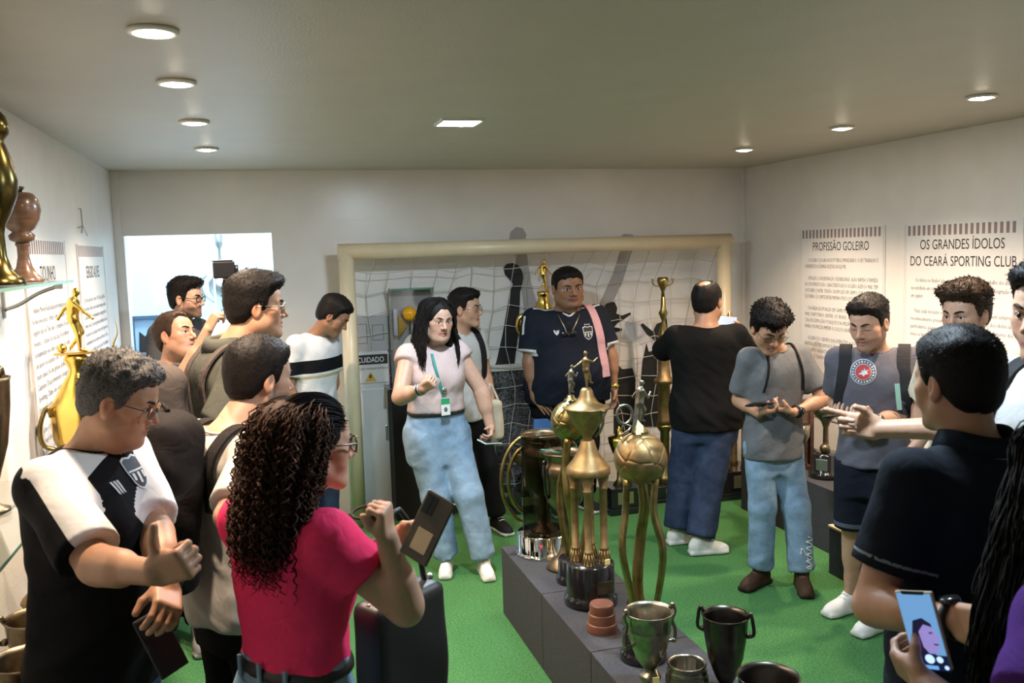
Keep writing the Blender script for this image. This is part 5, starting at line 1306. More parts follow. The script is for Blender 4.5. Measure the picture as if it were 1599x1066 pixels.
        PV, PQ = Pf.mesh(TF, lo, hi, max(hq_cl * 1.1, .0095), lambda D, X, Y, Z: smax(smax(D, Z - zt, .006), zb - Z, .006) if pants_end >= .4 else smax(D, Z - zt, .006))
        po = add('shorts' if pants_end >= .4 else 'trousers', PV, PQ, pants, None, pants_attr(loc(PV)) if pants_attr else {}); out['pants'] = po; out['PV'] = PV; out['PQ'] = PQ
        if belt:
            bl = loft_fn([(waist - .045) * K, (waist - .02) * K, (waist - .005) * K], *[np.interp([waist - .045, waist - .02, waist - .005], sec[:, 0], sec[:, c]) * K + .010 for c in (1, 2, 3)], np.zeros(3), ln(np.array([waist - .045, waist - .02, waist - .005])))
            Bf = Field(); Bf.fn(bl, (-.3, -.3, (waist - .05) * K), (.3, .35, waist * K), .01, 'u', TF)
            BV, BQ = Bf.mesh(TF, (-.27 * W, -.25 * W, (waist - .06) * K), (.27 * W, .25 + belly, (waist + .01) * K), .008)
            add('belt', BV, BQ, M_BELT)
    # ---------------- shoes
    if shoe is not None:
        for q in 'RL':
            ank, kn, dv = FT[q]; rt = np.array([dv[1], -dv[0], 0]); A = np.array([ank[0], ank[1], 0]); k = K * (1 if sex == 'm' else .92)
            SM = mat4(A, rt, dv, up); f = Field()
            f.ell((0, -.02 * k, .035 * k), np.array([.039, .052, .055]) * k, .02, 'u', SM); f.rc((0, -.03 * k, .06 * k), (0, -.01 * k, .095 * k), .040 * k, .042 * k, .02, 'u', SM)
            f.ell((0, .10 * k, .030 * k), np.array([.045, .095, .040]) * k, .03, 'u', SM); f.rc((0, .03 * k, .075 * k), (0, .13 * k, .035 * k), .032 * k, .028 * k, .03, 'u', SM)
            f.box((0, .055 * k, .014 * k), np.array([.043, .130, .015]) * k, .014 * k, .01, 'u', SM)
            f.ell((0, .13 * k, .014 * k), np.array([.049, .06, .016]) * k, .01, 'u', SM)
            SV, SQ = f.mesh(SM, (-.07, -.10, -.012), (.07, .215, .16), max(hq_cl * .7, .0075), lambda D, X, Y, Z: smax(D, .001 - Z, .003))
            lz = SV[:, 2] / k
            add('shoe', SV, SQ, shoe, None, {'m1': .026 - lz})
            lc = MB()
            for i in range(4): lc.tube([A + rt * -.022 * k + dv * (.045 + .022 * i) * k + up * (.100 - .014 * i) * k, A + dv * (.052 + .022 * i) * k + up * (.109 - .0145 * i) * k, A + rt * .022 * k + dv * (.045 + .022 * i) * k + up * (.100 - .014 * i) * k], .0035, 5)
            addmb(lc, 'laces', sole or M_SOLE)
    # ---------------- hair
    if hair: make_hair(out, hair, hq_head)
    for q in 'RL':
        j = J[q]; STATS.append((label[:34], q, 'ua', round(float(np.linalg.norm(j['E'] - j['S'])), 2), [tuple(int(v) for v in proj(j[k])[:2]) for k in 'SEWH']))
    STATS.append((label[:34], 'K', round(float(K), 3), 'pos', [round(float(v), 2) for v in base], 'neck', tuple(int(v) for v in proj(nb)[:2]), 'waist', tuple(int(v) for v in proj(tl(0, 0, 1.0))[:2])))
    return out
HL_Y = [-.12, -.09, -.05, -.02, .0, .012, .026, .040, .06, .08, .12]
HL_Z = [-.075, -.072, -.055, -.020, .016, -.016, -.006, .044, .060, .070, .072]
def make_hair(P, hp, h):
    HM, hs, hc, R, hw = P['HM'], P['hs'], P['hc'], P['R'], P['hw']
    top, side_, back = hp.get('top', .024), hp.get('side', .010), hp.get('back', .014); quiff = hp.get('quiff', 0); amp = hp.get('amp', .0014); fr = hp.get('freq', 150)
    hlz = np.array(hp.get('hz', HL_Z)) + hp.get('lift', 0); bald = hp.get('bald', 0); part_ = hp.get('fringe', 0)
    sd = rnd.uniform(0, 30)
    F = Field(.3, .12); X_ = np.array([hw, 1, 1]) * hs
    E = lambda c, r, k=.01, op='u': F.ell(np.array(c) * X_, np.array(r) * X_, k, op, HM)
    E((0, -.012, .025), (.074, .094, .09)); E((0, .02, .035), (.066, .068, .06), .02); E((0, -.03, -.03), (.060, .062, .06), .02)
    def post(D, X, Y, Z):
        x, y, z = X / hs / hw, Y / hs, Z / hs
        up_ = np.clip((z - .03) / .07, 0, 1); up_ = up_ * up_ * (3 - 2 * up_)
        bk = np.clip(-y / .08, 0, 1) * (1 - up_)
        t = side_ + (top - side_) * up_ + (back - side_) * bk + quiff * np.clip((y - .02) / .06, 0, 1) * up_
        if bald: t = t - (top + .014) * np.clip(1.25 - np.sqrt((x / .04) ** 2 + ((y + .035) / .05) ** 2), 0, 1) * bald * (z > .05)
        zl0 = np.interp(y.ravel(), HL_Y, hlz).reshape(y.shape)
        e_ = np.clip((z - zl0) / .035, 0, 1); t = .003 + (t - .003) * (hp.get('edge', .12) + (1 - hp.get('edge', .12)) * np.sqrt(e_))
        D = D - t * hs
        D = D + amp * (wave(X, Y, Z, fr, sd) + .6 * wave(Y, Z, X, fr * 1.9, sd + 2)) * (.35 + .65 * up_)
        zl = np.interp(y.ravel(), HL_Y, hlz).reshape(y.shape)
        zl = zl - part_ * np.clip((y - .05) / .03, 0, 1) * np.clip(1 - np.abs(x - .02) / .06, 0, 1)
        zl = zl + .0045 * (np.sin(x * 150 + sd) + .6 * np.sin(x * 330 + y * 90 + sd * 2))
        if hp.get('recede'): zl = zl + hp['recede'] * np.clip((y - .035) / .03, 0, 1) * np.clip(np.abs(x) / .03, .35, 1)
        return smax(D, (zl - z) * hs, .006)
    pad = max(top, back, side_) + quiff + .02
    V, Q = F.mesh(HM, np.array([-.09 * hw, -.125, -.10]) * hs - pad, np.array([.09 * hw, .11, .125]) * hs + pad, max(h * 1.3, .0044), post)
    if hp.get('extra'): pass
    # tufts: short locks combed over the surface
    n = hp.get('tufts', 2200); L = hp.get('len', .018); comb = np.array(hp.get('comb', (0, .6, .1)))
    tri = None; V0 = V
    if n and len(Q):
        c = V[Q].mean(1); e1 = V[Q[:, 2]] - V[Q[:, 0]]; e2 = V[Q[:, 3]] - V[Q[:, 1]]; nn = np.cross(e1, e2); A = np.linalg.norm(nn, axis=1); nn /= A[:, None] + 1e-12
        lc = ((c - hc) @ R) / hs
        cen = (c - hc - R @ np.array([0, -.01, .02]) * hs); flip = (nn * cen).sum(1) < 0; nn[flip] *= -1
        ok = (nn * cen).sum(1) / np.linalg.norm(cen, axis=1) > .3
        pr = A * ok; pick = RNG.choice(len(Q), n, p=pr / pr.sum()); b = c[pick] - nn[pick] * .003; lp = lc[pick]; nm = nn[pick]
        down = np.clip((.05 - lp[:, 2]) / .06, 0, 1)[:, None]
        dl = comb[None] * (1 - down) + np.array([0, -.25, -1.0])[None] * down
        d = (dl @ R.T); d = d - nm * (d * nm).sum(1, keepdims=True); d /= np.linalg.norm(d, axis=1, keepdims=True) + 1e-6
        d = d + nm * RNG.uniform(.15, .75, (n, 1)) * hp.get('stand', 1.0) + RNG.normal(0, hp.get('mess', .35), (n, 3)); d /= np.linalg.norm(d, axis=1, keepdims=True)
        ll = (L * RNG.uniform(.5, 1.2, n) * (1 - .62 * down[:, 0]))[:, None]
        sd_ = np.cross(d, nm); sd_ /= np.linalg.norm(sd_, axis=1, keepdims=True) + 1e-6; wd = hp.get('wd', .0022)
        curl = nm * hp.get('curl', -.25)
        p0, p1, p2 = b, b + d * ll * .55, b + (d + curl) * ll
        B = np.stack([p0 - sd_ * wd, p0 + sd_ * wd, p1 - sd_ * wd * .8, p1 + sd_ * wd * .8, p2], 1).reshape(-1, 3)
        i0 = len(V) + np.arange(n)[:, None] * 5
        Q = np.concatenate([Q, (i0 + np.array([0, 1, 3, 2]))]); tri = i0 + np.array([2, 3, 4]); V = np.concatenate([V, B])
    P['hair'] = P['add']('hair', V, Q, hp['m'], None, None, tri)
# ---- things people wear
def strap_on(P, pts, wdt, th, name, m, parent=None, n=24, out_dir=None):
    """flat strap along points laid on the shirt surface (pushed out by the cloth field is not needed: points are given on it)"""
    pts = spline(pts, n)
    return pts
def project_decal(P, polys, origin, right, upv, m, name, parent=None, target='S', off=.0035, dens=.012):
    """flat printed shape laid on a garment: outline points (metres, in right/up axes) projected along the view of the chest"""
    Vt, Qt = (P['SV'], P['SQ']) if target == 'S' else (P['PV'], P['PQ'])
    bv = P.get('bvh' + target)
    if bv is None: bv = P['bvh' + target] = BVHTree.FromPolygons([Vector(v) for v in Vt.tolist()], Qt.tolist())
    nrmv = nrm(np.cross(right, upv)); bm = bmesh.new()
    for po in polys:
        vs_ = [bm.verts.new((p[0], p[1], 0)) for p in po]
        try: bm.faces.new(vs_)
        except ValueError: pass
    bmesh.ops.triangulate(bm, faces=bm.faces[:])
    for _ in range(4):
        es = [e for e in bm.edges if e.calc_length() > dens]
        if not es: break
        bmesh.ops.subdivide_edges(bm, edges=es, cuts=1); bmesh.ops.triangulate(bm, faces=bm.faces[:])
    return _lay(P, bm, origin, right, upv, nrmv, bv, m, name, parent, off)
def _lay(P, bm, origin, right, upv, nrmv, bv, m, name, parent, off):
    o0 = np.asarray(origin, float); lastd = None
    for v in bm.verts:
        p = o0 + right * v.co.x + upv * v.co.y
        hit = bv.ray_cast(Vector(p + nrmv * .30), Vector(-nrmv), .6)
        if hit[0] is not None: q = np.array(hit[0]) + nrmv * off; lastd = (q - p) @ nrmv
        else: q = p + nrmv * (lastd or 0)
        v.co = Vector(q - P['base'])
    me = bpy.data.meshes.new(name); bm.to_mesh(me); bm.free()
    return link(name, me, m, parent or P['shirt'])
def project_text(P, body, cap, width, origin, right, upv, m, name='lettering', parent=None, target='S'):
    me = text_mesh(body, 1.0, res=2); xs = [v.co.x for v in me.vertices]; w0 = max(xs) - min(xs); mid = (max(xs) + min(xs)) / 2
    bm = bmesh.new(); bm.from_mesh(me); bpy.data.meshes.remove(me)
    for v in bm.verts: v.co = Vector(((v.co.x - mid) * width / w0, v.co.y * cap / .73, 0))
    project_decal(P, [], origin, right, upv, m, '_x', None, target) if ('bvh' + target) not in P else None
    return _lay(P, bm, origin, right, upv, nrm(np.cross(right, upv)), P['bvh' + target], m, name, parent, .004)
def surf(P, px, py, target='S', off=0.004):
    """point on a garment seen at a pixel of the photograph"""
    Vt, Qt = (P['SV'], P['SQ']) if target == 'S' else (P['PV'], P['PQ'])
    k = 'bvh' + target
    if k not in P: P[k] = BVHTree.FromPolygons([Vector(v) for v in Vt.tolist()], Qt.tolist())
    r = nrm(ray(px, py)); h = P[k].ray_cast(Vector(CC), Vector(r), 20)
    if h[0] is None:
        b = r @ (P['nb'] - CC); n = P[k].find_nearest(Vector(CC + r * b)); return np.array(n[0]) + np.array(n[1]) * off, np.array(n[1])
    nn = np.array(h[1]); nn = nn if nn @ r < 0 else -nn
    return np.array(h[0]) + nn * off, nn
def ribbon(P, pts, wdt, m, name, parent=None, th=.004, normals=None, target='S'):
    """band following surface points (list of world points + outward normals)"""
    c = spline([p for p, _ in pts], max(12, len(pts) * 5)); nn = np.array([n for _, n in pts]); u = np.linspace(0, len(nn) - 1, len(c))
    N = np.stack([np.interp(u, np.arange(len(nn)), nn[:, i]) for i in range(3)], 1); N /= np.linalg.norm(N, axis=1, keepdims=True)
    Tn = np.gradient(c, axis=0); B = np.cross(Tn, N); B /= np.linalg.norm(B, axis=1, keepdims=True) + 1e-9
    V = np.stack([c - B * wdt / 2, c + B * wdt / 2, c + B * wdt / 2 + N * th, c - B * wdt / 2 + N * th], 1).reshape(-1, 3)
    q = np.array([[i * 4 + k, i * 4 + (k + 1) % 4, (i + 1) * 4 + (k + 1) % 4, (i + 1) * 4 + k] for i in range(len(c) - 1) for k in range(4)] + [[0, 1, 2, 3], [len(c) * 4 - 4, len(c) * 4 - 3, len(c) * 4 - 2, len(c) * 4 - 1]])
    me = rawmesh(name, V, q, smooth=False)
    if parent is None: return link(name, me, m)
    me.transform(Matrix.Translation((-P['base']).tolist())); return link(name, me, m, parent)
def watch(P, q, m, face_m=None, t=.93, face_dir=None):
    j = P['J'][q]; ax = nrm(j['W'] - j['E']); c = j['E'] + (j['W'] - j['E']) * t; K = P['K']
    fd = -j['n'] if face_dir is None else np.asarray(face_dir, float); fd = nrm(fd - ax * (fd @ ax)); sd = np.cross(ax, fd)
    r = .0335 * K
    MBx = MB().tube([c + (fd * math.cos(a) * .95 + sd * math.sin(a)) * r for a in np.linspace(0, 2 * PI, 25)[:-1]], .0075, 6, closed=True, flat=1.0)
    wo = P['addmb'](MBx, 'wristwatch', m)
    P['addmb'](MB().lathe([(.019, 0), (.020, .004), (.018, .010), (.0001, .010)], 24, M=frame(c + fd * (r + .001), sd, ax, fd)), 'watch_case', face_m or M_PHONE, None, wo)
    return wo
# ------------------------------------------------------------------ the visitors
H_BLACK = hair_mat('black_hair', BLACKHAIR); H_BROWN = hair_mat('dark_brown_hair', (.035, .020, .012)); H_GREY = hair_mat('grey_hair', (.075, .072, .07)); H_CURLY = hair_mat('curly_brown_hair', (.050, .022, .012))
LIGHT, TAN, BROWN, DEEP = (.52, .30, .205), (.42, .225, .135), (.30, .150, .085), (.235, .115, .065)
JEANS_L, JEANS_M, JEANS_D = (.215, .315, .43), (.17, .30, .47), (.028, .042, .080)
c_black = cloth('black_jersey', (.007, .007, .008), (.66, .65, .64), rough=.85)
c_blackplain = cloth('black_cotton', (.007, .0067, .0067), rough=.9)
c_blackpants = cloth('black_trouser_cloth', (.008, .008, .009), rough=.9)
c_pinkhot = cloth('hot_pink_knit', (.86, .045, .15), rough=.8, fade=.06, bump=.8)
c_palegrey = cloth('pale_grey_cotton', (.50, .48, .44), rough=.9)
c_olive = cloth('olive_grey_pique', (.080, .083, .070), rough=.9)
c_darkgrey = cloth('dark_grey_cotton', (.075, .075, .08), rough=.9)
c_whiteband = cloth('white_cotton_black_band', (.60, .61, .62), (.008, .008, .010), (.42, .36, .22), rough=.9)
c_pinkpale = cloth('pale_pink_cotton', (.50, .385, .365), rough=.88, fade=.05)
c_white = cloth('white_cotton', (.47, .47, .46), rough=.9)
c_navyjersey = cloth('navy_jersey', (.011, .014, .024), (.60, .60, .60), rough=.75)
c_grey = cloth('mid_grey_cotton', (.135, .140, .145), rough=.92)
c_slate = cloth('slate_cotton', (.115, .112, .135), rough=.92)
c_yellow = cloth('pale_yellow_cotton', (.68, .65, .50), rough=.9)
c_navypolo = cloth('dark_navy_pique', (.010, .014, .022), (.22, .25, .30), rough=.85)
c_purple = cloth('purple_cotton', (.085, .026, .20), rough=.85)
c_jeanl = cloth('light_denim', JEANS_L, rough=.92, fade=.3, fscale=9)
c_jeanm = cloth('mid_denim', JEANS_M, rough=.92, fade=.35, fscale=9)
c_jeand = cloth('dark_denim', JEANS_D, rough=.92, fade=.4, fscale=9)
c_navyshort = cloth('navy_short_cloth', (.012, .014, .024), (.10, .11, .14), rough=.9)
c_whiteshoe = cloth('white_leather', (.68, .67, .63), (.62, .60, .56), rough=.5, fade=.04, bump=.1)
c_brownshoe = cloth('brown_leather', (.055, .030, .018), (.03, .022, .016), rough=.55, bump=.2)
c_blackshoe = cloth('black_shoe', (.012, .012, .013), (.66, .65, .62), rough=.6, bump=.1)
c_greyshoe = cloth('grey_trainer', (.24, .22, .20), (.5, .48, .45), rough=.7, bump=.2)

def hair(m, **k): return dict(m=m, **k)

# 1 ---- man with grey hair, black and white shirt, arms folded low
def attr1(l, V, P):
    m = np.full(len(V), -1.0)
    for q in 'RL':
        S, E = P['J'][q]['S'], P['J'][q]['E']; N0 = P['nb'] + (S - P['nb']) * .3
        for A, B, k in ((N0, S, 0), (S, E, 1)):
            ax = nrm(B - A); L_ = np.linalg.norm(B - A); r = V - A; t = r @ ax
            f = nrm(P['fb'] - ax * (P['fb'] @ ax)); w_ = r @ f; dist = np.linalg.norm(r - t[:, None] * ax, axis=1)
            ctr = .030 + .006 * k
            v = .047 - np.abs(w_ - ctr); v = np.where((t > (-.05 if k else -.02)) & (t < L_ + .05) & (dist < .105), v, -1)
            if k == 0: v = np.where((V[:, 2] > A[2] - .05), v, -1)
            m = np.maximum(m, v)
    return {'m1': m}
p1 = person('grey haired man with glasses in a black shirt with white shoulder panels', (188, 624, 610), -112, -98, pitch=-20, W=1.06, belly=.06, fat=.45, fwd=.015, lean=.02, skin=TAN, beard=.12, hs=.93,
    shirt=c_black, sh_attr=attr1, sleeve=.86, hem=.79, ease=.016, pants=c_jeand, shoe=c_blackshoe,
    arms={'R': dict(e=(150, 882, 'n'), w=(240, 894, 'n'), h=(338, 866, 'n'), n=(.1, 1, .1), pose='thumb'), 'L': dict(e=(243, 828, 'n'), w=(262, 915, 'n'), h=(262, 985, 'n'), n=(-.25, 1, 0), pose='hold')},
    hair=hair(H_GREY, top=.024, side=.010, back=.013, quiff=.004, tufts=5200, len=.020, mess=.6, wd=.0013, curl=-.5, amp=.004, freq=130), glasses=(M_GLASSFRAME, .023, .017, 'thin'))
# 2 ---- young woman with long curly hair, pink top
p2 = person('young woman with long curly brown hair in a bright pink top, seen from behind', (489, 693, 640), -52, -72, pitch=-4, W=1.10, sex='f', hs=.97, fwd=.03, skin=LIGHT, eyes=.9, belly=.015,
    shirt=c_pinkhot, sleeve=.47, hem=1.02, ease=.007, fold=.004, pants=c_jeanl, waist=1.055, belt=True, shoe=c_whiteshoe, nails=(.72, .50, .48), glasses=(M_TORT, .025, .020, 'thick'),
    arms={'R': dict(e=(634, 950, 'f'), w=(604, 838, 'n'), h=(596, 742, 'n'), n=(-.8, .5, .1), pose='fist'), 'L': dict(e=(610, 935, 'f'), w=(622, 842, 'n'), h=(715, 806, 'n'), n=(.15, -1, .1), pose='hold')}, arm_r=1.08)
# 3 ---- bearded young man in a pale grey tee carrying the black backpack
p3 = person('bearded young man in a pale grey T-shirt wearing a black backpack, face turned away', (407, 590, 478), -58, -64, pitch=-6, W=1.08, belly=.03, fwd=.07, skin=LIGHT, beard=.75, hs=1.05,
    shirt=c_palegrey, sleeve=.85, hem=.80, ease=.016, fold=.006, pants=c_blackpants, shoe=c_blackshoe,
    arms={'R': dict(e=(356, 806, 'n'), w=(425, 842, 'n')), 'L': dict()},
    hair=hair(H_BLACK, top=.024, side=.012, back=.015, tufts=5500, len=.013, mess=.7, wd=.0012, curl=-.6))
# 4 ---- tall man in olive polo
p4 = person('tall man in an olive grey polo with thin rimmed glasses, looking right', (401, 479, 395), -72, -84, pitch=-2, W=1.12, belly=.05, fat=.6, fwd=.06, skin=TAN, beard=.12, hs=1.06,
    shirt=c_olive, sleeve=.72, hem=.82, ease=.014, neckline='polo', pants=c_blackpants, shoe=c_blackshoe,
    arms={'R': dict(e=(318, 716, 'n'), w=(372, 770, 'n')), 'L': dict()},
    hair=hair(H_BLACK, top=.028, side=.013, back=.017, quiff=.012, tufts=3500, len=.02, comb=(.3, .7, .2), mess=.4, wd=.0013), glasses=(M_WIRE, .023, .016, 'thin'))
# 5 ---- man filming with raised gimbal
p5 = person('man with receding hair raising a small camera on a grip above his face', (275, 524, 305), -112, -122, pitch=14, roll=-8, W=1.0, fat=.3, skin=(.46, .24, .15), beard=.2, hs=1.03,
    shirt=c_darkgrey, sleeve=.8, hem=.82, pants=c_blackpants, shoe=c_greyshoe, feet={'R': ((262, 1012), (244, 1046)), 'L': ((312, 1000), (318, 1030))},
    arms={'R': dict(e=(290, 584, 'n'), w=(328, 508, 'n'), h=(353, 462, 'n'), n=(.9, .5, .1), pose='grip'), 'L': dict(e=(316, 606, 'f'), w=(352, 540, 'f'), h=(362, 500, 'f'), n=(-.5, -.8, .1), pose='grip')},
    hair=hair(H_BROWN, top=.014, side=.010, back=.013, recede=.045, tufts=1800, len=.014, mess=.4))
# 6 ---- man in the doorway
p6 = person('young bearded man with dark glasses and a quiff standing before the bright doorway', (291, 466, 252), -125, -112, pitch=-2, W=.98, skin=LIGHT, beard=.7, hs=1.02,
    shirt=c_darkgrey, sleeve=.6, hem=.82, pants=c_jeand, shoe=c_blackshoe,
    hair=hair(H_BLACK, top=.026, side=.008, back=.010, quiff=.016, tufts=1800, len=.022, comb=(.2, .8, .5), mess=.3), glasses=(M_GLASSFRAME, .024, .017, 'thick'))
# 7 ---- teen in a white tee with black band
def attr7(l, V, P):
    z = l[:, 2] + .03 * l[:, 0]; tor = np.abs(l[:, 0]) < .26
    return {'m1': np.where(tor, .043 - np.abs(z - 1.245), -1), 'm2': np.where(tor, .010 - np.abs(z - 1.175), -1)}
p7 = person('young man in a white T-shirt with black chest band, head bent beside the goal post', (521, 493, 246), -138, -104, pitch=-34, W=.92, fwd=.05, lean=.05, skin=BROWN, hs=1.0, eyes=0,
    shirt=c_whiteband, sh_attr=attr7, sleeve=.72, hem=.80, ease=.018, pants=c_jeand, shoe=c_whiteshoe,
    arms={'L': dict(e=(521, 604, 'f'), w=(500, 650, 'f')), 'R': dict(e=(450, 606, 'f'), w=(480, 655, 'f'))},
    hair=hair(H_BLACK, top=.028, side=.014, back=.016, tufts=2000, len=.014, mess=.6, curl=-.6))
# 8 ---- woman with lanyard
p8 = person('woman with long black hair in a pale pink top and light blue jeans, fist raised', (683, 499, 269), -172, -165, pitch=-7, roll=-3, W=1.14, sex='f', hs=1.02, fat=.25, skin=(.46, .275, .195), lips=(.32, .105, .09), eyes=.75, belly=.02,
    shirt=c_pinkpale, sleeve=.16, hem=1.02, ease=.014, pants=c_jeanl, pants_r=(.106, .084, .076), waist=1.05, belt=True, shoe=c_whiteshoe, pants_end=.045,
    feet={'R': ((698, 886), (695, 906)), 'L': ((754, 890), (766, 911))}, sh_drop=(.01, .01), arm_r=1.12,
    arms={'R': dict(e=(624, 620, 'n'), w=(661, 606, 'n'), h=(690, 589, 'n'), n=(.25, 1, .3), pose='fist'), 'L': dict(e=(753, 612, 'f'), w=(767, 672, 'n'), h=(763, 700, 'n'), n=(-.8, -.3, 0), pose='hold')})
# 9 ---- man behind the woman
p9 = person('young man with thin glasses in a white shirt half hidden behind the woman', (727, 482, 238), -150, -124, pitch=0, W=.95, skin=(.45, .25, .16), hs=1.02,
    shirt=c_white, sleeve=.6, hem=.82, pants=c_blackpants, shoe=c_blackshoe,
    feet={'R': ((745, 822), (748, 834)), 'L': ((772, 824), (790, 834))},
    arms={'L': dict(e=(764, 612, 'f'), w=(770, 640, 'n'))},
    hair=hair(H_BLACK, top=.026, side=.008, back=.011, quiff=.010, tufts=1600, len=.018, comb=(.5, .6, .3), mess=.3), glasses=(M_WIRE, .024, .017, 'thin'))
# 10 --- man in club shirt
def attr10(l, V, P):
    m = np.full(len(V), -1.0)
    for q in 'RL':
        S, E = P['J'][q]['S'], P['J'][q]['E']; N0 = P['nb'] + (S - P['nb']) * .35
        ax = nrm(E - S); r = V - S; t = r @ ax; end = np.linalg.norm(E - S) * .80
        dist = np.linalg.norm(r - t[:, None] * ax, axis=1)
        m = np.maximum(m, np.where((dist < .10) & (t < end + .03) & (np.abs(l[:, 0]) > .17), t - (end - .018), -1))
        f = nrm(np.cross(ax, P['fb'])); f = f if f @ P['rb'] * (1 if q == 'R' else -1) > 0 else -f
        for A, B in ((N0, S), (S, E)):
            a2 = nrm(B - A); r2 = V - A; t2 = r2 @ a2; w2 = r2 @ nrm(P['fb'] - a2 * (P['fb'] @ a2)); d2 = np.linalg.norm(r2 - t2[:, None] * a2, axis=1)
            top = r2 @ (np.array([0, 0, 1.0]) + P['rb'] * (1 if q == 'R' else -1)) > 0
            m = np.maximum(m, np.where((t2 > -.02) & (t2 < np.linalg.norm(B - A)) & (d2 < .12) & top, .011 - np.abs(w2 - .03), -1))
    return {'m1': m}
p10 = person('heavy set man in a navy club shirt with white trim and crest, facing the camera', (887, 449, 222), -176, -178, pitch=-4, roll=2, W=1.72, belly=.08, fat=.8, hw=1.22, jaw=1.0, skin=BROWN, lips=(.20, .075, .06), hs=1.12, eyes=.75, beard=.12, nose=1.15,
    shirt=c_navyjersey, sh_attr=attr10, sleeve=.80, hem=.80, ease=.016, neckline='v', pants=c_blackpants, shoe=c_blackshoe, arm_r=1.0,
    arms={'R': dict(e=(823, 612, 'f'), w=(838, 648, 'n'), h=(866, 652, 'n'), n=(.3, 1, -.4), pose='flat'), 'L': dict(e=(968, 600, 'f'), w=(965, 655, 'n'), h=(962, 695, 'n'))},
    hair=hair(H_BLACK, top=.020, side=.008, back=.012, tufts=1800, len=.012, comb=(0, .8, .6), mess=.35))
# 11 --- man from behind with phone
p11 = person('balding man in a black T-shirt and dark jeans, seen from behind', (1104, 470, 249), -18, -48, pitch=-2, W=1.24, belly=.04, fat=.5, skin=TAN, hs=1.08, beard=.3,
    shirt=c_blackplain, sleeve=.85, hem=.775, ease=.018, fold=.007, pants=c_jeand, pants_r=(.108, .090, .085), shoe=c_whiteshoe,
    feet={'R': ((1080, 866), (1132, 862)), 'L': ((1046, 850), (1082, 846))},
    arms={'R': dict(e=(1172, 552, 'f'), w=(1158, 518, 'f'), h=(1138, 497, 'f'), n=(-.7, .2, .2), pose='hold'), 'L': dict(e=(1030, 552, 'f'), w=(1090, 522, 'f'), h=(1122, 505, 'f'), n=(.6, .3, .3), pose='hold')},
    hair=hair(H_BLACK, top=.012, side=.009, back=.012, bald=1.0, tufts=1800, len=.010, mess=.3))
# 12 --- young man in grey tee reading his phone
p12 = person('young man in a grey T-shirt and pale jeans, head bowed over his phone', (1201, 512, 300), 177, 172, pitch=-32, W=.90, fwd=.03, lean=.02, side=-.095, skin=TAN, hs=1.03, eyes=0,
    shirt=c_grey, sleeve=.78, hem=.79, ease=.020, fold=.005, pants=c_jeanl, pants_r=(.098, .082, .080), shoe=c_brownshoe, sole=mat('brown_laces', (.12, .07, .04), .8),
    feet={'R': ((1196, 908), (1152, 928)), 'L': ((1250, 912), (1264, 943))},
    arms={'R': dict(e=(1153, 624, 'f'), w=(1184, 646, 'n'), h=(1234, 636, 'n'), n=(.1, .2, 1), pose='hold'), 'L': dict(e=(1292, 634, 'f'), w=(1240, 644, 'n'), h=(1190, 634, 'n'), n=(0, .25, 1), pose='hold')},
    hair=hair(H_BLACK, top=.036, side=.016, back=.018, quiff=.010, fringe=.030, tufts=3600, len=.026, mess=.7, comb=(.3, .9, 0), curl=-.4), glasses=(M_GLASSFRAME, .024, .016, 'thin'))
# 13 --- young man with moustache, backpack and round badge print
p13 = person('young man with a moustache in a slate T-shirt with round red print', (1357, 504, 335), 140, 114, pitch=-16, W=.96, fwd=.02, skin=LIGHT, hs=1.0, eyes=0, beard=.38,
    shirt=c_slate, sleeve=.72, hem=.86, ease=.018, fold=.006, pants=c_navyshort, pants_end=.50, pants_r=(.105, .095, .09), pants_attr=lambda l: {'m1': .012 - np.abs(l[:, 2] - .535)}, shoe=c_whiteshoe,
    feet={'R': ((1340, 950), (1304, 960)), 'L': ((1385, 978), (1352, 990))},
    arms={'R': dict(e=(1306, 628, 'f'), w=(1328, 656, 'n'), h=(1300, 645, 'n'), n=(.2, .2, 1), pose='hold'), 'L': dict(e=(1400, 658, 'n'), w=(1361, 657, 'n'), h=(1316, 651, 'n'), n=(.1, .3, 1), pose='hold')},
    hair=hair(H_BLACK, top=.026, side=.007, back=.009, quiff=.012, tufts=2200, len=.014, mess=.5, comb=(0, .8, .4)))
# 14 --- young man in pale yellow tee
p14 = person('young man with dark swept hair in a pale yellow T-shirt, standing at the wall panels', (1508, 489, 372), 112, 104, pitch=-8, W=1.0, skin=LIGHT, hs=1.02, beard=.45, jaw=1.05,
    shirt=c_yellow, sleeve=.8, hem=.80, ease=.018, pants=c_blackpants, shoe=c_whiteshoe,
    arms={'L': dict(e=(1436, 640, 'n'), w=(1420, 712, 'n')), 'R': dict(e=(1440, 630, 'f'))},
    hair=hair(H_BROWN, top=.032, side=.011, back=.013, quiff=.020, tufts=3600, len=.026, mess=.45, comb=(.2, .8, .5), curl=-.35))
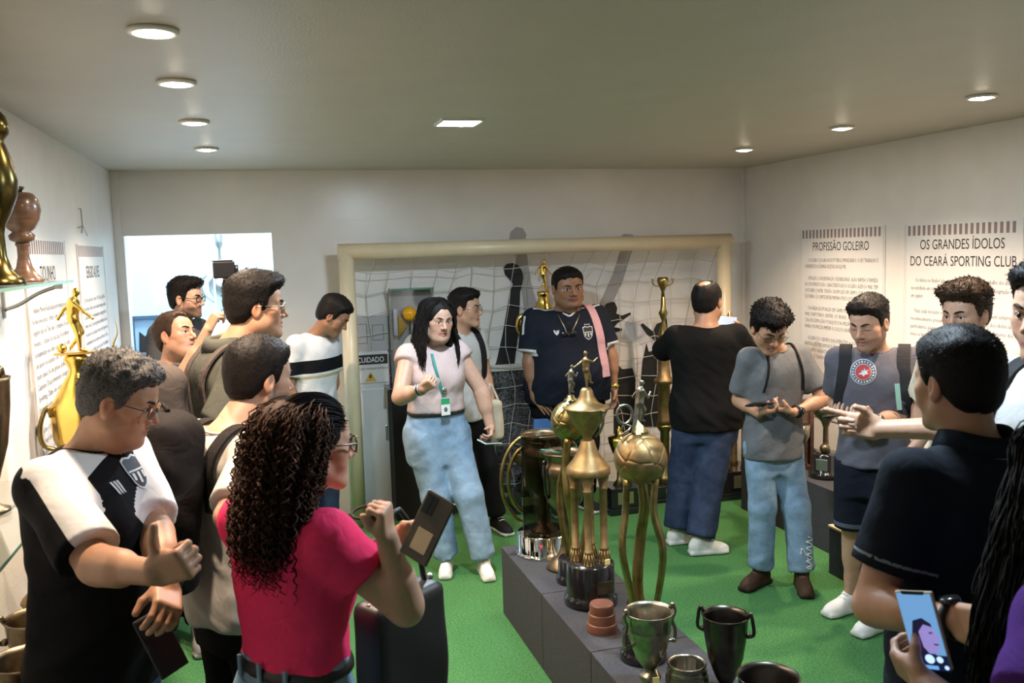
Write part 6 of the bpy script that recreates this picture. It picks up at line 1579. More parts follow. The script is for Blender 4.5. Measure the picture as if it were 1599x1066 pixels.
# 15 --- man from behind in navy polo
def attr15(l, V, P):
    m = np.full(len(V), -1.0)
    for q in 'RL':
        S, E = P['J'][q]['S'], P['J'][q]['E']; ax = nrm(E - S); r = V - S; t = r @ ax; end = np.linalg.norm(E - S) * .70
        dist = np.linalg.norm(r - t[:, None] * ax, axis=1)
        m = np.maximum(m, np.where((dist < .11) & (np.abs(l[:, 0]) > .15), .0035 - np.abs(t - (end - .024)), -1))
    return {'m1': m}
p15 = person('man from behind in a dark navy polo with grey piping, hands clasped behind him', (1494, 596, 690), 2, 4, pitch=-4, W=1.06, belly=.02, skin=(.50, .28, .18), hs=.97, face=False,
    shirt=c_navypolo, sh_attr=attr15, sleeve=.70, hem=.78, ease=.016, neckline='polo', pants=c_blackpants, shoe=c_blackshoe,
    arms={'L': dict(e=(1362, 945, 'f'), w=(1492, 968, 'n'), h=(1580, 985, 'n'), n=(0, -1, .3), pose='relax'), 'R': dict(e=(1640, 940, 'f'), w=(1560, 985, 'n'), h=(1510, 992, 'n'), n=(0, -1, .3), pose='relax')},
    hair=hair(H_BLACK, top=.022, side=.010, back=.012, tufts=6500, len=.012, mess=.45, wd=.0011, comb=(0, .3, -.3)))
# 16 --- man at the right edge pointing
p16 = person('man in a white T-shirt at the right edge pointing across with his bare arm', (1645, 486, 640), 88, 100, pitch=-4, W=1.05, skin=(.50, .30, .20), hs=1.03, beard=.3,
    shirt=c_white, sleeve=.62, hem=.80, ease=.016, pants=c_jeand, shoe=c_whiteshoe,
    arms={'R': dict(e=(1552, 668, 'f'), w=(1346, 670, 'f'), h=(1262, 652, 'f'), n=(.1, -1, .1), pose='point', fl=1.2, ul=1.1), 'L': dict(e=(1625, 790, 'n'), w=(1600, 800, 'f'))},
    hair=hair(H_BLACK, top=.026, side=.010, back=.012, quiff=.01, tufts=3000, len=.016, mess=.4, wd=.0012))
# 17 --- woman with phone in the right corner
p17 = person('woman with long dark hair in a purple top taking a selfie at the right corner', (1668, 752, 880), 18, 10, pitch=-3, W=1.08, sex='f', skin=(.45, .26, .18), hs=.98, face=True,
    shirt=c_purple, sleeve=.6, hem=.85, pants=c_jeand, shoe=c_whiteshoe, arm_r=1.05,
    arms={'L': dict(e=(1590, 1190, 'n'), w=(1446, 1068, 'f'), h=(1356, 998, 'f'), n=(.35, -1, .1), pose='hold'), 'R': dict()})
# ------------------------------------------------------------------ long hair
def long_hair(P, m, path, n, rad, seg=22, vol=None, curl=None, h=.0062, cap=None, jitter=.004):
    HM, hs, hc, R = P['HM'], P['hs'], P['hc'], P['R']
    F = Field(.3, .06)
    E = lambda c, r, k=.01, op='u': F.ell(np.array(c) * hs, np.array(r) * hs, k, op, HM)
    t = cap or .010
    E((0, -.014, .025), (.074 + t, .092 + t, .09 + t)); E((0, .012, .035), (.066 + t, .066 + t, .06 + t), .02)
    E((0, -.03, -.03), (.06 + t, .066 + t, .06), .02)
    F.ell(np.array((0, .086, -.026)) * hs, np.array((.066, .060, .100)) * hs, .012, 's', HM)        # the face stays clear
    for a, b, ra, rb in (vol or []): F.rc(np.array(a) * hs, np.array(b) * hs, ra * hs, rb * hs, .03, 'u', HM)
    sd = rnd.uniform(0, 9)
    F.fn(lambda X, Y, Z: .0025 * wave(X, Y, Z * .3, 170, sd), (-.3, -.35, -.6), (.3, .25, .2), .001, 'n', HM)
    V, Q = F.mesh(HM, np.array([-.2, -.26, -.52]) * hs, np.array([.2, .16, .16]) * hs, h)
    lines = np.array([spline(path(i, n), seg) for i in range(n)]) * hs
    lines += RNG.normal(0, jitter, (n, 1, 3)) * hs
    if curl is not None:
        Tn = np.gradient(lines, axis=1); Tn /= np.linalg.norm(Tn, axis=2, keepdims=True) + 1e-9
        A = np.cross(Tn, np.array([.3, .8, .1])); A /= np.linalg.norm(A, axis=2, keepdims=True) + 1e-9; B = np.cross(Tn, A)
        s_ = np.cumsum(np.r_[0, np.ones(seg - 1)])[None] * (np.linalg.norm(np.diff(lines, axis=1), axis=2).sum(1) / (seg - 1))[:, None]
        ph = RNG.uniform(0, 2 * PI, (n, 1)); pit = RNG.uniform(curl[1] * .8, curl[1] * 1.25, (n, 1)); sg = RNG.choice([-1, 1], (n, 1))
        r_ = curl[0] * np.clip(np.linspace(0, 3.5, seg), .05, 1)[None] * RNG.uniform(.6, 1.25, (n, 1))
        an = ph + sg * 2 * PI * s_ / pit
        lines = lines + (r_ * np.cos(an))[..., None] * A + (r_ * np.sin(an))[..., None] * B
    tp = np.clip(np.minimum(np.linspace(.6, 3, seg), np.linspace(4, .25, seg)), .25, 1) * rad
    SV, SQ = tubes_mesh('s', lines, tp, 3)
    SV = SV @ HM[:3, :3].T + HM[:3, 3]
    return P['add']('hair', np.concatenate([V, SV]), np.concatenate([Q, SQ + len(V)]), m)
def falls(i, n, drop, spread, front=True):
    s = -1 if i % 2 else 1; u = (i // 2) / (n / 2)
    y = .060 - .165 * u; xr = .088 * math.sqrt(max(0, 1 - ((y + .014) / .118) ** 2)) + .006
    x0 = s * rnd.uniform(.002, .03); e = rnd.uniform(.8, 1.1) * drop
    yf = .050 * (1 - u * 1.6)                                     # the front locks come forward over the chest
    return [(x0, y * .75, .122 - 2.0 * (y * .75 + .01) ** 2 * 3), (s * xr * .72, y * .95 - .004, .095), (s * (xr + .006), y - .006, .02), (s * (xr + .010 + spread * .3), y - .004 + yf * .2, -.07), (s * (xr * .9 + .012 + spread * .8), y * .9 + yf * .7, -.07 - (e - .07) * .5), (s * (xr * .75 + .02 + spread), y * .8 + yf, -e)]
P = p8
long_hair(P, H_BLACK, lambda i, n: falls(i, n, .27, .03), 470, .0022, 22, curl=(.0035, .10),
          vol=[((-.070, -.02, .0), (-.088, .0, -.17), .028, .022), ((.070, -.02, .0), (.088, .0, -.17), .028, .022), ((0, -.08, -.02), (0, -.085, -.19), .05, .045)], cap=.012)
P = p17
long_hair(P, H_BLACK, lambda i, n: falls(i, n, .46, .075), 560, .0024, 24, curl=(.0045, .15),
          vol=[((-.078, -.02, .0), (-.125, -.01, -.34), .034, .030), ((.078, -.02, .0), (.12, -.01, -.34), .034, .03), ((0, -.09, -.02), (0, -.11, -.36), .07, .075)], cap=.018)
P = p2
def curls(i, n):
    s = rnd.uniform(-1, 1); u = rnd.random()
    th = s * 1.75                                               # around the back of the head
    x0, y0 = .080 * math.sin(th), -.098 * math.cos(th) - .008; z0 = .095 - .14 * u
    k = .55 + .45 * rnd.random(); ex = .118 * math.sin(th) * (.8 + .5 * k); ey = -.055 - .115 * math.cos(th) * k - .012
    ez = -.33 + .07 * rnd.random() - .02 * abs(s)
    return [(x0 * .8, y0 * .8, z0 + .01), (x0 * 1.12, y0 * 1.12 - .01, z0), (x0 * 1.45, y0 * 1.35 - .02, z0 - .05), (x0 * .5 + ex * .72, y0 * .4 + ey * .62 - .03, z0 * .4 - .12), (ex, ey - .012, (z0 + ez) * .6 - .06), (ex * .9, ey * 1.02, ez)]
long_hair(P, H_CURLY, curls, 740, .0024, 48, curl=(.0075, .027),
          vol=[((0, -.07, .03), (0, -.105, -.08), .085, .085), ((-.05, -.07, -.05), (-.055, -.10, -.26), .065, .055), ((.05, -.07, -.05), (.055, -.10, -.26), .065, .055)], cap=-.012, jitter=.008)
# sleek dark hair drawn back over the crown
def sleek(i, n):
    s = rnd.uniform(-1, 1); a = s * 1.25; r = .0835
    pts = []
    for t in np.linspace(0, 1, 6):
        y = .062 - .165 * t; rr = math.sqrt(max(.02, 1 - ((y + .012) / .106) ** 2)); pts.append((math.sin(a) * r * rr, y, .025 + math.cos(a) * .099 * rr))
    return pts
long_hair(P, H_BLACK, sleek, 520, .0013, 14, cap=.004)['label'] = 'sleek black hair combed back over the crown'

# ------------------------------------------------------------------ phones
M_SCREEN_OFF = mat('dark_screen', (.01, .011, .013), rough=.08)
def phone(label, c, along, normal, case, size=(.074, .152, .009), screen=None, back=False, parent=None):
    """normal: the side the screen faces"""
    y = nrm(along); z = nrm(np.asarray(normal, float) - y * (np.asarray(normal, float) @ y)); x = np.cross(y, z)
    t = thing('phone', label, 'phone'); t.matrix_world = frame(c, x, y, z)
    w_, h_, d_ = size
    MB().box((-w_ / 2, -h_ / 2, -d_), (w_ / 2, h_ / 2, 0), .0035).build('case', case, t)
    MB().box((-w_ / 2 + .003, -h_ / 2 + .003, .0002), (w_ / 2 - .003, h_ / 2 - .003, .0010), .0004).build('screen', screen or M_SCREEN_OFF, t)
    cb = MB().box((.002, h_ / 2 - .05, -d_ - .002), (w_ / 2 - .006, h_ / 2 - .006, -d_ - .0002), .001)
    for k in range(3): cb.lathe([(.0062, -d_ - .004), (.0055, -d_ - .0035), (.005, -d_ - .0021)], 14, (w_ / 2 - .017, h_ / 2 - .016 - .013 * k, 0))
    cb.build('camera_block', M_PHONE, t)
    return t
def hs_(P, q): return proj(P['J'][q]['W'])[2]
def pix_dir(a, b, s, dz=0.0): return Ws(b[0], b[1], s + dz) - Ws(a[0], a[1], s)
M_CASEK = mat('black_phone_case', (.012, .012, .013), .45); M_CASEG = mat('bronze_phone_case', (.105, .082, .060), .3, .3); M_CASEM = mat('mint_phone_case', (.45, .62, .56), .4); M_CASEC = mat('clear_beige_case', (.55, .43, .33), .3)
CAMV = lambda p: nrm(CC - p)
s = hs_(p1, 'L'); c = Ws(250, 1004, s * 1.0)
phone('black phone held low by the grey haired man', c, pix_dir((262, 1030), (236, 980), s), np.array([-.6, .7, .3]), M_CASEK)
j = p2['J']['L']; s = hs_(p2, 'L') * 1.07; c = Ws(669, 824, s)
t = phone('bronze backed phone held by the woman in pink', c, pix_dir((650, 866), (690, 782), s), -CAMV(c) + np.array([.55, 0, .0]), M_CASEG)
MB().box((-.022, -.055, -.0105), (.018, -.005, -.0092), .0003).build('sticker', M_PALEWOOD, t)
j = p8['J']['L']; c = j['W'] + j['d'] * .115 * p8['K'] + j['n'] * .02
phone('mint edged phone held low by the woman with the lanyard', Ws(765, 688, proj(c)[2]), np.array([-.75, -.55, .15]), np.array([.1, -.25, 1]), M_CASEM)
s = hs_(p11, 'R'); c = Ws(1134, 501, s)
M_LIT = mat('lit_screen', (.5, .6, .8), .2, emit=(.50, .68, 1.0), estr=.22)
phone('phone with bright screen held up by the balding man', c, pix_dir((1118, 500), (1150, 503), s), CAMV(c), M_CASEK, size=(.068, .145, .009), screen=M_LIT)
c = (p12['J']['R']['tips'][1] + p12['J']['L']['tips'][1]) / 2; s = proj(c)[2]
phone('phone lying in both hands of the young man in grey', Ws(1186, 630, s * 1.01), np.array([-.85, -.3, .12]), np.array([-.1, .35, 1]), M_CASEK)
c = (p13['J']['R']['tips'][1] + p13['J']['L']['tips'][1]) / 2; s = proj(c)[2]
phone('phone in the hands of the young man with the red round print', Ws(1305, 647, s), np.array([-.7, -.5, .1]), np.array([.1, .3, 1]), M_CASEK)
# selfie phone, a lit screen with its picture
s = 872; c = Ws(1441, 984, s)
al = pix_dir((1459, 1045), (1425, 922), s); nn_ = CAMV(c) + np.array([-.75, .2, .1])
M_SKY = mat('screen_picture_blue', (.02, .04, .07), .25, emit=(.16, .36, .66), estr=.62)
t = phone('phone with a lit selfie on its screen in the right corner', c, al, nn_, M_CASEC, size=(.069, .144, .009), screen=M_SKY)
E_ = lambda nm, col, st: mat(nm, tuple(c * .1 for c in col), .3, emit=col, estr=st * .6)
def flat(nm, poly, z, m): MB().prism(poly, z, z + .0002, None).build(nm, m, t)
ring_ = lambda cx, cy, rx, ry, k=20: [(cx + rx * math.cos(2 * PI * i / k), cy + ry * math.sin(2 * PI * i / k)) for i in range(k)]
flat('notch', [(-.022, .0735), (.022, .0735), (.02, .067), (-.02, .067)], .0011, M_PHONE)
flat('picture_hair', [(-.018, -.05), (-.022, -.01), (-.014, .018), (.004, .024), (.018, .014), (.020, -.005), (.012, -.05)], .0011, E_('picture_dark_hair', (.02, .015, .07), .5))
flat('picture_face', [(-.006, -.03), (-.008, -.002), (.004, .012), (.018, .008), (.024, -.004), (.029, -.012), (.024, -.018), (.024, -.03), (.014, -.042), (.002, -.042)], .0014, E_('picture_face_violet', (.36, .30, .72), .9))
flat('picture_eye', ring_(.014, -.003, .004, .0016), .0017, E_('picture_line', (.06, .04, .18), .4)); flat('picture_mouth', ring_(.019, -.024, .005, .0015), .0017, E_('picture_line', (.06, .04, .18), .4))
flat('picture_bar', [(-.033, -.073), (.033, -.073), (.033, -.044), (-.033, -.044)], .0018, E_('picture_bar_dark', (.01, .02, .08), .6))
for k, (x, y, r) in enumerate(((0, -.052, .0085), (.018, -.052, .006), (-.02, -.054, .005), (.027, -.066, .004), (-.027, -.067, .005))):
    flat('button_glow', ring_(x, y, r, r), .0021, E_('button_light', (.45, .62, 1.0), 1.6 if k == 0 else .9))
flat('button_glow', [(-.012, -.071), (.012, -.071), (.012, -.064), (-.012, -.064)], .0021, E_('button_light2', (.2, .5, 1.0), .9))

# ------------------------------------------------------------------ bags and straps
def bag_mesh(name, M, half, m, parent, amp=.006, h=.012, pocket=None, rr=.06):
    f = Field(.2, .04); f.box((0, 0, 0), half, rr, .02, 'u', M)
    f.ell((0, -half[1] * .35, -half[2] * .1), (half[0] * .92, half[1] * 1.0, half[2] * .98), .03, 'u', M)
    if pocket: f.box((0, -half[1] * .95, -half[2] * .38), (half[0] * .78, half[1] * .45, half[2] * .48), .03, .015, 'u', M)
    sd = rnd.uniform(0, 20)
    f.fn(lambda X, Y, Z: amp * (wave(X, Y, Z, 24, sd) + .5 * wave(Z, X, Y, 52, sd + 1)), (-.4, -.4, -.5), (.4, .4, .5), .001, 'n', M)
    V, Q = f.mesh(M, -np.array(half) * 1.25 - .03, np.array(half) * 1.25 + .03, h)
    o_ = np.array(parent.location)
    return link(name, rawmesh(name, V - o_, Q), m, parent)
def on_shirt(P, x, y0, z, d):
    """surface point of the shirt: cast in person-local direction d from (x, y0, z)"""
    o_ = P['tl'](x, y0, z); dv = nrm(P['rb'] * d[0] + P['fb'] * d[1] + np.array([0, 0, 1.0]) * d[2])
    h_ = P['bvhS'].ray_cast(Vector(o_), Vector(dv), 1.0)
    if h_[0] is None:
        n_ = P['bvhS'].find_nearest(Vector(o_)); return np.array(n_[0]), -dv
    return np.array(h_[0]), -dv
def strap_pts(P, x, z_end=1.12, z_back=1.2, off=.006, xe=None):
    L = []
    xe = x * 1.25 if xe is None else xe
    for z in np.linspace(z_back, 1.34, 3): L.append(on_shirt(P, x, -.6, z, (0, 1, 0)))
    L.append(on_shirt(P, x, -.07, 1.7, (0, .12, -1))); L.append(on_shirt(P, x, -.02, 1.7, (0, 0, -1))); L.append(on_shirt(P, x, .05, 1.7, (0, -.1, -1)))
    for k, z in enumerate(np.linspace(1.36, z_end, 5)): L.append(on_shirt(P, x + (xe - x) * k / 4, .7, z, (0, -1, 0)))
    return [(p + n_ * off, n_) for p, n_ in L]
def backpack(P, label, m, c, half, strap_m=None, xs=(.10, -.10), wd=.045, tilt=0.0, pocket=True, z_end=1.10, amp=.006):
    Cw = P['tl'](*c)
    t = thing('backpack', label, 'backpack', Cw)
    a = math.radians(tilt); u = np.array([0, 0, 1.0]) * math.cos(a) + P['fb'] * math.sin(a); f_ = np.cross(u, P['rb'])
    bag_mesh('main_bag', mat4(Cw, P['rb'], f_, u), half, m, t, amp, pocket=pocket)
    for x in xs:
        o_ = ribbon(P, strap_pts(P, x, z_end), wd, strap_m or m, 'shoulder_strap', None, .010)
        o_.data.transform(Matrix.Translation((-Cw).tolist())); o_.parent = t
    MB().tube(spline([Cw + u * half[2] * 1.02 - P['rb'] * .04, Cw + u * (half[2] + .022), Cw + u * half[2] * 1.02 + P['rb'] * .04], 10), .007, 6).build('top_loop', strap_m or m, t)
    t.children[-1].data.transform(Matrix.Translation((-Cw).tolist()))
    z = MB().tube(spline([Cw - f_ * half[1] * 1.02 + u * half[2] * .2 - P['rb'] * half[0] * .8, Cw - f_ * half[1] * 1.06 + u * half[2] * .62, Cw - f_ * half[1] * 1.02 + u * half[2] * .2 + P['rb'] * half[0] * .8], 14), .004, 5)
    z.build('zip', M_STEEL, t); t.children[-1].data.transform(Matrix.Translation((-Cw).tolist()))
    return t
c_packblack = cloth('black_pack_nylon', (.016, .014, .014), rough=.8, bump=.8); c_packgrey = cloth('taupe_pack_nylon', (.082, .068, .062), rough=.8, bump=.8)
c_pinkstrap = cloth('pink_strap_webbing', (.62, .34, .36), rough=.8); c_strap = cloth('charcoal_strap', (.030, .029, .032), rough=.85)
backpack(p3, 'black backpack on the bearded man in pale grey, hanging low', c_packblack, (-.02, -.24, 1.25), np.array([.145, .09, .27]), c_packblack, tilt=6, wd=.055, amp=.010)
backpack(p4, 'taupe grey backpack on the tall man in olive polo', c_packgrey, (.0, -.30, 1.17), np.array([.16, .12, .26]), c_packgrey, tilt=4, wd=.055, amp=.008)
backpack(p13, 'charcoal backpack on the young man with the red round print', c_strap, (0, -.22, 1.14), np.array([.14, .08, .21]), c_strap, wd=.055, xs=(.135, -.135))
backpack(p9, 'black backpack on the man with thin glasses behind the woman', c_packblack, (0, -.22, 1.14), np.array([.14, .08, .2]), c_packblack, wd=.045)
backpack(p12, 'thin corded black bag on the back of the young man in grey', c_packblack, (0, -.20, 1.14), np.array([.10, .04, .16]), c_packblack, wd=.010, pocket=False, z_end=1.2)
backpack(p16, 'dark backpack on the pointing man at the right edge', c_packblack, (0, -.22, 1.14), np.array([.14, .08, .2]), c_strap, wd=.045)
backpack(p10, 'pink backpack hung from one shoulder of the man in club shirt', c_pinkstrap, (-.20, -.24, 1.02), np.array([.13, .07, .19]), c_pinkstrap, xs=(-.165,), wd=.058, z_end=.98)
# mint flash on the slate man's strap
f = ribbon(p13, [(p + n_ * .012, n_) for p, n_ in strap_pts(p13, -.10, 1.10)[7:10]], .022, mat('mint_patch', (.36, .60, .50), .6), 'mint_patch', p13['o'], .002)
# black tote of the woman in pink
Cw = Ws(628, 1000, 585)
t = thing('tote_bag', 'black leather tote bag hanging at the far side of the woman in pink', 'bag', Cw)
fb, rb = p2['fb'], p2['rb']; UPV = np.array([0, 0, 1.0])
f = Field(.2, .05); MBg = mat4(Cw, fb, -rb, UPV); f.box((0, 0, -.06), (.135, .055, .20), .03, .02, 'u', MBg)
f.fn(lambda X, Y, Z: .004 * wave(X, Y, Z, 22, 3.0), (-.3, -.3, -.4), (.3, .3, .3), .001, 'n', MBg)
V, Q = f.mesh(MBg, (-.19, -.11, -.30), (.19, .11, .19), .009); link('bag_body', rawmesh('bag_body', V - Cw, Q), M_BELT, t)
MB().tube([tuple(fb * x + UPV * .135 - rb * .0) for x in (-.12, 0, .12)], .006, 6).ball(tuple(fb * .12 + UPV * .14), .010).build('zip', M_STEEL, t)
MB().tube(spline([fb * .10 + UPV * .12, fb * .06 + UPV * .28, -fb * .0 + UPV * .36, -fb * .06 + UPV * .28, -fb * .10 + UPV * .12], 16), .008, 6).build('handle', M_BELT, t)
MB().tube([tuple(fb * .138 + UPV * z) for z in (.06, .0, -.06, -.10)], .005, 6).ball(tuple(fb * .142 + UPV * .05), .011).build('tassel', M_STEEL, t)
# hair tie held by the woman in pink
c = p2['J']['R']['W'] + p2['J']['R']['d'] * .075 - p2['rb'] * .02; s = proj(c)[2]; c = Ws(574, 799, s)
xa = nrm(pix_dir((557, 796), (603, 790), s)); ya = nrm(np.array([.2, .8, .35]))
o = MB().tube([xa * .036 * math.cos(a) + ya * .022 * math.sin(a) for a in np.linspace(0, 2 * PI, 25)[:-1]], .0032, 6, closed=True).build('hair_tie', mat('brown_elastic', (.05, .022, .015), .7)); o.location = c.tolist()
tag(o, 'brown elastic hair tie pulled in the fist of the woman in pink', 'hair tie')
# cream tote behind the lanyard woman's arm
Cw = Ws(774, 655, 254)
t = thing('tote_bag', 'cream cloth tote bag hanging behind the phone arm of the woman in jeans', 'bag', Cw)
f = Field(.2, .05); f.box((0, 0, 0), (.045, .05, .13), .035, .02); f.fn(lambda X, Y, Z: .006 * wave(X, Y, Z, 30, 1.0), (-.3, -.3, -.3), (.3, .3, .3), .001, 'n')
V, Q = f.mesh(I4, (-.11, -.09, -.2), (.11, .09, .2), .009); link('bag_body', rawmesh('bag_body', V, Q), cloth('cream_canvas', (.48, .40, .30)), t)
MB().tube(spline([(-.035, 0, .12), (-.03, .02, .18), (-.02, .03, .22), (.0, .03, .18), (.02, 0, .12)], 14), .008, 6).build('handle', cloth('cream_canvas', (.48, .40, .30)), t)
# blue folder under the club shirt man's hand
c = Ws(856, 664, 222)
o = MB().box((-.115, -.012, -.055), (.115, .012, .05), .004).build('blue_folder', mat('blue_card', (.06, .16, .42), .5)); o.location = c.tolist(); o.rotation_euler = (.1, .05, .1)
tag(o, 'blue folder held in front of the man in the club shirt', 'folder')
# small camera on a grip
s = hs_(p5, 'R'); c = Ws(353, 462, s)
t = thing('camera_grip', 'small black camera on a hand grip raised over the crowd', 'camera', c)
k = s / 305
MB().lathe([(.013, -.09), (.016, -.085), (.016, .06), (.012, .07), (.010, .10)], 18).build('handle', M_PHONE, t)
MB().box((-.052, -.03, .085), (.048, .03, .165), .006).box((-.055, -.02, .165), (.04, .022, .172), .002).build('camera_body', M_PHONE, t)
MB().lathe([(.022, 0), (.024, .012), (.018, .016), (.0001, .016)], 20, M=frame((.048, 0, .125), (0, 1, 0), (0, 0, 1), (1, 0, 0))).build('camera_lens', M_LACQ, t)
MB().box((-.01, -.012, .075), (.04, .012, .088), .003).build('tilt_arm', M_STEEL, t)

# ------------------------------------------------------------------ worn details
watch(p1, 'L', M_BELT, M_STEEL, .90, face_dir=(.5, -.8, .2)); watch(p10, 'L', M_GOLD, M_GOLD, .93, face_dir=(0, -1, .2)); watch(p12, 'L', M_BELT, M_PHONE, .90, face_dir=(.2, -1, .2)); watch(p13, 'L', M_BELT, M_STEEL, .92, face_dir=(.1, -1, .3)); watch(p15, 'L', M_BELT, M_PHONE, 1.0, face_dir=(0, -1, .4))
j = p8['J']['R']; ax = nrm(j['W'] - j['E'])
for k, m_ in enumerate((M_STEEL, M_BELT, M_STEEL)):
    c = j['E'] + (j['W'] - j['E']) * (.84 + .05 * k); u = nrm(np.cross(ax, [0, 0, 1])); v = np.cross(ax, u)
    p8['addmb'](MB().tube([c + (u * math.cos(a) + v * math.sin(a)) * .0325 for a in np.linspace(0, 2 * PI, 21)[:-1]], .004, 6, closed=True), 'bracelet', m_)
# lanyard and badge
M_TEAL = mat('teal_ribbon', (.02, .20, .17), .6)
lo_ = ribbon(p8, [surf(p8, x, y) for x, y in ((671, 536), (675, 556), (681, 580), (688, 604), (692, 618))], .016, M_TEAL, 'lanyard', p8['o'], .002)
p_ = ribbon(p8, [surf(p8, x, y) for x, y in ((708, 540), (705, 560), (700, 584), (695, 606), (693, 618))], .016, M_TEAL, 'ribbon', lo_, .002)
c, n_ = surf(p8, 694, 634, off=.014); rt = nrm(np.cross([0, 0, 1], n_)); u_ = np.cross(n_, rt)
Fm = frame(c - p8['base'], rt, u_, n_)
bo = MB().box((-.028, -.052, 0), (.028, .048, .003), .001, M=Fm).build('badge', mat('badge_white', (.62, .64, .60), .4), lo_)
MB().box((-.027, .012, .0032), (.027, .047, .0038), M=Fm).build('green_header', mat('badge_green', (.02, .26, .10), .4), bo)
MB().lathe([(.0001, .0034), (.011, .0034), (.010, .004), (.0001, .004)], 16, M=Fm @ Matrix.Translation((0, -.018, 0)) @ Matrix.Scale(1.3, 4, (0, 1, 0))).build('portrait', M_INKB, bo)
MB().lathe([(.017, 0), (.017, .006), (.012, .009), (.0001, .009)], 20, M=Fm @ Matrix.Translation((0, .094, 0))).build('reel', mat('chrome_reel', (.75, .76, .74), .15, 1), lo_)
MB().tube([(0, .075, .003), (0, .05, .003)], .002, 5).build('cord', M_INK, lo_); lo_.children[-1].data.transform(Fm)
# club shirt: crest, maker's mark, neck trim, chain, hanging sunglasses
M_PRINT = mat('white_print', (.62, .64, .66), .6); M_PRINTK = mat('black_print', (.010, .012, .02), .6)
SH = [(-.5, .42), (-.28, .5), (0, .44), (.28, .5), (.5, .42), (.47, .0), (.38, -.3), (.2, -.48), (0, -.58), (-.2, -.48), (-.38, -.3), (-.47, .0)]
def crest(P, px, py, w_, Tg='S'):
    c, n_ = surf(P, px, py); rt = nrm(np.cross([0, 0, 1], P['fb'])) ; u_ = np.array([0, 0, 1.0])
    rt = -P['rb']
    sc = lambda pts, k=1.0: [(x * w_ * k, y * w_ * 1.08 * k) for x, y in pts]
    a = project_decal(P, [sc(SH)], c, rt, u_, M_PRINT, 'crest', P['shirt'], off=.003)
    project_decal(P, [sc(SH, .88)], c, rt, u_, M_PRINTK, 'crest_field', a, off=.0042)
    for x in (-.27, 0, .27): project_decal(P, [sc([(x - .065, -.02), (x + .065, -.02), (x + .06, -.36 + abs(x) * .45), (x - .06, -.36 + abs(x) * .45)])], c, rt, u_, M_PRINT, 'crest_stripe', a, off=.0054)
    project_decal(P, [sc([(-.43, .02), (.43, .02), (.43, .07), (-.43, .07)])], c, rt, u_, M_PRINT, 'crest_bar', a, off=.0054)
    for k, x in enumerate((-.2, 0, .2)): project_decal(P, [sc([(x + .055 * math.cos(q) , .62 + .055 * math.sin(q)) for q in np.linspace(0, 2 * PI, 9)[:-1]])], c, rt, u_, M_PRINT, 'crest_dot', a, off=.003)
    project_text(P, 'CSC', .17 * w_, .62 * w_, c + u_ * .15 * w_, rt, u_, M_PRINT, 'lettering', a)
    return a
crest(p10, 918, 519, .082)
crest(p1, 212, 736, .075)
def maker(P, px, py, w_):
    c, n_ = surf(P, px, py); k = w_
    project_decal(P, [[(-.5 * k, .35 * k), (-.22 * k, .35 * k), (.0, -.15 * k), (.05 * k, .35 * k), (.2 * k, .35 * k), (.22 * k, .1 * k), (.4 * k, .35 * k), (.5 * k, .35 * k), (.35 * k, -.2 * k), (0, -.5 * k), (-.3 * k, -.2 * k)]], c, -P['rb'], np.array([0, 0, 1.0]), M_PRINT, 'maker_mark', P['shirt'])
maker(p10, 869, 519, .042)
c, n_ = surf(p1, 185, 762); k = .034
for q in range(3): project_decal(p1, [[((-.5 + .3 * q) * k, .5 * k), ((-.32 + .3 * q) * k, .5 * k), ((-.1 + .3 * q) * k, -.5 * k), ((-.3 + .3 * q) * k, -.35 * k)]], c, -p1['rb'], np.array([0, 0, 1.0]), M_PRINT, 'maker_mark', p1['shirt'])
ribbon(p10, [surf(p10, x, y) for x, y in ((866, 476), (874, 484), (882, 491), (888, 494), (895, 490), (903, 484), (910, 475))], .012, M_PRINT, 'neck_trim', p10['o'], .003)
ch = [surf(p10, x, y, off=.007)[0] for x, y in ((868, 482), (873, 496), (880, 509), (888, 523), (895, 513), (902, 498), (908, 480))]
p10['addmb'](MB().tube(spline(ch, 30), .0028, 5), 'necklace', M_WIRE)
c, n_ = surf(p10, 888, 521, off=.012)
g = MB()
for sx in (-1, 1): g.ball((sx * .030, 0, 0), .026, 14, (1, .35, .75))
g.tube([(-.01, 0, .005), (.01, 0, .005)], .004, 6)
for sx in (-1, 1): g.tube([(sx * .01, .0, .01), (sx * .006, .004, .06), (sx * .004, .006, .085)], .003, 5)
g.build('sunglasses', M_LACQ); o = bpy.data.objects['sunglasses']; o.location = c.tolist(); tag(o, 'dark sunglasses hooked in the neck of the club shirt', 'sunglasses')
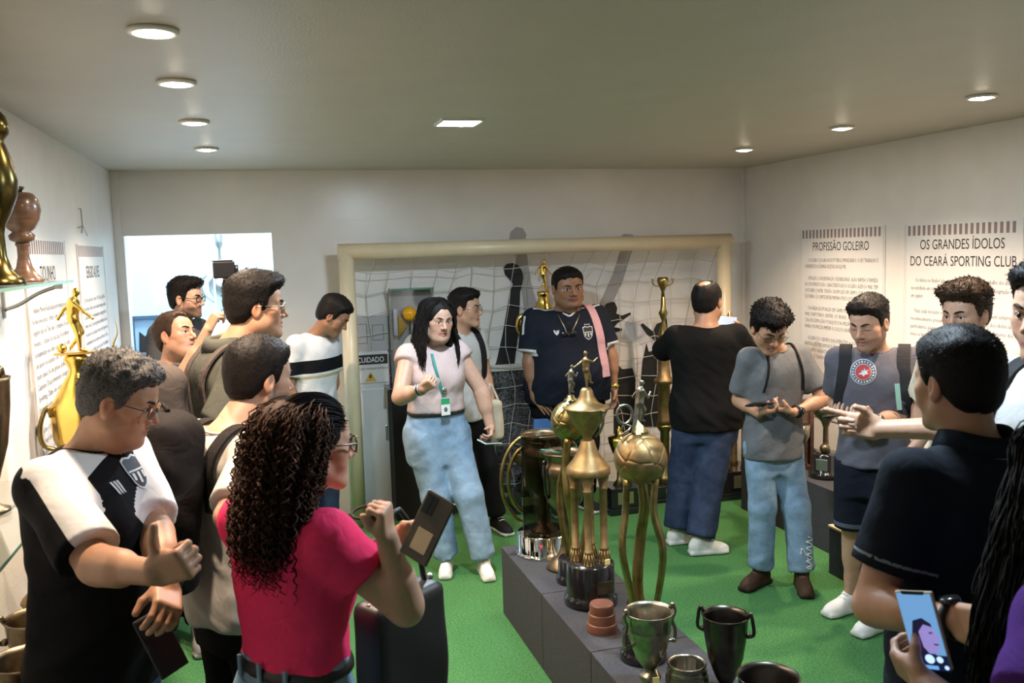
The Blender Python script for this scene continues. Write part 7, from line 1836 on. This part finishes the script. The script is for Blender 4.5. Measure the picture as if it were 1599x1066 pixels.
# round print on the slate shirt
c, n_ = surf(p13, 1348, 581); rt = -p13['rb']; u_ = np.array([0, 0, 1.0])
R_ = lambda r, k=28: [(.78 * r * math.cos(2 * PI * i / k), r * .78 * math.sin(2 * PI * i / k)) for i in range(k)]
a = project_decal(p13, [R_(.074)], c, rt, u_, M_PRINT, 'round_print', None, off=.003)
project_decal(p13, [R_(.070)], c, rt, u_, mat('slate_print', (.10, .10, .13), .7), 'print_ring', a, off=.0042)
project_decal(p13, [R_(.047)], c, rt, u_, M_PRINT, 'print_rim', a, off=.0054)
project_decal(p13, [R_(.044)], c, rt, u_, mat('red_print', (.46, .035, .03), .6), 'print_disc', a, off=.0066)
tk = []
for i in range(22):
    q = 2 * PI * i / 22; r0, r1 = .0415, .050; dq = .055 + .03 * (i % 3 == 0)
    tk.append([(r0 * math.cos(q - dq), r0 * math.sin(q - dq)), (r1 * math.cos(q - dq), r1 * math.sin(q - dq)), (r1 * math.cos(q + dq), r1 * math.sin(q + dq)), (r0 * math.cos(q + dq), r0 * math.sin(q + dq))])
project_decal(p13, tk, c, rt, u_, M_PRINT, 'print_letters', a, off=.0056)['kind'] = 'stuff'
project_decal(p13, [[(.78 * x, .78 * y) for x, y in [(-.028, -.012), (-.004, .002), (-.012, .012), (.006, .008), (.004, .026), (.016, .008), (.028, .018), (.020, -.002), (.032, -.008), (.010, -.014), (.004, -.026), (-.006, -.014)]]], c, rt, u_, M_PRINT, 'print_hand', a, off=.0078)
# white script down the leg of the pale jeans
sp_ = []
for k in range(9):
    y = 838 + k * 10; c0, n0 = surf(p12, 1262 + 2 * (k % 2), y, 'P', .004); c1, _ = surf(p12, 1267, y + 4, 'P', .004); c2, _ = surf(p12, 1259, y + 8, 'P', .004); sp_ += [c0, c1, c2]
p12['addmb'](MB().tube(spline(sp_, 90), .0045, 4, flat=.5), 'leg_script', M_PRINT)
# back pockets on the pink woman's jeans
surf(p2, 500, 1040, 'P')
for x_ in (-.085, .085):
    c = np.array(p2['bvhP'].ray_cast(Vector(p2['tl'](x_, -.6, .93)), Vector(p2['fb']), 1)[0])
    project_decal(p2, [[(-.06, .055), (.06, .055), (.06, -.04), (0, -.075), (-.06, -.04)]], c, p2['rb'], np.array([0, 0, 1.0]), cloth('pocket_denim', (.20, .33, .47)), 'back_pocket', p2['pants'], 'P')
for x_ in (-.09, 0, .09):
    c = np.array(p2['bvhP'].ray_cast(Vector(p2['tl'](x_, -.6, 1.03)), Vector(p2['fb']), 1)[0]) - p2['fb'] * .012
    p2['addmb'](MB().box((-.006, -.004, -.026), (.006, .004, .026), .002, M=frame(c, p2['rb'], p2['fb'], (0, 0, 1))), 'belt_loop', c_jeanl)
